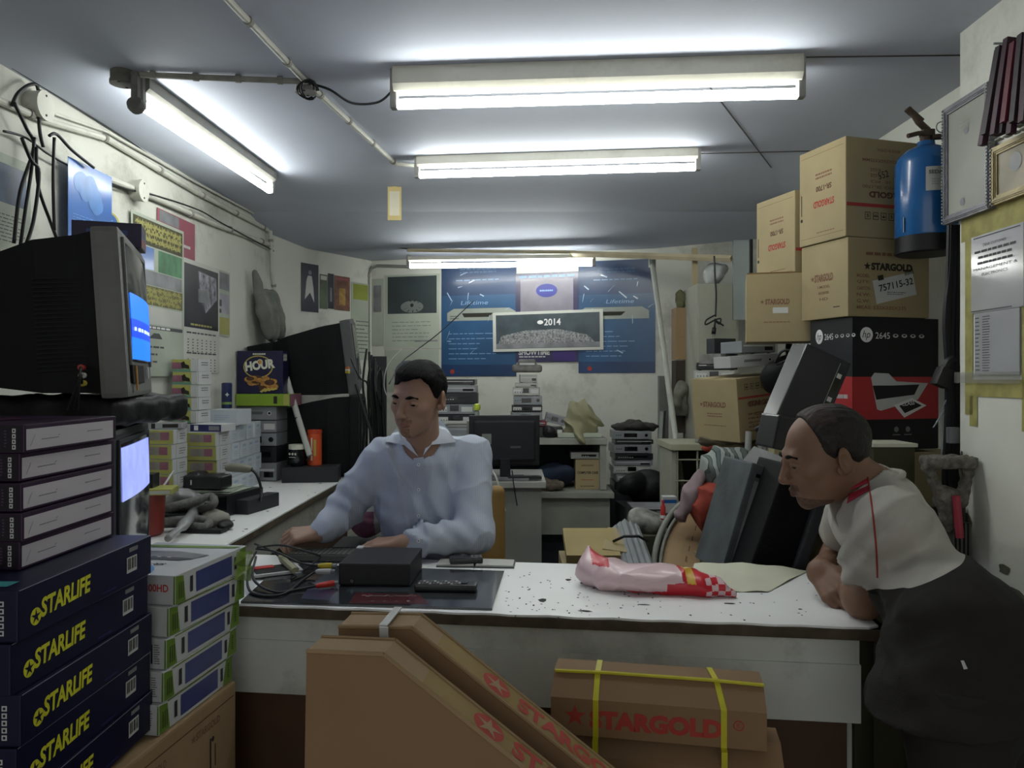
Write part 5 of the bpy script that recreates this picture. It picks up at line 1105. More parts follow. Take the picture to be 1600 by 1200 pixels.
def midp(b, F_, W, Hh):
    b.rect(F_, 0, Hh*.17, W*.84, Hh*.52, M('photo_pale_grey', '77737e', .35, var=.25, scale=5, coat=.4), .0004); b.disc(F_, 0, Hh*.30, W*.17, M('badge_blue', '3c3f86', .4), .0008, 24, Hh*.075); b.lines(F_, 0, Hh*.30, W*.22, Hh*.03, 1, m_lblue, .0012, fill=.6)
    b.lines(F_, 0, Hh*.46, W*.9, Hh*.03, 1, m_lblue, .0008, fill=.8, ragged=.02); b.text('SHOWTIME', F_, -W*.2, -Hh*.39, W*.5, Hh*.06, m_bar, .04, eps=.0012); b.lines(F_, -W*.22, -Hh*.44, W*.44, Hh*.02, 1, m_bar, .0012, fill=.6); b.rect(F_, W*.28, -Hh*.41, W*.36, Hh*.16, M('violet_print', '3a2a66', .4, var=.2), .0008)
poster('wall_poster', 'violet and grey poster between the two glossy blue posters', WB, 806, 904, 428, 566, M('poster_violet', '33304e', .3, var=.3, scale=6, coat=.4), midp, off=.007)
def c14(b, F_, W, Hh):
    b.rect(F_, 0, 0, W*.94, Hh*.86, M('photo_slate_dark', '3b464c', .35, var=.35, scale=9, coat=.4), .0005); b.text('2014', F_, W*.05, Hh*.22, W*.15, Hh*.17, m_white, .02, eps=.001); b.disc(F_, -W*.06, Hh*.22, W*.028, m_white, .001, 12, Hh*.05)
    b.poly([(-W*.46, -Hh*.4), (W*.46, -Hh*.4), (W*.36, -Hh*.12), (W*.1, Hh*.04), (-W*.2, Hh*.02), (-W*.42, -Hh*.1)], F_, M('crowd_print', '7d7f80', .5, var=.7, scale=90), .0008); b.rect(F_, 0, -Hh*.36, W*.94, Hh*.12, m_grp, .0009)
poster('wall_calendar', 'wide white bordered calendar with the year 2014 in the middle of the back wall', WB, 771, 943, 488, 549, m_pap, c14, off=.014, cat='calendar', tilt=.012)
conduit('thin grey pipe bending round the top left corner of the back wall', [WB(579, 560, .03), WB(579, 430, .03), WB(583, 420, .03), WB(592, 416, .03), WB(690, 419, .03)], .010, M('pipe_grey', '7a7b78', .6), 3)
b = B(); b.tube(spline([P(740, 470, 5.0), P(690, 517, 5.0), P(650, 548, 4.9), P(628, 566, 4.6), P(608, 600, 4.2)]), .0035, m_cable, 5); tag(b.obj('wire', smooth=True), 'thin black wire sagging from the blue poster to behind the seated person', 'wire')
b = B(); b.tube(spline([P(628, 545, 4.6), P(606, 570, 4.5), P(600, 600, 4.5), P(604, 618, 4.5)]), .003, m_pvc, 5); tag(b.obj('wire', smooth=True), 'thin white wire loop above the head of the seated person', 'wire')
# dark cables in the far left corner
b = B(); r = random.Random(4)
for k in range(9):
    x = 572+3.3*k; b.tube(spline([P(x+r.random()*4, 545+5*k, 4.95), P(x-6+r.random()*10, 600, 4.9), P(x-4+r.random()*12, 650, 4.9), P(x+r.random()*6, 700, 4.9), P(x, 800, 4.9)]), .007+.006*r.random(), m_cable, 6)
tag(b.obj('cable_bundle', smooth=True), 'bundle of hanging black cables in the far left corner', 'cable')
b = B(); b.tube(spline([P(556, 600, 4.2), P(568, 640, 4.2), P(578, 670, 4.2), P(583, 695, 4.2)]), .008, m_cable, 6); b.tube(spline([P(548, 560, 4.2), P(562, 590, 4.2), P(574, 600, 4.25), P(580, 640, 4.3)]), .005, m_cable, 6); tag(b.obj('cable', smooth=True), 'black cable hanging beside the upper dark television', 'cable')
bx('wall_panel', 'dark narrow board behind the hanging cables in the corner', 'board', (-.875, 5.05, 0), (.10, .02, 1.49), .2, m_dkbox)
# ---------------------------------------------------------------- rear desk with monitor
m_desk = M('desk_grey', '7d8079', .6, var=.12, stain='4a4a44', stamt=.4, stscale=4)
t = thing('desk', 'grey desk carrying the flat monitor, behind the seated person', 'desk', (0, 0, 0))
b = B(); b.box((-.26, 3.86, .845), (.84, .50, .03), M('desk_top', '9a9c96', .5, var=.1), bev=.004); b.obj('desktop', t)
b = B(); b.box((-.26, 3.64, .43), (.80, .02, .80), m_desk); b.obj('front_panel', t); b = B(); b.box((.13, 3.86, .415), (.02, .44, .83), m_desk); b.obj('side_panel', t); b = B(); b.box((-.65, 3.86, .415), (.02, .44, .83), m_desk); b.obj('side_panel', t)
t = thing('computer_monitor', 'flat black monitor seen from behind on the grey desk', 'monitor', (-.035, 3.72, .8602), math.pi+.12)
m_mon = M('monitor_black', '15171c', .45, var=.12, scale=5)
b = B(); b.box((0, -.015, .185), (.345, .022, .245), m_mon, bev=.006); b.box((0, .008, .185), (.30, .03, .20), m_mon, bev=.012); b.obj('housing', t)
b = B(); b.rect(fr((.0, .0235, .185), (-1, 0, 0), (0, 0, 1)), -.09, .01, .045, .05, m_grey2, .0006); b.obj('rear_sticker', t); b = B(); b.rect(fr((.0, .0235, .185), (-1, 0, 0), (0, 0, 1)), .05, -.03, .05, .010, m_ink, .001); b.obj('logo', t)
b = B(); b.box((0, .015, .05), (.05, .02, .10), m_mon, bev=.004); b.obj('neck', t); b = B(); b.box((0, .0, .006), (.2, .13, .011), m_mon, bev=.004); b.obj('base', t)
b = B(); b.lathe([(.010, 0), (.012, .003), (.012, .045), (.006, .05)], M('clear_bottle', '7c8684', .2, var=0), 12); b.lathe([(.0, .048), (.015, .052), (.019, .066), (.014, .082), (.0, .086)], M('lime_cap', 'a9b83c', .4, var=0), 14); o = b.obj('bottle', smooth='auto'); o.location = (-.175, 3.84, 1.135); tag(o, 'small bottle with a round lime green cap above the monitor', 'bottle')
bx('box', 'grey box on the desk under the lime capped bottle', 'box', (-.175, 3.86, .8605), (.10, .10, .274), 0, m_desk)
b = B()
for k, (x, y, w) in enumerate(((-.03, 3.655, .22), (.06, 3.66, .16), (-.12, 3.67, .12))): b.box((x, y, .868+.006*k), (w, .05, .012), m_recb if k % 2 else m_grp, rot=(0, 0, .06*k))
tag(b.obj('keyboard'), 'small pile of keyboards on the grey desk below the monitor', 'keyboard')
b = B(); b.tube(spline([P(762, 728, 3.62), P(775, 745, 3.58), P(782, 775, 3.58), P(790, 800, 3.6)]), .005, m_pvc, 6); b.tube(spline([P(800, 735, 3.6), P(803, 760, 3.58), P(808, 790, 3.6)]), .003, m_cable, 5); tag(b.obj('desk_cable', smooth=True), 'pale cable drooping over the edge of the grey desk', 'cable')
# ---------------------------------------------------------------- back shelf unit
m_sh = M('shelf_grey', '8d8f86', .6, var=.12, stain='54534a', stamt=.5, stscale=4); m_shd = M('shelf_inside', '23282e', .8, var=.2)
t = thing('shelf_unit', 'pale grey open shelf unit against the back wall', 'shelf', (0, 0, 0))
b = B(); b.box((.04, 4.40, 1.0), (.96, .40, .035), m_sh, bev=.004); b.obj('top_board', t)
b = B(); b.box((.50, 4.40, .86), (.035, .38, .25), m_sh); b.obj('side_board', t); b = B(); b.box((-.42, 4.40, .86), (.035, .38, .25), m_sh); b.obj('side_board', t)
b = B(); b.box((.04, 4.58, .86), (.92, .015, .25), m_shd); b.obj('back_board', t)
b = B(); b.box((.05, 4.36, .715), (1.0, .46, .03), m_sh, bev=.004); b.box((.05, 4.37, .60), (.96, .42, .20), m_sh); b.obj('lower_cabinet', t)
b = B(); b.box((.04, 4.40, .25), (.9, .36, .5), m_shd); b.obj('plinth', t)
t = bx('cardboard_box', 'tan computer case carton standing inside the open shelf', 'box', (.42, 4.32, .7305), (.135, .12, .165), 0, m_card2, None, lambda b, Fs: (b.text('COMPUTER CASE', Fs['front'], 0, .01, .115, .014, m_prk, .03), b.lines(Fs['front'], 0, .05, .07, .016, 1, m_prg), b.lines(Fs['front'], 0, -.03, .07, .008, 1, m_prr), b.lines(Fs['front'], 0, -.065, .08, .008, 1, m_prk)))
rec('white receiver on the carton inside the open shelf', (.41, 4.33, .899), (.165, .12, .036), .0, M('receiver_white', 'a0a29c', .45, var=.05), 2)
crump('dark blue and grey cloth heap inside the shelf', (.24, 4.36, .80), (.12, .10, .085), M('cloth_dark_blue', '243044', .85, var=.4, scale=10), 12, 'cloth_heap', 'cloth', .009)
crump('brown grey rubbish on the shelf floor beside the carton', (.20, 4.22, .76), (.10, .05, .035), M('rubbish_brown', '5c5348', .85, var=.5, scale=30), 14, 'rubbish', 'rubbish', .007)
m_rw = M('receiver_white', 'a0a29c'); z = 1.0205
sp = [('black player at the bottom of the stack on the shelf', m_recb, 2, .055, .20), ('maroon flat box in the stack on the shelf', M('maroon_box', '6a2434', .5, var=.2), 4, .03, .20), ('silver player above the maroon box on the shelf', m_rec, 0, .045, .17), ('black player in the middle of the shelf stack', m_recb, 1, .035, .17), ('grey receiver in the shelf stack with small round feet', m_rec, 0, .05, .16), ('white fronted receiver near the top of the shelf stack', m_rw, 1, .045, .15), ('thin pale box in the shelf stack below the grey clamp', m_rw, 4, .022, .13), ('small pale box on the shelf stack under the grey clamp', m_rw, 4, .045, .095)]
for i, (lb, mt, stl, h, w) in enumerate(sp): rec(lb, (.085+.006*math.sin(i*2), 4.36, z), (w, .16, h), .05*math.sin(i), mt, stl, 'stack on the back shelf'); z += h+.003
t = thing('grey_clamp', 'grey curved device on the very top of the shelf stack', 'device', (.085, 4.36, z)); fc = lambda p: U(.02, rbox((0, 0, .03), (.085, .05, .022), .015), rbox((0, 0, .062), (.05, .035, .02), .012))(p)
sdf_obj('casing', [(fc, (-.11, -.08, -.01), (.11, .08, .10), .005)], [m_dust], t); b = B(); b.box((0, -.046, .055), (.085, .012, .012), m_bar); b.obj('window', t)
rec('grey receiver leaning at an angle beside the shelf stack', (.24, 4.40, 1.09), (.11, .14, .05), 0, m_rec, 0, None, (0, .25, 0)); rec('grey player under the slanted receiver on the shelf', (.235, 4.37, 1.0205), (.10, .14, .05), 0, m_recb, 1)
crump('small dark heap beside the shelf stack', (.215, 4.27, 1.05), (.045, .04, .04), m_blk, 21, 'cable_heap', 'cable', .006)
m_kh = M('khaki_cloth', '8d8a6e', .9, var=.1, scale=5, bump=.3, bscale=60)
def khf(p):
    q = p-np.array((.385, 4.34, 1.13)); d = U(.04, ell((0, 0, .0), (.085, .07, .09)), ell((.01, 0, -.07), (.10, .075, .045)), cone((-.02, -.05, -.06), (-.01, -.15, -.12), .04, .02), cone((.06, -.02, .0), (.115, -.03, -.05), .03, .012))(q)
    return d+.022*np.abs(np.sin(q[:, 0]*34+q[:, 2]*22+1.8*wav(q, 16)))-.010+.006*wav(q, 42, 3)-.006*ridge(q, 26, 7)
tag(sdf_obj('cloth', [(khf, (.22, 4.10, .95), (.56, 4.46, 1.26), .0055)], [m_kh]), 'khaki cloth heaped on the right end of the shelf', 'cloth')
bx('paper_stack', 'papers under the khaki cloth on the shelf', 'paper', (.37, 4.33, 1.0202), (.24, .2, .022), .03, m_papg)
# left group on the shelf: players
z = 1.0205
for i, (lb, mt, stl, h, w) in enumerate([('white receiver at the bottom of the stack left of the monitor', m_rw, 0, .07, .24), ('black player low in the stack left of the monitor', m_recb, 1, .05, .23), ('silver and black player in the stack left of the monitor', m_rec, 1, .055, .22), ('large silver player with a bright display window', m_recb, 2, .06, .24), ('dark player near the top of the stack left of the monitor', m_rec, 4, .04, .25), ('thin black player at the top of the stack left of the monitor', m_recb, 4, .03, .21)]):
    rec(lb, (-.315+.01*math.sin(i*3), 4.36, z), (w, .18, h), .03*math.sin(i*2+1), mt, stl, 'players behind the seated person'); z += h+.003
t = thing('telephone', 'grey white telephone behind the shoulder of the seated person', 'telephone', (-.30, 4.20, 1.0205)); b = B(); b.box((0, 0, .03), (.15, .10, .055), m_rec, bev=.01); b.obj('base', t); b = B(); b.tube([(-.08, 0, .07), (-.05, 0, .082), (.05, 0, .082), (.08, 0, .07)], [.018, .012, .012, .018], m_rw, 10); b.obj('handset', t, smooth=True)
# receivers and dark things between shelf and post
t = bx('black_crate', 'black crate below the receiver stack by the post', 'box', (.70, 4.55, 0), (.26, .26, .70), 0, m_dkbox)
z = .702; x = .70
for i, (lb, mt, stl, h) in enumerate([('lowest receiver in the stack by the grey post', m_recb, 2, .045), ('second lowest receiver in the stack by the grey post', m_rec, 1, .045), ('white banded receiver in the stack by the grey post', m_rw, 1, .042), ('thin silver receiver in the stack by the grey post', m_rec, 4, .03), ('dark banded receiver in the stack by the grey post', m_recb, 2, .035), ('silver receiver with a wide display in the stack by the post', m_rec, 0, .05), ('black receiver near the top of the stack by the post', m_recb, 4, .025), ('top silver receiver of the stack by the grey post', m_rec, 0, .045)]):
    rec(lb, (x+.008*math.sin(i*2.3), 4.53, z), (.22, .2, h), .04*math.sin(i*1.7), mt, stl, 'receivers stacked by the grey post'); z += h+.003
crump('dark cloth on top of the receiver stack by the post', (.73, 4.55, z+.018), (.14, .10, .035), M('cloth_charcoal', '35342f', .9, var=.3), 31, 'cloth', 'cloth', .008)
crump('black bags in front of the receiver stack', (.72, 4.22, .74), (.15, .13, .125), m_bagb, 33, 'black_bag', 'bag', .01); bx('black_crate', 'black box under the black bags', 'box', (.72, 4.22, 0), (.26, .22, .66), .1, m_dkbox)
b = B(); b.box((0, 0, .22), (.014, .16, .44), M('grey_panel', '5f6164', .4, var=.15), bev=.002); b.box((0, -.081, .22), (.02, .008, .44), m_slv); o = b.obj('panel'); o.location = (.845, 4.42, .72); o.rotation_euler = (0, .06, -.3); tag(o, 'grey panel with a bright edge leaning by the post', 'board')
bx('black_crate', 'dark flat case with grey lid beside the leaning slats', 'box', (.69, 3.72, 0), (.24, .22, .73), 0, m_dkbox, None, lambda b, Fs: b.rect(Fs['top'], 0, 0, .23, .21, m_grp))
b = B(); b.box((0, 0, .68), (.055, .05, 1.36), M('post_grey', '6c6f68', .7, var=.15, bump=.2)); o = b.obj('wooden_post'); o.location = (.905, 4.60, 0); tag(o, 'grey upright post at the right end of the back wall', 'post')
b = B(); a, c = P(1019, 410, 4.62), P(1068, 778, 3.86); b.tube([a, c], .0155, M('pole_white', 'a3a59c', .5, var=.15, scale=12, stain='5c5c52', stamt=.5, stscale=12), 10); b.tube([a+Vector((0, 0, -.03)), a+Vector((0, 0, .02))], .022, m_slv, 10); tag(b.obj('pole', smooth='auto'), 'long white pole leaning from the floor pile up to the batten', 'pole')
# ================================================================ right rear corner
m_cup = M('cupboard_cream', '9a9a8c', .65, var=.08, stain='6b6b5e', stamt=.4, stscale=3)
t = thing('cupboard', 'tall cream cupboard in the right rear corner', 'cupboard', (1.115, 4.33, 0)); b = B(); b.box((0, 0, .93), (.225, .34, 1.86), m_cup, bev=.004); b.obj('body', t)
b = B(); b.box((0, -.172, .95), (.205, .006, 1.78), m_cup, bev=.002); b.obj('door', t)
t = bx('wall_box', 'tan flat box hanging left of the cupboard', 'box', (.985, 4.50, 1.455), (.075, .12, .30), 0, m_card, None, lambda b, Fs: b.rect(Fs['left'], -.055, 0, .008, .3, m_pnk)); bx('wall_box', 'dark box beneath the tan flat box, left of the cupboard', 'box', (.985, 4.50, 1.03), (.075, .12, .42), 0, M('brown_dark_box', '3c342c', .8))
crump('olive cloth hanging above the tan flat box', (.985, 4.48, 1.80), (.03, .05, .07), M('cloth_olive', '5c5c40', .9, var=.3), 41, 'cloth', 'cloth', .006)
b = B(); b.box((0, 0, .11), (.03, .02, .22), M('stick_tan', 'a89a78', .6)); o = b.obj('wood_stick'); o.location = (1.03, 4.33, 1.8605); tag(o, 'short tan stick standing on the cupboard', 'stick')
crump('pale crumpled bags on top of the cupboard', (1.13, 4.28, 1.93), (.06, .08, .075), M('bag_silver', 'a9adaa', .3, var=.3, scale=20, coat=.3), 43, 'plastic_bag', 'plastic bag', .007)
crump('grey white cloth bags hanging below the tan flat box', (.955, 4.38, 1.22), (.05, .05, .11), M('bag_dull', '6b6b60', .8, var=.4, scale=15), 45, 'cloth_bag', 'bag', .008)
b = B(); b.box((0, 0, .21), (.085, .02, .42), M('mirror_silver', 'a8b0b4', .18, metal=.85, var=.05)); b.box((.05, .0, .21), (.018, .035, .43), m_blk, bev=.003); o = b.obj('mirror'); o.location = (1.21, 4.06, 1.655); tag(o, 'shiny metal panel with black edge hanging right of the cupboard', 'panel')
b = B(); q = [(1116, 400), (1117, 430), (1119, 460), (1118, 495)]; b.tube(spline([P(x, y, 4.08) for x, y in q]), .005, m_cable, 6)
b.tube(spline([P(x, y, 4.08) for x, y in ((1118, 492), (1104, 500), (1103, 507), (1117, 500), (1126, 498), (1124, 506), (1117, 500), (1131, 509))]), .0045, m_cable, 6); b.tube([P(1118, 498, 4.08), P(1116, 515, 4.08)], .006, m_cable, 6); b.tube([P(1116, 512, 4.08), P(1115, 522, 4.08)], .012, m_cable, 8); b.cyl(P(1114, 522, 4.08), P(1113, 526, 4.08), .002, m_rec, 6); b.cyl(P(1117, 522, 4.08), P(1117, 526, 4.08), .002, m_rec, 6)
tag(b.obj('cable', smooth=True), 'black power cord with plug tied in a bow in front of the cupboard', 'cable')
# wire crate with receivers
m_wire = M('wire_cream', '8c8c7c', .6, var=.2)
t = thing('wire_crate', 'cream wire fronted crate carrying receivers in the right rear corner', 'crate', (.915, 3.80, 0))
b = B(); b.box((0, .16, .5), (.30, .02, 1.0), M('crate_inside', '34352e', .9)); b.box((.15, 0, .5), (.02, .30, 1.0), m_cup); b.box((-.145, 0, .5), (.02, .30, 1.0), m_cup); b.obj('body', t)
b = B(); b.box((0, 0, 1.02), (.33, .34, .03), m_yg if 0 else M('crate_lid', '9c9c84', .6, var=.1), bev=.004); b.obj('lid', t)
b = B()
for x in (-.13, -.035, .055, .13): b.cyl((x, -.155, .2), (x, -.155, 1.0), .005, m_wire, 6)
for z_ in (.25, .4, .55, .66, .76, .86, .96): b.cyl((-.14, -.155, z_), (.14, -.155, z_), .004, m_wire, 6)
b.obj('wire_front', t)
z = 1.038
for i, (lb, mt, stl, h) in enumerate([('bottom receiver with a white tag on the wire crate', m_rec, 4, .055), ('second receiver up on the wire crate', m_rec, 0, .042), ('third receiver up on the wire crate', m_recb, 1, .045), ('black receiver in the middle of the stack on the wire crate', m_recb, 4, .045), ('grey receiver over the black one on the wire crate', m_rec, 0, .045), ('pale receiver near the top on the wire crate', m_rw, 1, .045), ('top pale receiver of the stack on the wire crate', m_rw, 1, .045), ('small dark receiver lying on the wire crate stack', m_recb, 4, .035)]):
    rec(lb, (1.0+.006*math.sin(i*3), 3.78, z), (.19, .20, h), -.25+.03*math.sin(i*2), mt, stl, 'receivers stacked on the wire crate'); z += h+.004
# things on the tilted carton
rec('light grey slotted receiver on top of the tilted carton', (.905, 2.98, 1.392), (.19, .16, .045), 0, M('receiver_pale', 'a3a5a4', .4, var=.05), 3, None, (0, -.07, .12)); rec('grey receiver with a round knob above the slotted one', (.925, 3.02, 1.446), (.15, .14, .045), 0, m_rec, 4, None, (0, -.02, .3)); rec('dark receiver at the left edge on the tilted carton', (.83, 3.10, 1.405), (.09, .12, .04), .5, m_dust, 0)
bx('black_box', 'black upright box behind the receivers on the tilted carton', 'box', (.86, 3.16, 1.40), (.10, .06, .11), .3, m_dkbox)
crump('black bag stuffed under the open carton', (1.03, 2.78, 1.37), (.13, .12, .10), m_bagb, 51, 'black_bag', 'bag', .008)
b = B(); r = random.Random(9)
for k in range(9): b.tube(spline([P(1205+8*k+r.random()*12, 560+r.random()*20, 2.62), P(1225+6*k, 545+r.random()*18, 2.60), P(1262-3*k, 535+r.random()*20, 2.60)]), .005, m_cable, 5)
b.tube(spline([P(1262, 550, 2.55), P(1235, 590, 2.5), P(1228, 625, 2.48), P(1215, 650, 2.45), P(1180, 672, 2.45)]), .008, m_cable, 6); tag(b.obj('cable_tangle', smooth=True), 'tangled black wires below the open carton', 'cable')
def lean(label, px, py, Y, size, ry, rz, mat, extra=None, name='black_case', cat='case'):
    b = B(); b.box((0, 0, 0), size, mat, bev=.006)
    if extra: extra(b, size)
    o = b.obj(name); o.location = P(px, py, Y); o.rotation_euler = (0, ry, rz); return tag(o, label, cat)
def cs(b, s):
    F_ = fr((s[0]/2, 0, 0), (0, 1, 0), (0, 0, 1)); G = fr((0, -s[1]/2, 0), (1, 0, 0), (0, 0, 1)); b.rect(G, s[0]*.30, 0, .006, s[2]*.9, m_slv); b.rect(G, s[0]*.36, 0, .02, s[2]*.9, m_disp, .0006); [b.rect(G, s[0]*.36, -s[2]*.3+s[2]*.3*k, .014, .014, m_bar, .001) for k in range(3)]
lean('black computer case leaning in front of the printer box', 1258, 612, 2.32, (.15, .10, .25), math.radians(24), .1, M('case_black', '1e2024', .4, var=.1, coat=.2), cs, 'computer_case', 'computer')
lean('black case lying under the leaning computer case, behind the balding head', 1235, 680, 2.28, (.15, .12, .10), math.radians(12), .1, m_recb, None)
bx('box', 'cream box standing behind the forehead of the leaning person', 'box', (P(1216, 690, 2.75).x, 2.75, 0), (.05, .06, 1.155), 0, M('cream_box', 'a8a07c', .6, var=.1))
def gr(b, s):
    G = fr((0, -s[1]/2, 0), (1, 0, 0), (0, 0, 1)); b.rect(G, -s[0]*.08, -s[2]*.04, s[0]*.5, s[2]*.78, M('panel_pale', '767b7a', .5, var=.35, scale=9), .0008); b.rect(G, s[0]*.32, 0, s[0]*.2, s[2]*.94, M('casing_dark', '2c3032', .6, var=.2), .0008); b.rect(G, -s[0]*.08, s[2]*.40, s[0]*.5, .012, m_disp, .0008); [b.box((s[0]*(-.3+.15*k), -s[1]/2-.003, -s[2]*.44), (.008, .006, .02), m_disp) for k in range(4)]
lean('dusty grey monitor casing leaning in the pile', 1158, 808, 2.60, (.14, .22, .37), math.radians(17), .15, M('casing_grey', '4a5052', .6, var=.3, scale=9, bump=.2), gr, 'monitor_casing', 'casing')
def rb(b, s):
    for k in range(16): b.box((-s[0]*.25, -s[1]/2-.002, -s[2]*.4+k*s[2]*.05), (s[0]*.3, .008, .006), m_tvb)
lean('black ribbed television back leaning right of the grey casing', 1207, 822, 2.46, (.15, .2, .40), math.radians(20), .1, m_tvb, rb, 'broken_television', 'television')
lean('grey black slanted bar at the right of the ribbed television back', 1250, 850, 2.40, (.035, .12, .36), math.radians(19), .0, M('bar_grey', '3c3e42', .5), None, 'metal_bar', 'bar')
b = B(); c4 = [P(1157, 724, 2.62), P(1178, 697, 2.75), P(1226, 715, 2.7), P(1222, 742, 2.62), P(1208, 753, 2.55)]; k = len(c4); vs = [tuple(p) for p in c4]+[tuple(p+Vector((0, .0, -.004))) for p in c4]; b.add(vs, [tuple(range(k))[::-1], tuple(range(k, 2*k))]+[(i, k+i, k+(i+1) % k, (i+1) % k) for i in range(k)], M('plastic_sheet_grey', '8f9292', .5, var=.15)); tag(b.obj('plastic_sheet'), 'pale grey plastic sheet lying over the leaning casings', 'plastic sheet')
for i, (x, y0, y1, lb) in enumerate(((1167, 674, 716, 'left white paper roll standing in the pile'), (1187, 672, 705, 'middle white paper roll standing in the pile'), (1193, 670, 700, 'right white paper roll standing in the pile'))):
    b = B(); b.tube([P(x-2, y1+60, 2.85), P(x+3, y0, 2.85)], .0125, M('roll_white', 'a3a5a0', .5, var=.08), 12); b.cyl(P(x+3, y0, 2.85), P(x+3, y0, 2.85)+Vector((.0, 0, .002)), .007, M('roll_hole', '8c5c50', .7), 8); tag(b.obj('paper_roll', smooth='auto'), lb, 'roll')
# cloth bundles
m_chk = M('checked_cloth', '757a76', .9, var=.1)
def checks(m, c2):
    nt = m.node_tree; N = nt.nodes; L = nt.links; tc = N.new('ShaderNodeTexCoord'); wv = N.new('ShaderNodeTexWave'); wv.inputs['Scale'].default_value = 9; wv.inputs['Distortion'].default_value = 5; wv.inputs['Detail'].default_value = 2; L.new(tc.outputs['Object'], wv.inputs['Vector'])
    r = N.new('ShaderNodeValToRGB'); r.color_ramp.interpolation = 'CONSTANT'; r.color_ramp.elements[0].color = (*lin(hx('8a908c')), 1); r.color_ramp.elements[1].position = .45; r.color_ramp.elements[1].color = (*lin(hx(c2)), 1); e = r.color_ramp.elements.new(.75); e.color = (*lin(hx('55605e')), 1); L.new(wv.outputs['Fac'], r.inputs[0]); L.new(r.outputs[0], N['Principled BSDF'].inputs['Base Color'])
checks(m_chk, '3a403e')
m_redc = M('red_orange_cloth', '8c3a2c', .85, var=.25, scale=6, bump=.3); m_grc = M('grey_pink_cloth', '7a6a6c', .85, var=.4, scale=10)
def clth(label, c, rad, mat, seed, nm='cloth_bundle', amp=1.0, rot=None):
    c = np.array(c); rad = np.array(rad); f = lambda p: ell(c, rad, rot)(p)+amp*(.010*wav(p, 22, seed)+.016*np.abs(np.sin(p[:, 0]*30+p[:, 2]*22+1.6*wav(p, 13, seed)))-.008+.003*wav(p, 60, seed)); m_ = max(rad)*1.15
    o = sdf_obj(nm, [(f, c-m_-.02, c+m_+.02, .007)], [mat]); return tag(o, label, 'cloth')
clth('grey and white patterned cloth bundle in the right pile', P(1138, 735, 2.84), (.115, .10, .085), m_chk, 3)
clth('rust red cloth bundle under the patterned one', P(1120, 790, 2.82), (.10, .10, .10), m_redc, 5, rot=(0, -.5, 0))
clth('grey pink thin bag hanging left of the red bundle', P(1082, 768, 2.84), (.035, .06, .12), m_grc, 7, 'plastic_bag', rot=(0, .45, 0))
clth('small red orange cloth on top of the wire crate edge', P(1107, 700, 3.3), (.045, .05, .03), M('orange_red_cloth', '9c3e2a', .8), 8)
clth('dark blue plastic bag between the receivers and the tilted carton', P(1108, 672, 3.2), (.04, .06, .06), M('blue_bag', '34486e', .4, var=.3, coat=.3), 9, 'plastic_bag'); clth('flat pale cloth below the tilted carton', P(1150, 687, 3.05), (.13, .12, .025), M('cloth_buff', '6e6454', .9, var=.3), 10)
bx('carton', 'low carton supporting the cloth bundles', 'box', (.80, 2.82, 0), (.28, .24, .72), .0, m_card2)
# oval ring and slats
def oval(cx, cy, rx, ry, rot, n=40):
    return [(cx+rx*math.cos(a)*math.cos(rot)-ry*math.sin(a)*math.sin(rot), cy+rx*math.cos(a)*math.sin(rot)+ry*math.sin(a)*math.cos(rot)) for a in [2*math.pi*i/n for i in range(n)]]
def lp(x, y, d=0): return P(x, y, 2.72+(880-y)*.0030+d)
t = thing('oval_frame', 'grey oval plastic frame leaning among the goods behind the counter', 'frame', lp(1070, 862))
o0 = Vector(lp(1070, 862))
for (rx, ry, rr, nm) in ((50, 88, .011, 'outer_ring'), (40, 76, .006, 'inner_ring')):
    b = B(); b.tube([lp(x, y)-o0 for x, y in oval(1074, 866, rx, ry, .22)], rr, M('ring_grey', '74766e', .6, var=.2), 8, closed=True); b.obj(nm, t, smooth=True)
b = B(); pts = oval(1074, 866, 37, 72, .22); b.add([lp(x, y, .02)-o0 for x, y in pts], [tuple(range(len(pts)))], m_card)
for k in range(5):
    c = lp(1088-5*k, 826+16*k, .012)-o0; d = (lp(1080, 880)-lp(1092, 815)).normalized(); F_ = fr(c, d, Vector((0, 0, 1)).cross(d).cross(d)*-1 if 0 else d.cross(Vector((0, -1, 0)))); b.lines(F_, 0, 0, .03, .012, 2, m_prk, fill=.5)
b.obj('backing', t)
q = [(1078, 790), (1092, 782), (1122, 806), (1100, 885), (1060, 890)]; b = B(); k = len(q); Y0 = lambda y: 2.9+(880-y)*.002
b.add([P(x, y, Y0(y)) for x, y in q]+[P(x, y, Y0(y))+Vector((0, .05, 0)) for x, y in q], [tuple(range(k))[::-1], tuple(range(k, 2*k))]+[(i, k+i, k+(i+1) % k, (i+1) % k) for i in range(k)], m_card); tag(b.obj('cardboard_sheet'), 'tan cardboard sheet leaning behind the oval frame', 'cardboard')
for i, (x0, y0, x1, y1, lb) in enumerate(((962, 824, 985, 905, 'leftmost grey slat of the tied bundle'), (969, 819, 994, 903, 'second grey slat of the tied bundle'), (976, 815, 1003, 901, 'third grey slat of the tied bundle'), (985, 818, 1013, 900, 'fourth grey slat of the tied bundle'), (993, 822, 1022, 899, 'rightmost grey slat of the tied bundle'))):
    a, c = P(x0, y0, 2.95), P(x1, y1, 2.55); d = (c-a); b = B(); b.tube([a, c], .013, M('slat_grey', '84888a', .5, var=.12), 4); tag(b.obj('slat'), lb, 'slat', 'tied grey slats')
b = B(); b.tube([P(958, 846, 2.78), P(975, 838, 2.76), P(998, 838, 2.76), P(1012, 846, 2.78)], .005, m_blk, 6); tag(b.obj('tie_cord', smooth=True), 'black cord around the grey slats', 'cord')
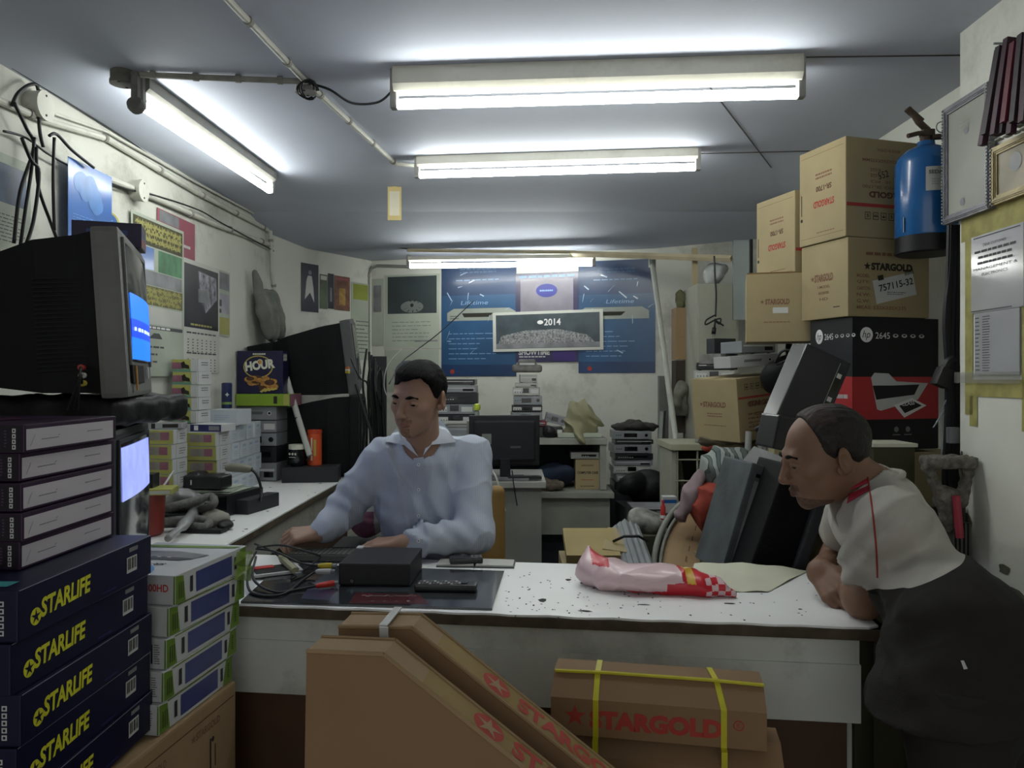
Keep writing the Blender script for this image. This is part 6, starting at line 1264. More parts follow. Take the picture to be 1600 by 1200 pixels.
b = B(); b.lathe([(.008, 0), (.010, .004), (.010, .05), (.005, .058), (.005, .075)], m_red, 12); b.lathe([(.0105, .006), (.0105, .018)], m_white, 12); o = b.obj('small_bottle', smooth='auto'); o.location = P(1036, 812, 2.95); tag(o, 'small red tube standing left of the oval frame', 'bottle')
crump('crumpled clear plastic and newspaper left of the oval frame', P(1008, 815, 3.05), (.085, .08, .055), M('newsprint', '74766e', .6, var=.6, scale=30, coat=.2), 61, 'newspaper_heap', 'paper', .006); bx('box', 'box under the newspaper heap', 'box', (P(1008, 850, 3.05).x, 3.05, 0), (.20, .18, .74), 0, M('box_olive_dull', '4a4a3a', .8))
bx('white_box', 'blue and white small box standing above the oval frame', 'box', P(1045, 800, 3.35), (.06, .05, .07), 0, m_wcard, None, lambda b, Fs: b.rect(Fs['front'], 0, .015, .058, .015, m_pblue)); bx('box', 'dull box under the blue and white small box', 'box', (P(1045, 800, 3.35).x, 3.35, 0), (.10, .08, P(1045, 800, 3.35).z-.001), 0, m_dkbox)
b = B(); b.box((0, 0, .015), (.19, .22, .03), M('card_yellowish', '94855a', .8, var=.1), rot=(.25, 0, 0)); b.box((.10, .02, .02), (.09, .2, .025), m_card2, rot=(.2, .1, -.2)); o = b.obj('cardboard_flaps'); o.location = (P(925, 855, 2.75).x, 2.80, .725); tag(o, 'yellowish cardboard flaps lying behind the counter near the plastic bag', 'cardboard'); bx('carton', 'carton below the yellowish flaps behind the counter', 'box', (P(930, 855, 2.75).x, 2.82, 0), (.24, .22, .69), 0, m_card2)
# pink and white bag between the seated person's arm and body
fbg = lambda p: ell((-.56, 3.0, .84), (.09, .07, .12))(p)+.010*wav(p, 26, 4)+.006*ridge(p, 30, 1)
tag(sdf_obj('plastic_bag', [(fbg, (-.70, 2.88, .68), (-.42, 3.12, 1.0), .007)], [M('bag_white_thin', 'a9abab', .4, var=.15), m_pnk], pick=lambda c, si: ((c[:, 2] < .84) & (c[:, 0] < -.53)).astype(int)), 'white and pink plastic bag seen between the arm and body of the seated person', 'plastic bag')
bx('stool', 'dark stool carrying the white and pink plastic bag', 'stool', (-.56, 3.0, 0), (.24, .2, .71), 0, m_dkbox)
# ================================================================ right wall
m_ext = M('extinguisher_blue', '1a5c98', .25, var=.05, coat=.5); m_brass = M('worn_brass', '5a4c40', .5, metal=.4, var=.3, scale=30)
t = thing('fire_extinguisher', 'blue fire extinguisher with white label hanging at the right wall corner', 'fire extinguisher', (1.248, 2.315, 1.72))
b = B(); b.lathe([(.0, .05), (.083, .05), (.086, .056), (.086, .27), (.078, .295), (.055, .315), (.026, .328), (.024, .34)], m_ext, 32); b.obj('cylinder', t, smooth='auto')
b = B(); b.lathe([(.0, 0), (.080, 0), (.085, .004), (.085, .052), (.0, .052)], m_blk, 28); b.obj('base', t, smooth='auto')
b = B(); b.cyl((0, 0, .335), (0, 0, .365), .017, m_brass, 14); b.box((0, -.005, .365), (.035, .03, .02), m_brass, bev=.004); b.cyl((.01, -.015, .35), (.05, -.03, .348), .009, m_brass, 10); b.obj('valve', t)
b = B(); b.tube([(.0, -.01, .372), (-.03, -.015, .395), (-.062, -.02, .435)], [.010, .010, .007], m_brass, 8); b.box((-.045, -.018, .415), (.012, .022, .06), m_brass, rot=(0, -.85, 0), bev=.003); b.obj('lever', t)
b = B(); b.tube([(.01, -.01, .36), (-.03, -.015, .362), (-.065, -.02, .352)], .007, m_brass, 8); b.obj('handle', t)
b = B(); b.tube([Vector((.03+.016*math.cos(a), -.03, .375+.016*math.sin(a))) for a in [i*.6 for i in range(10)]], .0018, m_rec, 5); b.obj('pin_ring', t)
b = B()
vs = []; n = 8
for i in range(n+1):
    a = -math.pi/2-.50+.68*i/n; vs += [(.0868*math.cos(a), .0868*math.sin(a), .175), (.0868*math.cos(a), .0868*math.sin(a), .245)]
b.add(vs, [(2*i, 2*i+2, 2*i+3, 2*i+1) for i in range(n)], m_pap); a = -math.pi/2-.16; b.text('SEDAS', fr((.0875*math.cos(a), .0875*math.sin(a), .228), (-math.sin(a), math.cos(a), 0), (0, 0, 1)), 0, 0, .046, .011, m_ink, .02, eps=.0016); b.lines(fr((.0875*math.cos(a), .0875*math.sin(a), .20), (-math.sin(a), math.cos(a), 0), (0, 0, 1)), 0, 0, .03, .02, 3, m_grp, .0016, fill=.2)
b.obj('label', t); b = B(); b.rect(fr((-.082, -.028, .085), (-.3, -.95, 0), (0, 0, 1)), 0, 0, .012, .045, m_pap); b.obj('tag', t)
b = B(); b.box((.03, -.14, .2), (.03, .12, .02), m_brass); b.box((0, 0, .2), (.178, .02, .012), m_brass) if 0 else None; b.obj('bracket', t)
Wr = lambda px, py, off=.004: (lambda Y: P(px, py, Y)-Vector((off, 0, 0)))(1.2/((px-800)/F-.0175))
m_fs = M('frame_silver', '77757c', .4, metal=.3, var=.2, scale=40, bump=.4); m_fg = M('frame_gold', '8c7e58', .4, metal=.3, var=.2, scale=40, bump=.4)
def pframe(label, x0, x1, yt, yb, mf, mg, bw, extra=None):
    A = Wr(x0, yt, .012); Bb = Wr(x1, 590, .012); zb = Wr(x0, yb).z; zt = A.z; r = Vector((Bb.x-A.x, Bb.y-A.y, 0)); W = r.length; Hh = zt-zb; Fm = fr((0, 0, 0), r, (0, 0, 1))
    t = thing('picture_frame', label, 'picture frame', ((A.x+Bb.x)/2, (A.y+Bb.y)/2, (zt+zb)/2))
    b = B()
    for k, (w2, dz, th) in enumerate(((bw, .0, .016), (bw*.55, .004, .02), (bw*.22, .006, .024))):
        i_ = (bw-w2)/2*(1 if k else 0)
        for s in (-1, 1): b.box((s*(W/2-bw/2), 0, 0), (w2, Hh-bw+w2, th), mf, T=Fm); b.box((0, s*(Hh/2-bw/2), 0), (W-bw-w2+.0002, w2, th), mf, T=Fm)
    for s in (-1, 1):
        n = int(Hh/.009)
        for i in range(n): b.box((s*(W/2-.004), -Hh/2+.009*(i+.5), .010), (.0045, .005, .006), m_slv, T=Fm)
    b.obj('frame', t); b = B(); b.rect(Fm, 0, 0, W-bw, Hh-bw, mg, .004)
    if extra: extra(b, Fm, W, Hh)
    b.obj('picture', t); return t
m_doc = M('document_paper', '9fa096', .45, var=.1, scale=4, spec=.2)
pframe('silver grey framed document on the right wall beside the fire extinguisher', 1484, 1558, 172, 352, m_fs, m_doc, .022, lambda b, F_, W, Hh: (b.lines(F_, 0, Hh*.28, W*.3, Hh*.10, 3, m_papg, .005), b.disc(F_, 0, Hh*.22, W*.05, m_grp, .005), b.disc(F_, -W*.08, -Hh*.36, W*.05, m_grp, .005)))
pframe('gold framed picture at the right edge under the hanging ribbons', 1561, 1660, 232, 322, m_fg, M('picture_pale', 'a8a08c', .45, var=.3, scale=6, spec=.2), .022, lambda b, F_, W, Hh: b.disc(F_, -W*.1, Hh*.1, W*.10, m_grp, .005))
m_mar = M('ribbon_maroon', '38192a', .6, var=.3, scale=12); m_rdk = M('ribbon_dark', '2c2228', .6, var=.3, scale=12)
for k in range(10):
    b = B(); y = 1.86-.022*k+.01*(k % 2); x = Wr(1560, 100).x-.02-.012*(k % 3); b.box((0, 0, 0), (.014+.010*(k % 2), .018, .23-.02*(k % 3)), (m_mar, m_rdk, M('ribbon_red', '5c1e2e', .6, var=.2))[k % 3], rot=(.10-.02*k, .12, 0)); b.box((0, 0, -.11), (.012, .019, .003), m_slv, rot=(.1-.02*k, .12, 0))
    o = b.obj('pamphlet'); Yp = 1.88-.013*k; o.location = ((748+6.6*k)/F*Yp, Yp, 2.035+.012*(k % 2)); nm = ['first', 'second', 'third', 'fourth', 'fifth', 'sixth', 'seventh', 'eighth', 'ninth', 'tenth'][k]; tag(o, f'{nm} maroon pamphlet from the left in the bunch hanging on the right wall', 'pamphlet', 'hanging pamphlets')
b = B(); c = Wr(1578, 68, .0); b.cyl(c, c-Vector((.04, 0, .0)), .003, m_rec, 6); tag(b.obj('nail'), 'nail above the hanging pamphlets', 'nail')
def note1(b, F_, W, Hh):
    for k, tx in enumerate(('DEAR CUSTOMER', '', '', '', 'MANAGEMENT &', 'ELECTRONICS')): (b.text if tx else (lambda t_, F2, u, v, w2, h2, mm, bb, eps=0: b.lines(F2, u, v, w2, h2, 1, mm, .0012, fill=.9, ragged=.02)))(tx, F_, -W*.02, Hh*.36-Hh*.075*k, W*(.45, .8, .65, .68, .85, .5)[k], Hh*.035, m_ink, .0, eps=.0012)
    b.rect(F_, 0, Hh*.47, W*.9, .003, m_ink); b.rect(F_, -W*.1, -Hh*.48, W*.8, .003, m_ink)
poster('notice', 'white printed notice in plastic on the right wall', Wr, 1521, 1603, 372, 490, M('notice_paper', 'b2b3b5', .12, var=.05, coat=.7), note1, off=.006, cat='notice')
def note2(b, F_, W, Hh): b.lines(F_, -W*.22, 0, W*.18, Hh*.9, 22, m_ink, .0008, fill=.3, ragged=.2); b.lines(F_, -W*.42, 0, W*.12, Hh*.9, 14, m_ink, .0008, fill=.25, seed=6)
poster('notice', 'price list sheet below the printed notice on the right wall', Wr, 1526, 1596, 490, 586, M('list_paper', 'a6a8aa', .4, var=.06), note2, off=.005, cat='notice')
m_res = M('tape_residue', 'a09a5c', .7, var=.25, scale=20, bump=.2)
b = B(); y0 = Wr(1560, 500)
def wr_rect(x0, x1, z0, z1, mat, off=.002):
    a, c = Wr(x0, 590, off), Wr(x1, 590, off); b.add([(a.x, a.y, z0), (c.x, c.y, z0), (c.x, c.y, z1), (a.x, a.y, z1)], [(0, 1, 2, 3)], mat)
wr_rect(1503, 1620, 1.72, 1.79, m_res); wr_rect(1509, 1521, 1.25, 1.72, m_res); wr_rect(1598, 1606, 1.22, 1.72, m_res); wr_rect(1520, 1600, 1.30, 1.345, m_res, .003); wr_rect(1496, 1600, 1.335, 1.365, M('clear_tape', 'a2a29a', .15, coat=.7, alpha=.5), .009); wr_rect(1516, 1528, 1.22, 1.30, m_res)
tag(b.obj('tape_residue'), 'yellowed tape marks around the notices on the right wall', 'tape')
b = B(); r = random.Random(12); m_peel = M('bare_plaster', '4a4a3a', .9, var=.3, scale=20)
for (px, py, sx, sy) in ((1503, 730, 5, 30), (1506, 840, 12, 40), (1512, 815, 8, 18), (1505, 895, 9, 30), (1508, 960, 12, 40), (1500, 780, 4, 20), (1585, 940, 25, 22), (1570, 890, 12, 10), (1545, 990, 20, 14)):
    c = Wr(px, py, .0015); n = 11; b.add([(Wr(px+sx*(.6+.5*r.random())*math.cos(a), py, .0015).x, Wr(px+sx*(.6+.5*r.random())*math.cos(a), py, .0015).y, c.z+sy/F*2*(.6+.5*r.random())*math.sin(a)) for a in [2*math.pi*i/n for i in range(n)]], [tuple(range(n))], m_peel if px < 1530 else M('damp_stain', '62624f', .8, var=.2, scale=15))
st(b.obj('trim_1'))
# black cable bundle at the pillar
b = B(); r = random.Random(6)
for k in range(8):
    x = 1477+3*k; b.tube(spline([P(x+6, 352, 2.19), P(x+4, 420, 2.18), P(x+r.random()*6-3, 500, 2.17), P(x-4+r.random()*8, 590, 2.17), P(x+r.random()*6-2, 680, 2.17), P(x+r.random()*8-4, 750, 2.17), P(x+4, 800, 2.17)]), .0065+.002*(k % 2), m_cable, 6)
b.tube(spline([P(1470, 600, 2.16), P(1478, 570, 2.16), P(1490, 560, 2.16)]), .012, m_cable, 6); b.box(P(1473, 590, 2.16), (.04, .04, .055), m_blk, rot=(0, .4, 0), bev=.008); b.box(P(1489, 680, 2.15), (.03, .02, .045), m_grp, bev=.004); b.box(P(1487, 795, 2.15), (.05, .04, .05), m_blk, bev=.008)
b.tube(spline([P(1478, 625, 2.16), P(1470, 650, 2.15), P(1472, 690, 2.15), P(1470, 720, 2.15)]), .002, m_rec, 5); b.tube([P(1475, 640, 2.15), P(1462, 662, 2.15)], .0018, m_rec, 5); b.tube([P(1474, 645, 2.15), P(1458, 668, 2.15)], .0018, m_rec, 5)
tag(b.obj('cable_bundle', smooth='auto'), 'thick black cable bundle running down the corner of the right wall', 'cable')
b = B(); b.box((0, 0, .578), (.115, .12, 1.156), M('box_olive', '454330', .8, var=.15)); b.box((0, -.003, 1.160), (.125, .13, .010), m_cream); o = b.obj('carton'); o.location = (1.075, 2.22, 0); tag(o, 'olive box with a cream lid behind the neck of the leaning person', 'box')
t = thing('dusty_stand', 'dust covered grey ribbed stand behind the back of the leaning person', 'stand', (1.165, 2.05, 0))
fd = lambda p: np.maximum(U(.02, rbox((0, 0, 1.125), (.066, .03, .016), .01), cone((-.055, 0, 1.11), (-.015, 0, 1.02), .012, .018), cone((.055, 0, 1.11), (.035, 0, 1.02), .012, .016), cone((.0, 0, 1.03), (.0, 0, .96), .03, .02))(p)-.004*wav(p, 90, 2)-.002*wav(p, 200, 1), .9-p[:, 2])
sdf_obj('arched_top', [(fd, (-.10, -.06, .9), (.10, .06, 1.17), .004)], [M('dust_grey', '6b6860', .95, var=.4, scale=60, bump=.8, bscale=200)], t)
b = B(); [b.box((.058-.011*k, .015, .48), (.005, .03, .96), M('rib_grey', '55564f', .8, var=.3)) for k in range(5)]; b.box((0, .04, .5), (.13, .015, 1.0), M('rib_dark', '33332e', .8)); b.obj('ribs', t)
b = B(); b.cyl((.01, -.035, .93), (.0, -.035, 1.04), .010, M('pink_rod', 'a03848', .5), 12); b.obj('handle', t)
# ================================================================ people
def trace(f, px, py, lev=0.0, t0=.9, t1=4.0):
    "points where camera-side rays through photo pixels meet a solid"
    d = np.stack([(np.array(px, float)-800)/F, np.ones(len(px)), -(np.array(py, float)-590)/F], 1); nrm = np.sqrt((d*d).sum(1)); d /= nrm[:, None]
    o = np.array([0, 0, H]); t = np.full(len(px), t0)
    for _ in range(90): t = np.minimum(t+(f(o+d*t[:, None])-lev)*.7, t1)
    return o+d*t[:, None]
def drape(b, f, quad, nx, ny, lev, thick, mat, t0=.9):
    "thin cloth patch lying on solid f, corners given in photo pixels (tl, tr, br, bl)"
    (ax, ay), (bx, by), (cx, cy), (dx, dy) = quad; px = []; py = []
    for j in range(ny+1):
        v = j/ny
        for i in range(nx+1):
            u = i/nx; px.append((ax*(1-u)+bx*u)*(1-v)+(dx*(1-u)+cx*u)*v); py.append((ay*(1-u)+by*u)*(1-v)+(dy*(1-u)+cy*u)*v)
    p1 = trace(f, px, py, lev+thick, t0); p0 = trace(f, px, py, max(lev, -.001), t0)
    k = len(px); vs = [tuple(p) for p in p1]+[tuple(p) for p in p0]; fs = []; W = nx+1
    for j in range(ny):
        for i in range(nx):
            a = j*W+i; fs.append((a, a+W, a+W+1, a+1)); fs.append((k+a, k+a+1, k+a+W+1, k+a+W))
    rim = [i for i in range(W)]+[W*j+nx for j in range(1, ny+1)]+[ny*W+i for i in range(nx-1, -1, -1)]+[W*j for j in range(ny-1, 0, -1)]
    for i in range(len(rim)): a, c = rim[i], rim[(i+1) % len(rim)]; fs.append((a, c, k+c, k+a))
    b.add(vs, fs, mat)
def hand_fs(w, d, n, side, curls=(30, 35, 25), thumb=30, s=1.0, spread=4):
    w = Vector(w); d = Vector(d).normalized(); n = Vector(n); n = (n-d*n.dot(d)).normalized(); sd = d.cross(n)*side
    palm = []; fing = []
    offs = (.030, .010, -.010, -.028); lens = (.070, .078, .073, .058)
    for i, (o, L) in enumerate(zip(offs, lens)):
        kn = w+(d*(.088-.004*abs(i-1))+sd*o)*s; palm.append(cone(w+(d*.01+sd*o*.55)*s, kn, .0155*s, .0115*s))
        p = kn; r = .0098*s; ax = Matrix.Rotation(math.radians(-spread*(i-1.4))*side, 3, n); dd = ax @ d; a = 0
        for j, fr_ in enumerate((.48, .30, .24)):
            a += math.radians(curls[j]*(1+.12*i)); q = p+(dd*math.cos(a)-n*math.sin(a))*L*fr_*s
            fing.append(cone(p, q, r, r*.9)); p = q; r *= .9
    a = w+(d*.022+sd*.022-n*.006)*s; b_ = w+(d*.052+sd*.047-n*.014)*s; t = math.radians(thumb)
    c = b_+(d*math.cos(t)+sd*math.sin(t)*.8-n*.25).normalized()*.034*s; e = c+(d*math.cos(t*.6)+sd*math.sin(t*.4)-n*.35).normalized()*.026*s
    palm.append(cone(a, b_, .016*s, .013*s)); fing += [cone(b_, c, .0115*s, .0105*s), cone(c, e, .0105*s, .0088*s)]
    pf = U(.012, *palm); 
    def ff(p):
        m = fing[0](p)
        for g in fing[1:]: m = smin(m, g(p), .0022)
        return m
    return lambda p: smin(pf(p), ff(p), .006)
def head_f(nose=1.0, heavy=0.0):
    E = lambda c, r, rot=None: ell(c, r, rot)
    base = U(.03, E((0, .016, .035), (.0745, .096, .083)), E((0, -.022, -.022), (.061+heavy*.004, .070, .082)), E((0, -.035, -.062), (.048+heavy*.006, .048, .040)))
    base = U(.018, base, E((0, -.066, -.093), (.025, .019, .019)), E((.040, -.055, -.016), (.022, .024, .02)), E((-.040, -.055, -.016), (.022, .024, .02)), cone((-.03, -.078, .022), (.03, -.078, .022), .0125))
    base = SUB(.010, base, E((.0315, -.096, .0035), (.0175, .0140, .0120)), E((-.0315, -.096, .0035), (.0175, .0140, .0120)))
    feat = U(.007, cone((0, -.090, .012), (0, -.110*nose, -.026), .0075, .0105), E((.0105, -.100, -.033), (.0075, .0085, .0068)), E((-.0105, -.100, -.033), (.0075, .0085, .0068)), E((0, -.108*nose, -.030), (.0095, .010, .0085)))
    lips = U(.004, cone((-.021, -.083, -.060), (-.004, -.094, -.056), .0035, .0062), cone((.021, -.083, -.060), (.004, -.094, -.056), .0035, .0062), cone((-.018, -.083, -.0625), (0, -.0925, -.0665), .0035, .0068), cone((.018, -.083, -.0625), (0, -.0925, -.0665), .0035, .0068))
    lids = U(.003, cone((-.044, -.079, .004), (-.0315, -.0888, .0098), .0029, .0040), cone((-.0315, -.0888, .0098), (-.019, -.083, .003), .0040, .0029), cone((.044, -.079, .004), (.0315, -.0888, .0098), .0029, .0040), cone((.0315, -.0888, .0098), (.019, -.083, .003), .0040, .0029),
             cone((-.043, -.079, .001), (-.0315, -.086, -.0045), .0026, .003), cone((-.0315, -.086, -.0045), (-.02, -.083, .001), .003, .0026), cone((.043, -.079, .001), (.0315, -.086, -.0045), .0026, .003), cone((.0315, -.086, -.0045), (.02, -.083, .001), .003, .0026))
    ear = lambda s: SUB(.004, U(.006, E((s*.081, .018, -.002), (.0090, .0185, .032), (0, 0, s*.45)), E((s*.074, .006, -.022), (.007, .010, .012))), E((s*.092, .014, .0), (.008, .010, .018)))
    return U(.004, U(.009, base, feat), lips, U(.003, ear(1), ear(-1)), lids)
def xform(f, T):
    M_ = np.array(T); R = M_[:3, :3]; o = M_[:3, 3]
    return lambda p: f((p-o)@R)
def head_T(c, yaw, pitch, roll): return Matrix.Translation(Vector(c)) @ Matrix.Rotation(yaw, 4, 'Z') @ Matrix.Rotation(pitch, 4, 'X') @ Matrix.Rotation(roll, 4, 'Y')
m_eyew = M('eye_white', 'b5aca4', .3, var=0); m_iris = M('eye_dark', '120c0a', .15, var=0)
def eyes(T, parent, brow_mat, browz=.024):
    for s_ in (-1, 1):
        b = B(); c = Vector((s_*.0315, -.0765, .0035)); vs = []; fs = []; n, m = 14, 10
        for i in range(m+1):
            for j in range(n):
                th = math.pi*i/m; ph = 2*math.pi*j/n; vs.append(T @ (c+.0118*Vector((math.sin(th)*math.cos(ph), -math.cos(th), math.sin(th)*math.sin(ph)))))
        for i in range(m):
            for j in range(n): fs.append((i*n+j, i*n+(j+1) % n, (i+1)*n+(j+1) % n, (i+1)*n+j))
        b.add(vs, fs[:3*n], m_iris); b.add(vs, fs[3*n:], m_eyew); b.obj('eye', parent, smooth=True)
        b = B(); pts = [T @ Vector(p) for p in ((s_*.011, -.0905, browz-.002), (s_*.024, -.0915, browz+.002), (s_*.036, -.087, browz+.0025), (s_*.047, -.076, browz-.003))]
        b.tube(spline(pts, 4), [.0028+.0024*math.sin(math.pi*min(1, i/9)) for i in range(13)], brow_mat, 6); b.obj('eyebrow', parent, smooth=True)
def skinmat(name, col, lip, stub=None): return [M(name, col, .52, var=.1, scale=18, bump=.06, bscale=200, stain=lip, stamt=.18, stscale=9), M(name+'_lips', lip, .5, var=.08), M(name+'_stubble', stub or lip, .7, var=.3, scale=120)]
m_hair = M('black_hair', '0d0c0d', .75, var=.4, scale=60, bump=.5, bscale=160, spec=.12)
def rotcone(T, a, b, ra, rb): return cone(T @ Vector(a), T @ Vector(b), ra, rb)
# ---------------------------------------------------------------- the seated man
pm = thing('person', 'person seated behind the counter in a light blue button-up shirt, looking down to the left', 'person', (0, 0, 0))
HT = head_T((-.300, 2.455, 1.283), math.radians(-25), math.radians(12), math.radians(5))
hf = xform(head_f(1.0), HT)
nk = rotcone(HT, (0, .022, -.06), (.0, .05, -.16), .053, .056)
neckbase = Vector((-.298, 2.545, 1.115))
neck = cone(HT @ Vector((0, .02, -.06)), neckbase, .052, .060)
SR = Vector((-.435, 2.565, 1.075)); SL = Vector((-.135, 2.575, 1.085))     # his right (photo left) and left shoulders
ER = Vector((-.560, 2.56, .905)); WR = Vector((-.610, 2.45, .856))
EL = Vector((-.125, 2.46, .850)); WL_ = Vector((-.335, 2.36, .842))
hR = hand_fs(WR, (-.75, -.25, -.05), (.25, -.3, .9), 1, (30, 45, 30), 35, .98)
hL = hand_fs(WL_, (-1, .05, -.06), (0, -.15, 1), 1, (14, 18, 14), 25, .98)
skin = skinmat('skin_seated', '987865', '835c50', '80624f')
headf = U(.02, hf, neck)
def pick_face(c, si, T=HT, bald=False):
    out = np.zeros(len(c), int)
    if si: return out
    M_ = np.array(T); q = (c-M_[:3, 3])@M_[:3, :3]; x, y, z = q.T; ax = np.abs(x)
    lip = (y < -.080) & (ax < .0205-.3*np.abs(z+.0615)) & (z < -.0545) & (z > -.0715)
    mus = (y < -.078) & (ax < .027) & (z < -.044) & (z > -.053-.12*ax*2)
    goat = (y < -.06) & (ax < .016) & (z < -.076)
    out[mus | goat] = 2; out[lip] = 1; return out
torso = U(.06, ell((-.285, 2.60, .93), (.165, .105, .21)), ell((-.285, 2.66, .66), (.155, .12, .16)), cone(SR, SL, .06), cone(neckbase+Vector((0, .01, -.03)), neckbase+Vector((0, 0, .02)), .06, .055))
armsR = U(.015, cone(ER, WR, .040, .026), hR); armsL = U(.015, cone(EL, WL_, .040, .026), hL)
legs = U(.03, cone((-.38, 2.66, .55), (-.42, 2.22, .53), .085, .06), cone((-.42, 2.22, .53), (-.42, 2.28, .10), .055, .04), cone((-.19, 2.66, .55), (-.17, 2.22, .53), .085, .06), cone((-.17, 2.22, .53), (-.17, 2.28, .10), .055, .04))
body = sdf_obj('body', [(headf, (-.46, 2.30, 1.04), (-.14, 2.64, 1.43), .0024), (armsR, (-.83, 2.25, .72), (-.52, 2.64, .98), .0030), (armsL, (-.54, 2.24, .74), (-.06, 2.56, .93), .0034), (U(.05, torso, legs), (-.62, 2.1, .04), (.0, 2.85, 1.2), .012)], skin, pm, pick=pick_face)
eyes(HT, pm, m_hair)
cra = ell((0, .016, .035), (.0745, .096, .083))
def hairf(T, hl, puff, top=None, sp=40, th=.009, fr_=0):
    def g(p):
        q = p
        x, y, z = q.T; d = cra(q)-np.minimum(th, .0025+.10*np.maximum(z-np.interp(y, hl[0], hl[1]), 0)+.03*np.maximum(y, 0))-puff*np.clip((z-.04)/.07, 0, 1)
        if top is not None: d = smin(d, top(q), .025)
        d = d+.0014*wav(q*np.array((2.2,.5,1)), 150, 3)+.0012*wav(q, 60, 3)
        line = np.interp(y, hl[0], hl[1])+.0025*wav(q, 120, 5)+.012*np.exp(-((np.abs(x)-.046)/.014)**2)*(y < -.045)-.004*np.cos(x*40+1)*(y < -.04)-fr_*.026*np.clip((-x-.012)/.03, 0, 1)*(y < -.03)
        cut = (line-z)*.7
        h = np.clip(.5-.5*(cut-d)/.006, 0, 1); m = np.maximum(d, cut)
        return m
    return xform(g, T)
hs = hairf(HT, ([-.12, -.075, -.06, -.035, -.02, .0, .012, .03, .06, .12], [.078, .076, .074, .058, .014, -.012, .022, .02, -.045, -.055]), -.001, ell((.012, -.035, .084), (.058, .050, .028), (0, .14, 0)), th=.0065, fr_=1)
sdf_obj('hair', [(hs, (-.46, 2.28, 1.20), (-.14, 2.62, 1.46), .003)], [m_hair], pm)
m_shirt = M('blue_shirt', 'b0b8c4', .8, var=.08, scale=7, bump=.15, bscale=400, stain='a4a7b8', stamt=.5, stscale=5)
def strmat(m):     # fine vertical weave
    nt = m.node_tree; N = nt.nodes; L = nt.links; tc = N.new('ShaderNodeTexCoord'); wv = N.new('ShaderNodeTexWave'); wv.inputs['Scale'].default_value = 60; wv.inputs['Distortion'].default_value = 1.5
    wv.inputs['Detail'].default_value = 1; L.new(tc.outputs['Object'], wv.inputs['Vector']); b_ = N['Principled BSDF']; src = b_.inputs['Base Color'].links[0].from_socket
    mx = N.new('ShaderNodeMix'); mx.data_type = 'RGBA'; mx.blend_type = 'MULTIPLY'; mx.inputs[0].default_value = 1; r = N.new('ShaderNodeValToRGB'); r.color_ramp.elements[0].color = (.86, .87, .9, 1); r.color_ramp.elements[1].color = (1.05, 1.05, 1.05, 1)
    L.new(wv.outputs['Fac'], r.inputs[0]); L.new(src, mx.inputs[6]); L.new(r.outputs[0], mx.inputs[7]); L.new(mx.outputs[2], b_.inputs['Base Color'])
strmat(m_shirt)
cuffR = ER.lerp(WR, .86); cuffL = EL.lerp(WL_, .84)
sbase = U(.045, ell((-.285, 2.595, .94), (.178, .118, .215)), ell((-.280, 2.655, .68), (.175, .135, .17)), cone(SR+Vector((.02, 0, 0)), SL-Vector((.02, 0, 0)), .066), cone(neckbase+Vector((0, .012, -.03)), neckbase+Vector((0, .006, .006)), .085, .066))
sleeves = [U(.028, cone(SR, ER, .066, .056), cone(ER, cuffR, .055, .040)), U(.028, cone(SL, EL, .066, .058), cone(EL, cuffL, .057, .040))]
def shirtf(p):
    d = smin(smin(sbase(p), sleeves[0](p), .022), sleeves[1](p), .022)
    d = d-.009*ridge(p, 13, 1, (1, 1, .5))**1.6-.0045*ridge(p, 30, 4, (1, .8, .6))**1.4
    d = d+fold_lines(p, SR, WR, 5.5, .0045, (.62, .28), 1)+fold_lines(p, EL+Vector((0, 0, .1)), WL_, 4, .004, (.45, .45), 2)
    return d
def shirtcut(p):    # neck opening
    d = shirtf(p); x, y, z = p.T
    nkc = smin(cone(neckbase+Vector((0, -.012, .00)), HT @ Vector((0, .02, -.06)), .062, .062)(p), cone(neckbase+Vector((-.012, -.10, -.040)), neckbase+Vector((0, -.04, .03)), .008, .036)(p), .02)
    return -smin(-d, nkc, .006)
sdf_obj('shirt', [(shirtcut, (-.70, 2.26, .60), (.0, 2.86, 1.22), .0048)], [m_shirt], pm)
m_shirtl = M('shirt_collar', 'bcc3ce', .75, var=.06, bump=.15, bscale=300)
b = B(); lev = .004
drape(b, shirtf, [(683, 652), (694, 662), (713, 691), (674, 695)], 6, 8, lev, .004, m_shirtl, 2.1)
drape(b, shirtf, [(683, 652), (674, 695), (661, 712), (668, 690)], 4, 8, lev-.002, .003, m_shirtl, 2.1)
drape(b, shirtf, [(620, 668), (626, 682), (634, 696), (603, 690)], 6, 8, lev, .004, m_shirtl, 2.1)
drape(b, shirtf, [(622, 668), (640, 692), (654, 714), (632, 696)], 4, 8, lev-.002, .003, m_shirtl, 2.1)
b.obj('collar', pm, smooth='auto')
b = B(); drape(b, shirtf, [(646, 716), (662, 714), (661, 868), (645, 866)], 4, 30, -.0005, .003, m_shirt, 2.1); b.obj('placket', pm, smooth='auto')
b = B(); drape(b, shirtf, [(668, 768), (702, 764), (703, 806), (669, 808)], 8, 8, -.001, .0025, m_shirt, 2.1); b.obj('pocket', pm, smooth='auto')
for y in (726, 765, 806, 845):
    c = Vector(trace(shirtf, [654], [y], .004)[0]); b = B(); b.cyl(c, c+Vector((0, -.002, 0)), .0052, m_white, 12); b.cyl(c+Vector((0, -.002, 0)), c+Vector((0, -.0026, 0)), .002, m_dk, 8); b.obj('button', pm)
for cc, ww, rr in ((cuffR, WR, .0385), (cuffL, WL_, .0385)):
    dv = (ww-cc).normalized(); b = B(); b.tube([cc-dv*.035, cc-dv*.01, cc+dv*.010], [rr*1.07, rr*1.05, rr*1.02], m_shirtl, 18); b.obj('cuff', pm, smooth='auto')
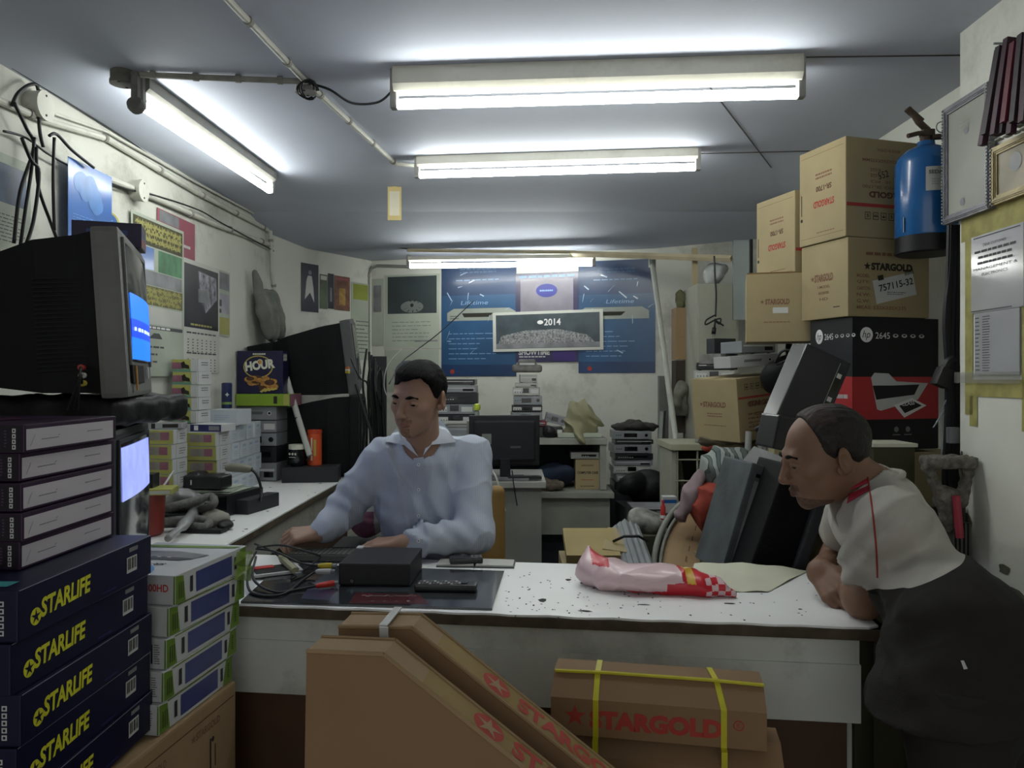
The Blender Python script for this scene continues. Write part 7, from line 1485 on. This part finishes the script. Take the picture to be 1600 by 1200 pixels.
m_trou = M('dark_trousers', '26272c', .85, var=.2, bump=.2)
sdf_obj('trousers', [(lambda p: U(.05, legs, ell((-.285, 2.67, .56), (.19, .14, .12)))(p)-.012, (-.56, 2.08, .06), (.0, 2.86, .72), .012)], [m_trou], pm)
for x in (-.42, -.17):
    b = B(); b.box((x, 2.235, .04), (.09, .24, .078), M('dark_shoe', '1c1a19', .5), bev=.03); b.obj('shoe', pm, smooth='auto')
# his chair
m_chair = M('mustard_chair', '8c6f3c', .6, var=.15, scale=8)
ch = thing('office_chair', 'mustard coloured chair behind the seated man', 'chair', (-.238, 2.87, 0), .1)
fb = lambda p: rbox((-.0, .02, .74), (.215, .028, .20), .026, (-.06, 0, 0))(p)
sdf_obj('backrest', [(fb, (-.26, -.08, .48), (.26, .12, .97), .009)], [m_chair], ch)
b = B(); b.box((0, -.22, .45), (.42, .40, .06), m_chair, bev=.02); b.obj('seat', ch)
b = B(); b.box((0, .045, .56), (.06, .012, .26), m_tvb, bev=.003); b.obj('back_support', ch)
b = B(); b.cyl((0, -.2, .12), (0, -.2, .43), .025, m_tvb, 10); b.obj('column', ch)
for k in range(5):
    a = 2*math.pi*k/5; b = B(); b.tube([(0, -.2, .12), (.24*math.cos(a), -.2+.24*math.sin(a), .06)], [.02, .014], m_tvb, 8); b.cyl((.24*math.cos(a), -.2+.24*math.sin(a)-.012, .0275), (.24*math.cos(a), -.2+.24*math.sin(a)+.012, .0275), .027, m_tvb, 10); b.obj('leg', ch)
# ---------------------------------------------------------------- the leaning man
pl_ = thing('person', 'balding person in a grey and black short-sleeved shirt leaning on the counter at the right', 'person', (0, 0, 0))
HT2 = head_T((.752, 1.85, 1.158), math.radians(-92), math.radians(15), math.radians(2))
hf2 = xform(head_f(.985, 1.0), HT2)
nb2 = Vector((.865, 1.845, 1.075)); neck2 = cone(HT2 @ Vector((0, .035, -.045)), nb2, .060, .066)
S1 = Vector((.835, 1.68, 1.035)); S2 = Vector((.905, 2.02, 1.045))
E1 = Vector((.835, 1.825, .826)); W1 = Vector((.865, 2.05, .822))
E2 = Vector((.93, 2.20, .826)); W2 = Vector((.795, 1.99, .850))
h2 = hand_fs(W2, (.10, -.82, -.30), (-.70, -.30, .60), -1, (28, 38, 20), 20, 1.05, 3)
h1 = hand_fs(W1, (.30, .9, -.05), (0, 0, 1), 1, (10, 15, 10), 20, 1.02)
skin2 = skinmat('skin_leaning', '7a5b48', '583c32', '5c4638')
torso2 = U(.06, ell((.875, 1.83, .99), (.065, .14, .07), (0, .5, 0)), ell((.905, 1.66, .84), (.06, .10, .12)), cone(S1, S2, .045))
a1 = U(.02, cone(S1, E1, .052, .046), cone(E1, W1, .046, .029), h1); a2 = U(.02, cone(S2, E2, .050, .044), cone(E2, W2, .044, .029), h2)
K1 = Vector((.845, 1.43, .45)); K2 = Vector((.985, 1.60, .45)); A1 = Vector((.89, 1.40, .09)); A2 = Vector((1.03, 1.63, .09)); P1 = Vector((.86, 1.50, .72)); P2 = Vector((.96, 1.59, .72))
legs2 = U(.03, cone(P1, K1, .090, .062), cone(K1, A1, .058, .038), cone(P2, K2, .090, .062), cone(K2, A2, .058, .038))
def pick2(c, si):
    out = np.zeros(len(c), int)
    if si: return out
    M_ = np.array(HT2); q = (c-M_[:3, 3])@M_[:3, :3]; x, y, z = q.T; ax = np.abs(x)
    lip = (y < -.080) & (ax < .0205-.3*np.abs(z+.0615)) & (z < -.0545) & (z > -.0715)
    mus = (y < -.076) & (ax < .029) & (z < -.043) & (z > -.055-.15*ax)
    beard = (y < -.015) & (z < -.078-.25*(y+.07)) & (z > -.118) & (ax > .0)
    out[beard] = 2; out[mus] = 2; out[lip] = 1; return out
head2 = U(.025, hf2, neck2)
sdf_obj('body', [(head2, (.60, 1.70, 1.0), (.96, 2.0, 1.32), .0024), (a1, (.68, 1.58, .74), (.95, 2.32, 1.13), .0034), (a2, (.68, 1.74, .74), (.99, 2.30, 1.13), .0034), (U(.05, torso2, legs2), (.70, 1.26, .04), (1.21, 2.15, 1.18), .012)], skin2, pl_, pick=pick2)
eyes(HT2, pl_, m_hair, .026)
m_hair2 = M('thinning_hair', '17130f', .6, var=.5, scale=70, bump=.5, bscale=150)
m_thin = M('thin_hair_scalp', '2a1f18', .7, var=.35, scale=50, bump=.3, bscale=200)
hs2 = hairf(HT2, ([-.12, -.075, -.050, -.032, -.02, .0, .012, .03, .06, .12], [.30, .28, .16, .110, .030, -.022, .024, .02, -.055, -.066]), .002, None, th=.0065)
def pick_h2(c, si):
    M_ = np.array(HT2); q = (c-M_[:3, 3])@M_[:3, :3]; x, y, z = q.T; return ((z > .088) & (y < .03)).astype(int)
sdf_obj('hair', [(hs2, (.62, 1.70, 1.02), (.95, 2.0, 1.32), .0032)], [m_hair2, m_thin], pl_, pick=pick_h2)
m_sg = M('grey_shirt_cloth', 'aaa79f', .85, var=.08, scale=6, bump=.2, bscale=300); m_sb = M('black_shirt_cloth', '1d1a18', .85, var=.25, scale=6, bump=.25, bscale=200); m_two = M('two_tone_cloth', 'aaa79f', .85, var=.08, scale=6, bump=.2, bscale=300)
def twotone(m):
    nt = m.node_tree; N = nt.nodes; L = nt.links; tc = N.new('ShaderNodeTexCoord'); sx = N.new('ShaderNodeSeparateXYZ'); L.new(tc.outputs['Object'], sx.inputs[0])
    a = N.new('ShaderNodeMath'); a.operation = 'MULTIPLY_ADD'; a.inputs[1].default_value = -.50; a.inputs[2].default_value = -.895+.50*.80-.25*1.65; L.new(sx.outputs[0], a.inputs[0]); a2_ = N.new('ShaderNodeMath'); a2_.operation = 'MULTIPLY_ADD'; a2_.inputs[1].default_value = .25; L.new(sx.outputs[1], a2_.inputs[0]); L.new(a.outputs[0], a2_.inputs[2])
    s_ = N.new('ShaderNodeMath'); s_.operation = 'ADD'; L.new(sx.outputs[2], s_.inputs[0]); L.new(a2_.outputs[0], s_.inputs[1])
    g = N.new('ShaderNodeMath'); g.operation = 'LESS_THAN'; g.inputs[1].default_value = 0; L.new(s_.outputs[0], g.inputs[0])
    b_ = N['Principled BSDF']; src = b_.inputs['Base Color'].links[0].from_socket; mx = N.new('ShaderNodeMix'); mx.data_type = 'RGBA'
    L.new(g.outputs[0], mx.inputs[0]); L.new(src, mx.inputs[6]); mx.inputs[7].default_value = (*lin(hx('1d1a18')), 1); L.new(mx.outputs[2], b_.inputs['Base Color'])
twotone(m_two)
m_pipe = M('red_piping', '8f3028', .7, var=.1); m_rs = M('red_stripe', 'a0283a', .7, var=.1)
sb2 = U(.055, ell((.880, 1.83, .995), (.095, .17, .092), (0, .6, 0)), ell((.895, 1.70, .885), (.085, .135, .12)), cone((.910, 1.565, .84), (.892, 1.535, .66), .128, .176), cone(S1+Vector((.01, .03, 0)), S2-Vector((0, .02, 0)), .060), cone(nb2+Vector((.015, 0, -.03)), nb2+Vector((-.005, 0, -.005)), .080, .070))
sl1 = cone(S1, S1.lerp(E1, .62), .070, .079); sl2 = cone(S2, S2.lerp(E2, .60), .060, .066)
hem = lambda p: .705+.16*(p[:, 0]-.9)-p[:, 2]
dirs1 = np.array((E1-S1).normalized()); dirs2 = np.array((E2-S2).normalized())
L1 = (E1-S1).length*.60; L2_ = (E2-S2).length*.60
def shirt2(p):
    t = smin(sb2(p), 99+0*p[:, 0], .01)
    s1 = np.maximum(sl1(p), (p-np.array(S1))@dirs1-L1); s2 = np.maximum(sl2(p), (p-np.array(S2))@dirs2-L2_)
    s1 = s1+.0035*np.sin((p[:, 2]+p[:, 1]*.8-p[:, 0]*.6)*85); d = smin(smin(t, s1, .010), s2, .012)
    d = d-(.003+.004*np.clip((p[:, 2]-.84)/.06, 0, 1))*ridge(p, 11, 2, (1, 1, .6))-.0025*ridge(p, 30, 6)
    d = d+fold_lines(p, S1, E1, 3, .003, (.4, .5), 3)+fold_lines(p, (.93, 1.75, 1.0), (1.0, 1.6, .66), 4, .004, (.55, .5), 5)
    return np.maximum(d, hem(p))
def shirt2c(p): return -smin(-shirt2(p), smin(cone(nb2+Vector((.0, 0, .0)), HT2 @ Vector((0, .03, -.055)), .066, .07)(p), cone((.775, 1.86, 1.0), (.82, 1.85, 1.06), .02, .05)(p), .02), .006)
def pick3(c, si): return np.ones(len(c), int)
sdf_obj('shirt', [(shirt2c, (.68, 1.30, .66), (1.18, 2.22, 1.20), .0048)], [m_sg, m_two], pl_, pick=pick3)
b = B(); pts = trace(shirt2, [1356+15*math.sin(t_/39*1.5) for t_ in range(40)], [746+157*t_/39 for t_ in range(40)], .0006)
b.tube([tuple(p) for p in pts], .0020, m_pipe, 6); b.obj('piping', pl_, smooth=True)
b = B(); drape(b, shirt2, [(1334, 755), (1356, 747), (1357, 754), (1329, 766)], 8, 2, -.001, .002, m_rs); drape(b, shirt2, [(1326, 772), (1357, 758), (1358, 766), (1323, 787)], 8, 2, -.001, .002, m_rs); b.obj('shoulder_stripe', pl_, smooth=True)
b = B(); drape(b, shirt2, [(1501, 1032), (1506, 1032), (1512, 1045), (1506, 1046)], 2, 2, 0, .001, m_bar); b.obj('logo', pl_)
# collar roll
b = B(); ring = []
for i in range(15):
    a = -2.3+4.6*i/14; ring.append(nb2+Vector((.0+.066*math.cos(a), .068*math.sin(a), .036+.012*math.cos(a))))
b.tube(ring, [.005]+[.008]*13+[.005], m_sg, 8); b.obj('collar', pl_, smooth=True)
m_tr2 = M('grey_black_trousers', '1f1d1b', .85, var=.25, bump=.2)
sdf_obj('trousers', [(lambda p: np.maximum(U(.05, legs2, ell((.91, 1.55, .72), (.13, .13, .10)))(p)-.010-.004*ridge(p, 14, 8), p[:, 2]-.765), (.70, 1.28, .07), (1.215, 1.90, .92), .010)], [m_tr2], pl_)
for a in (A1, A2):
    b = B(); b.box((a.x-.06, a.y, .045), (.27, .095, .085), M('dark_shoe', '1c1a19', .5), bev=.03); b.obj('shoe', pl_, smooth='auto')
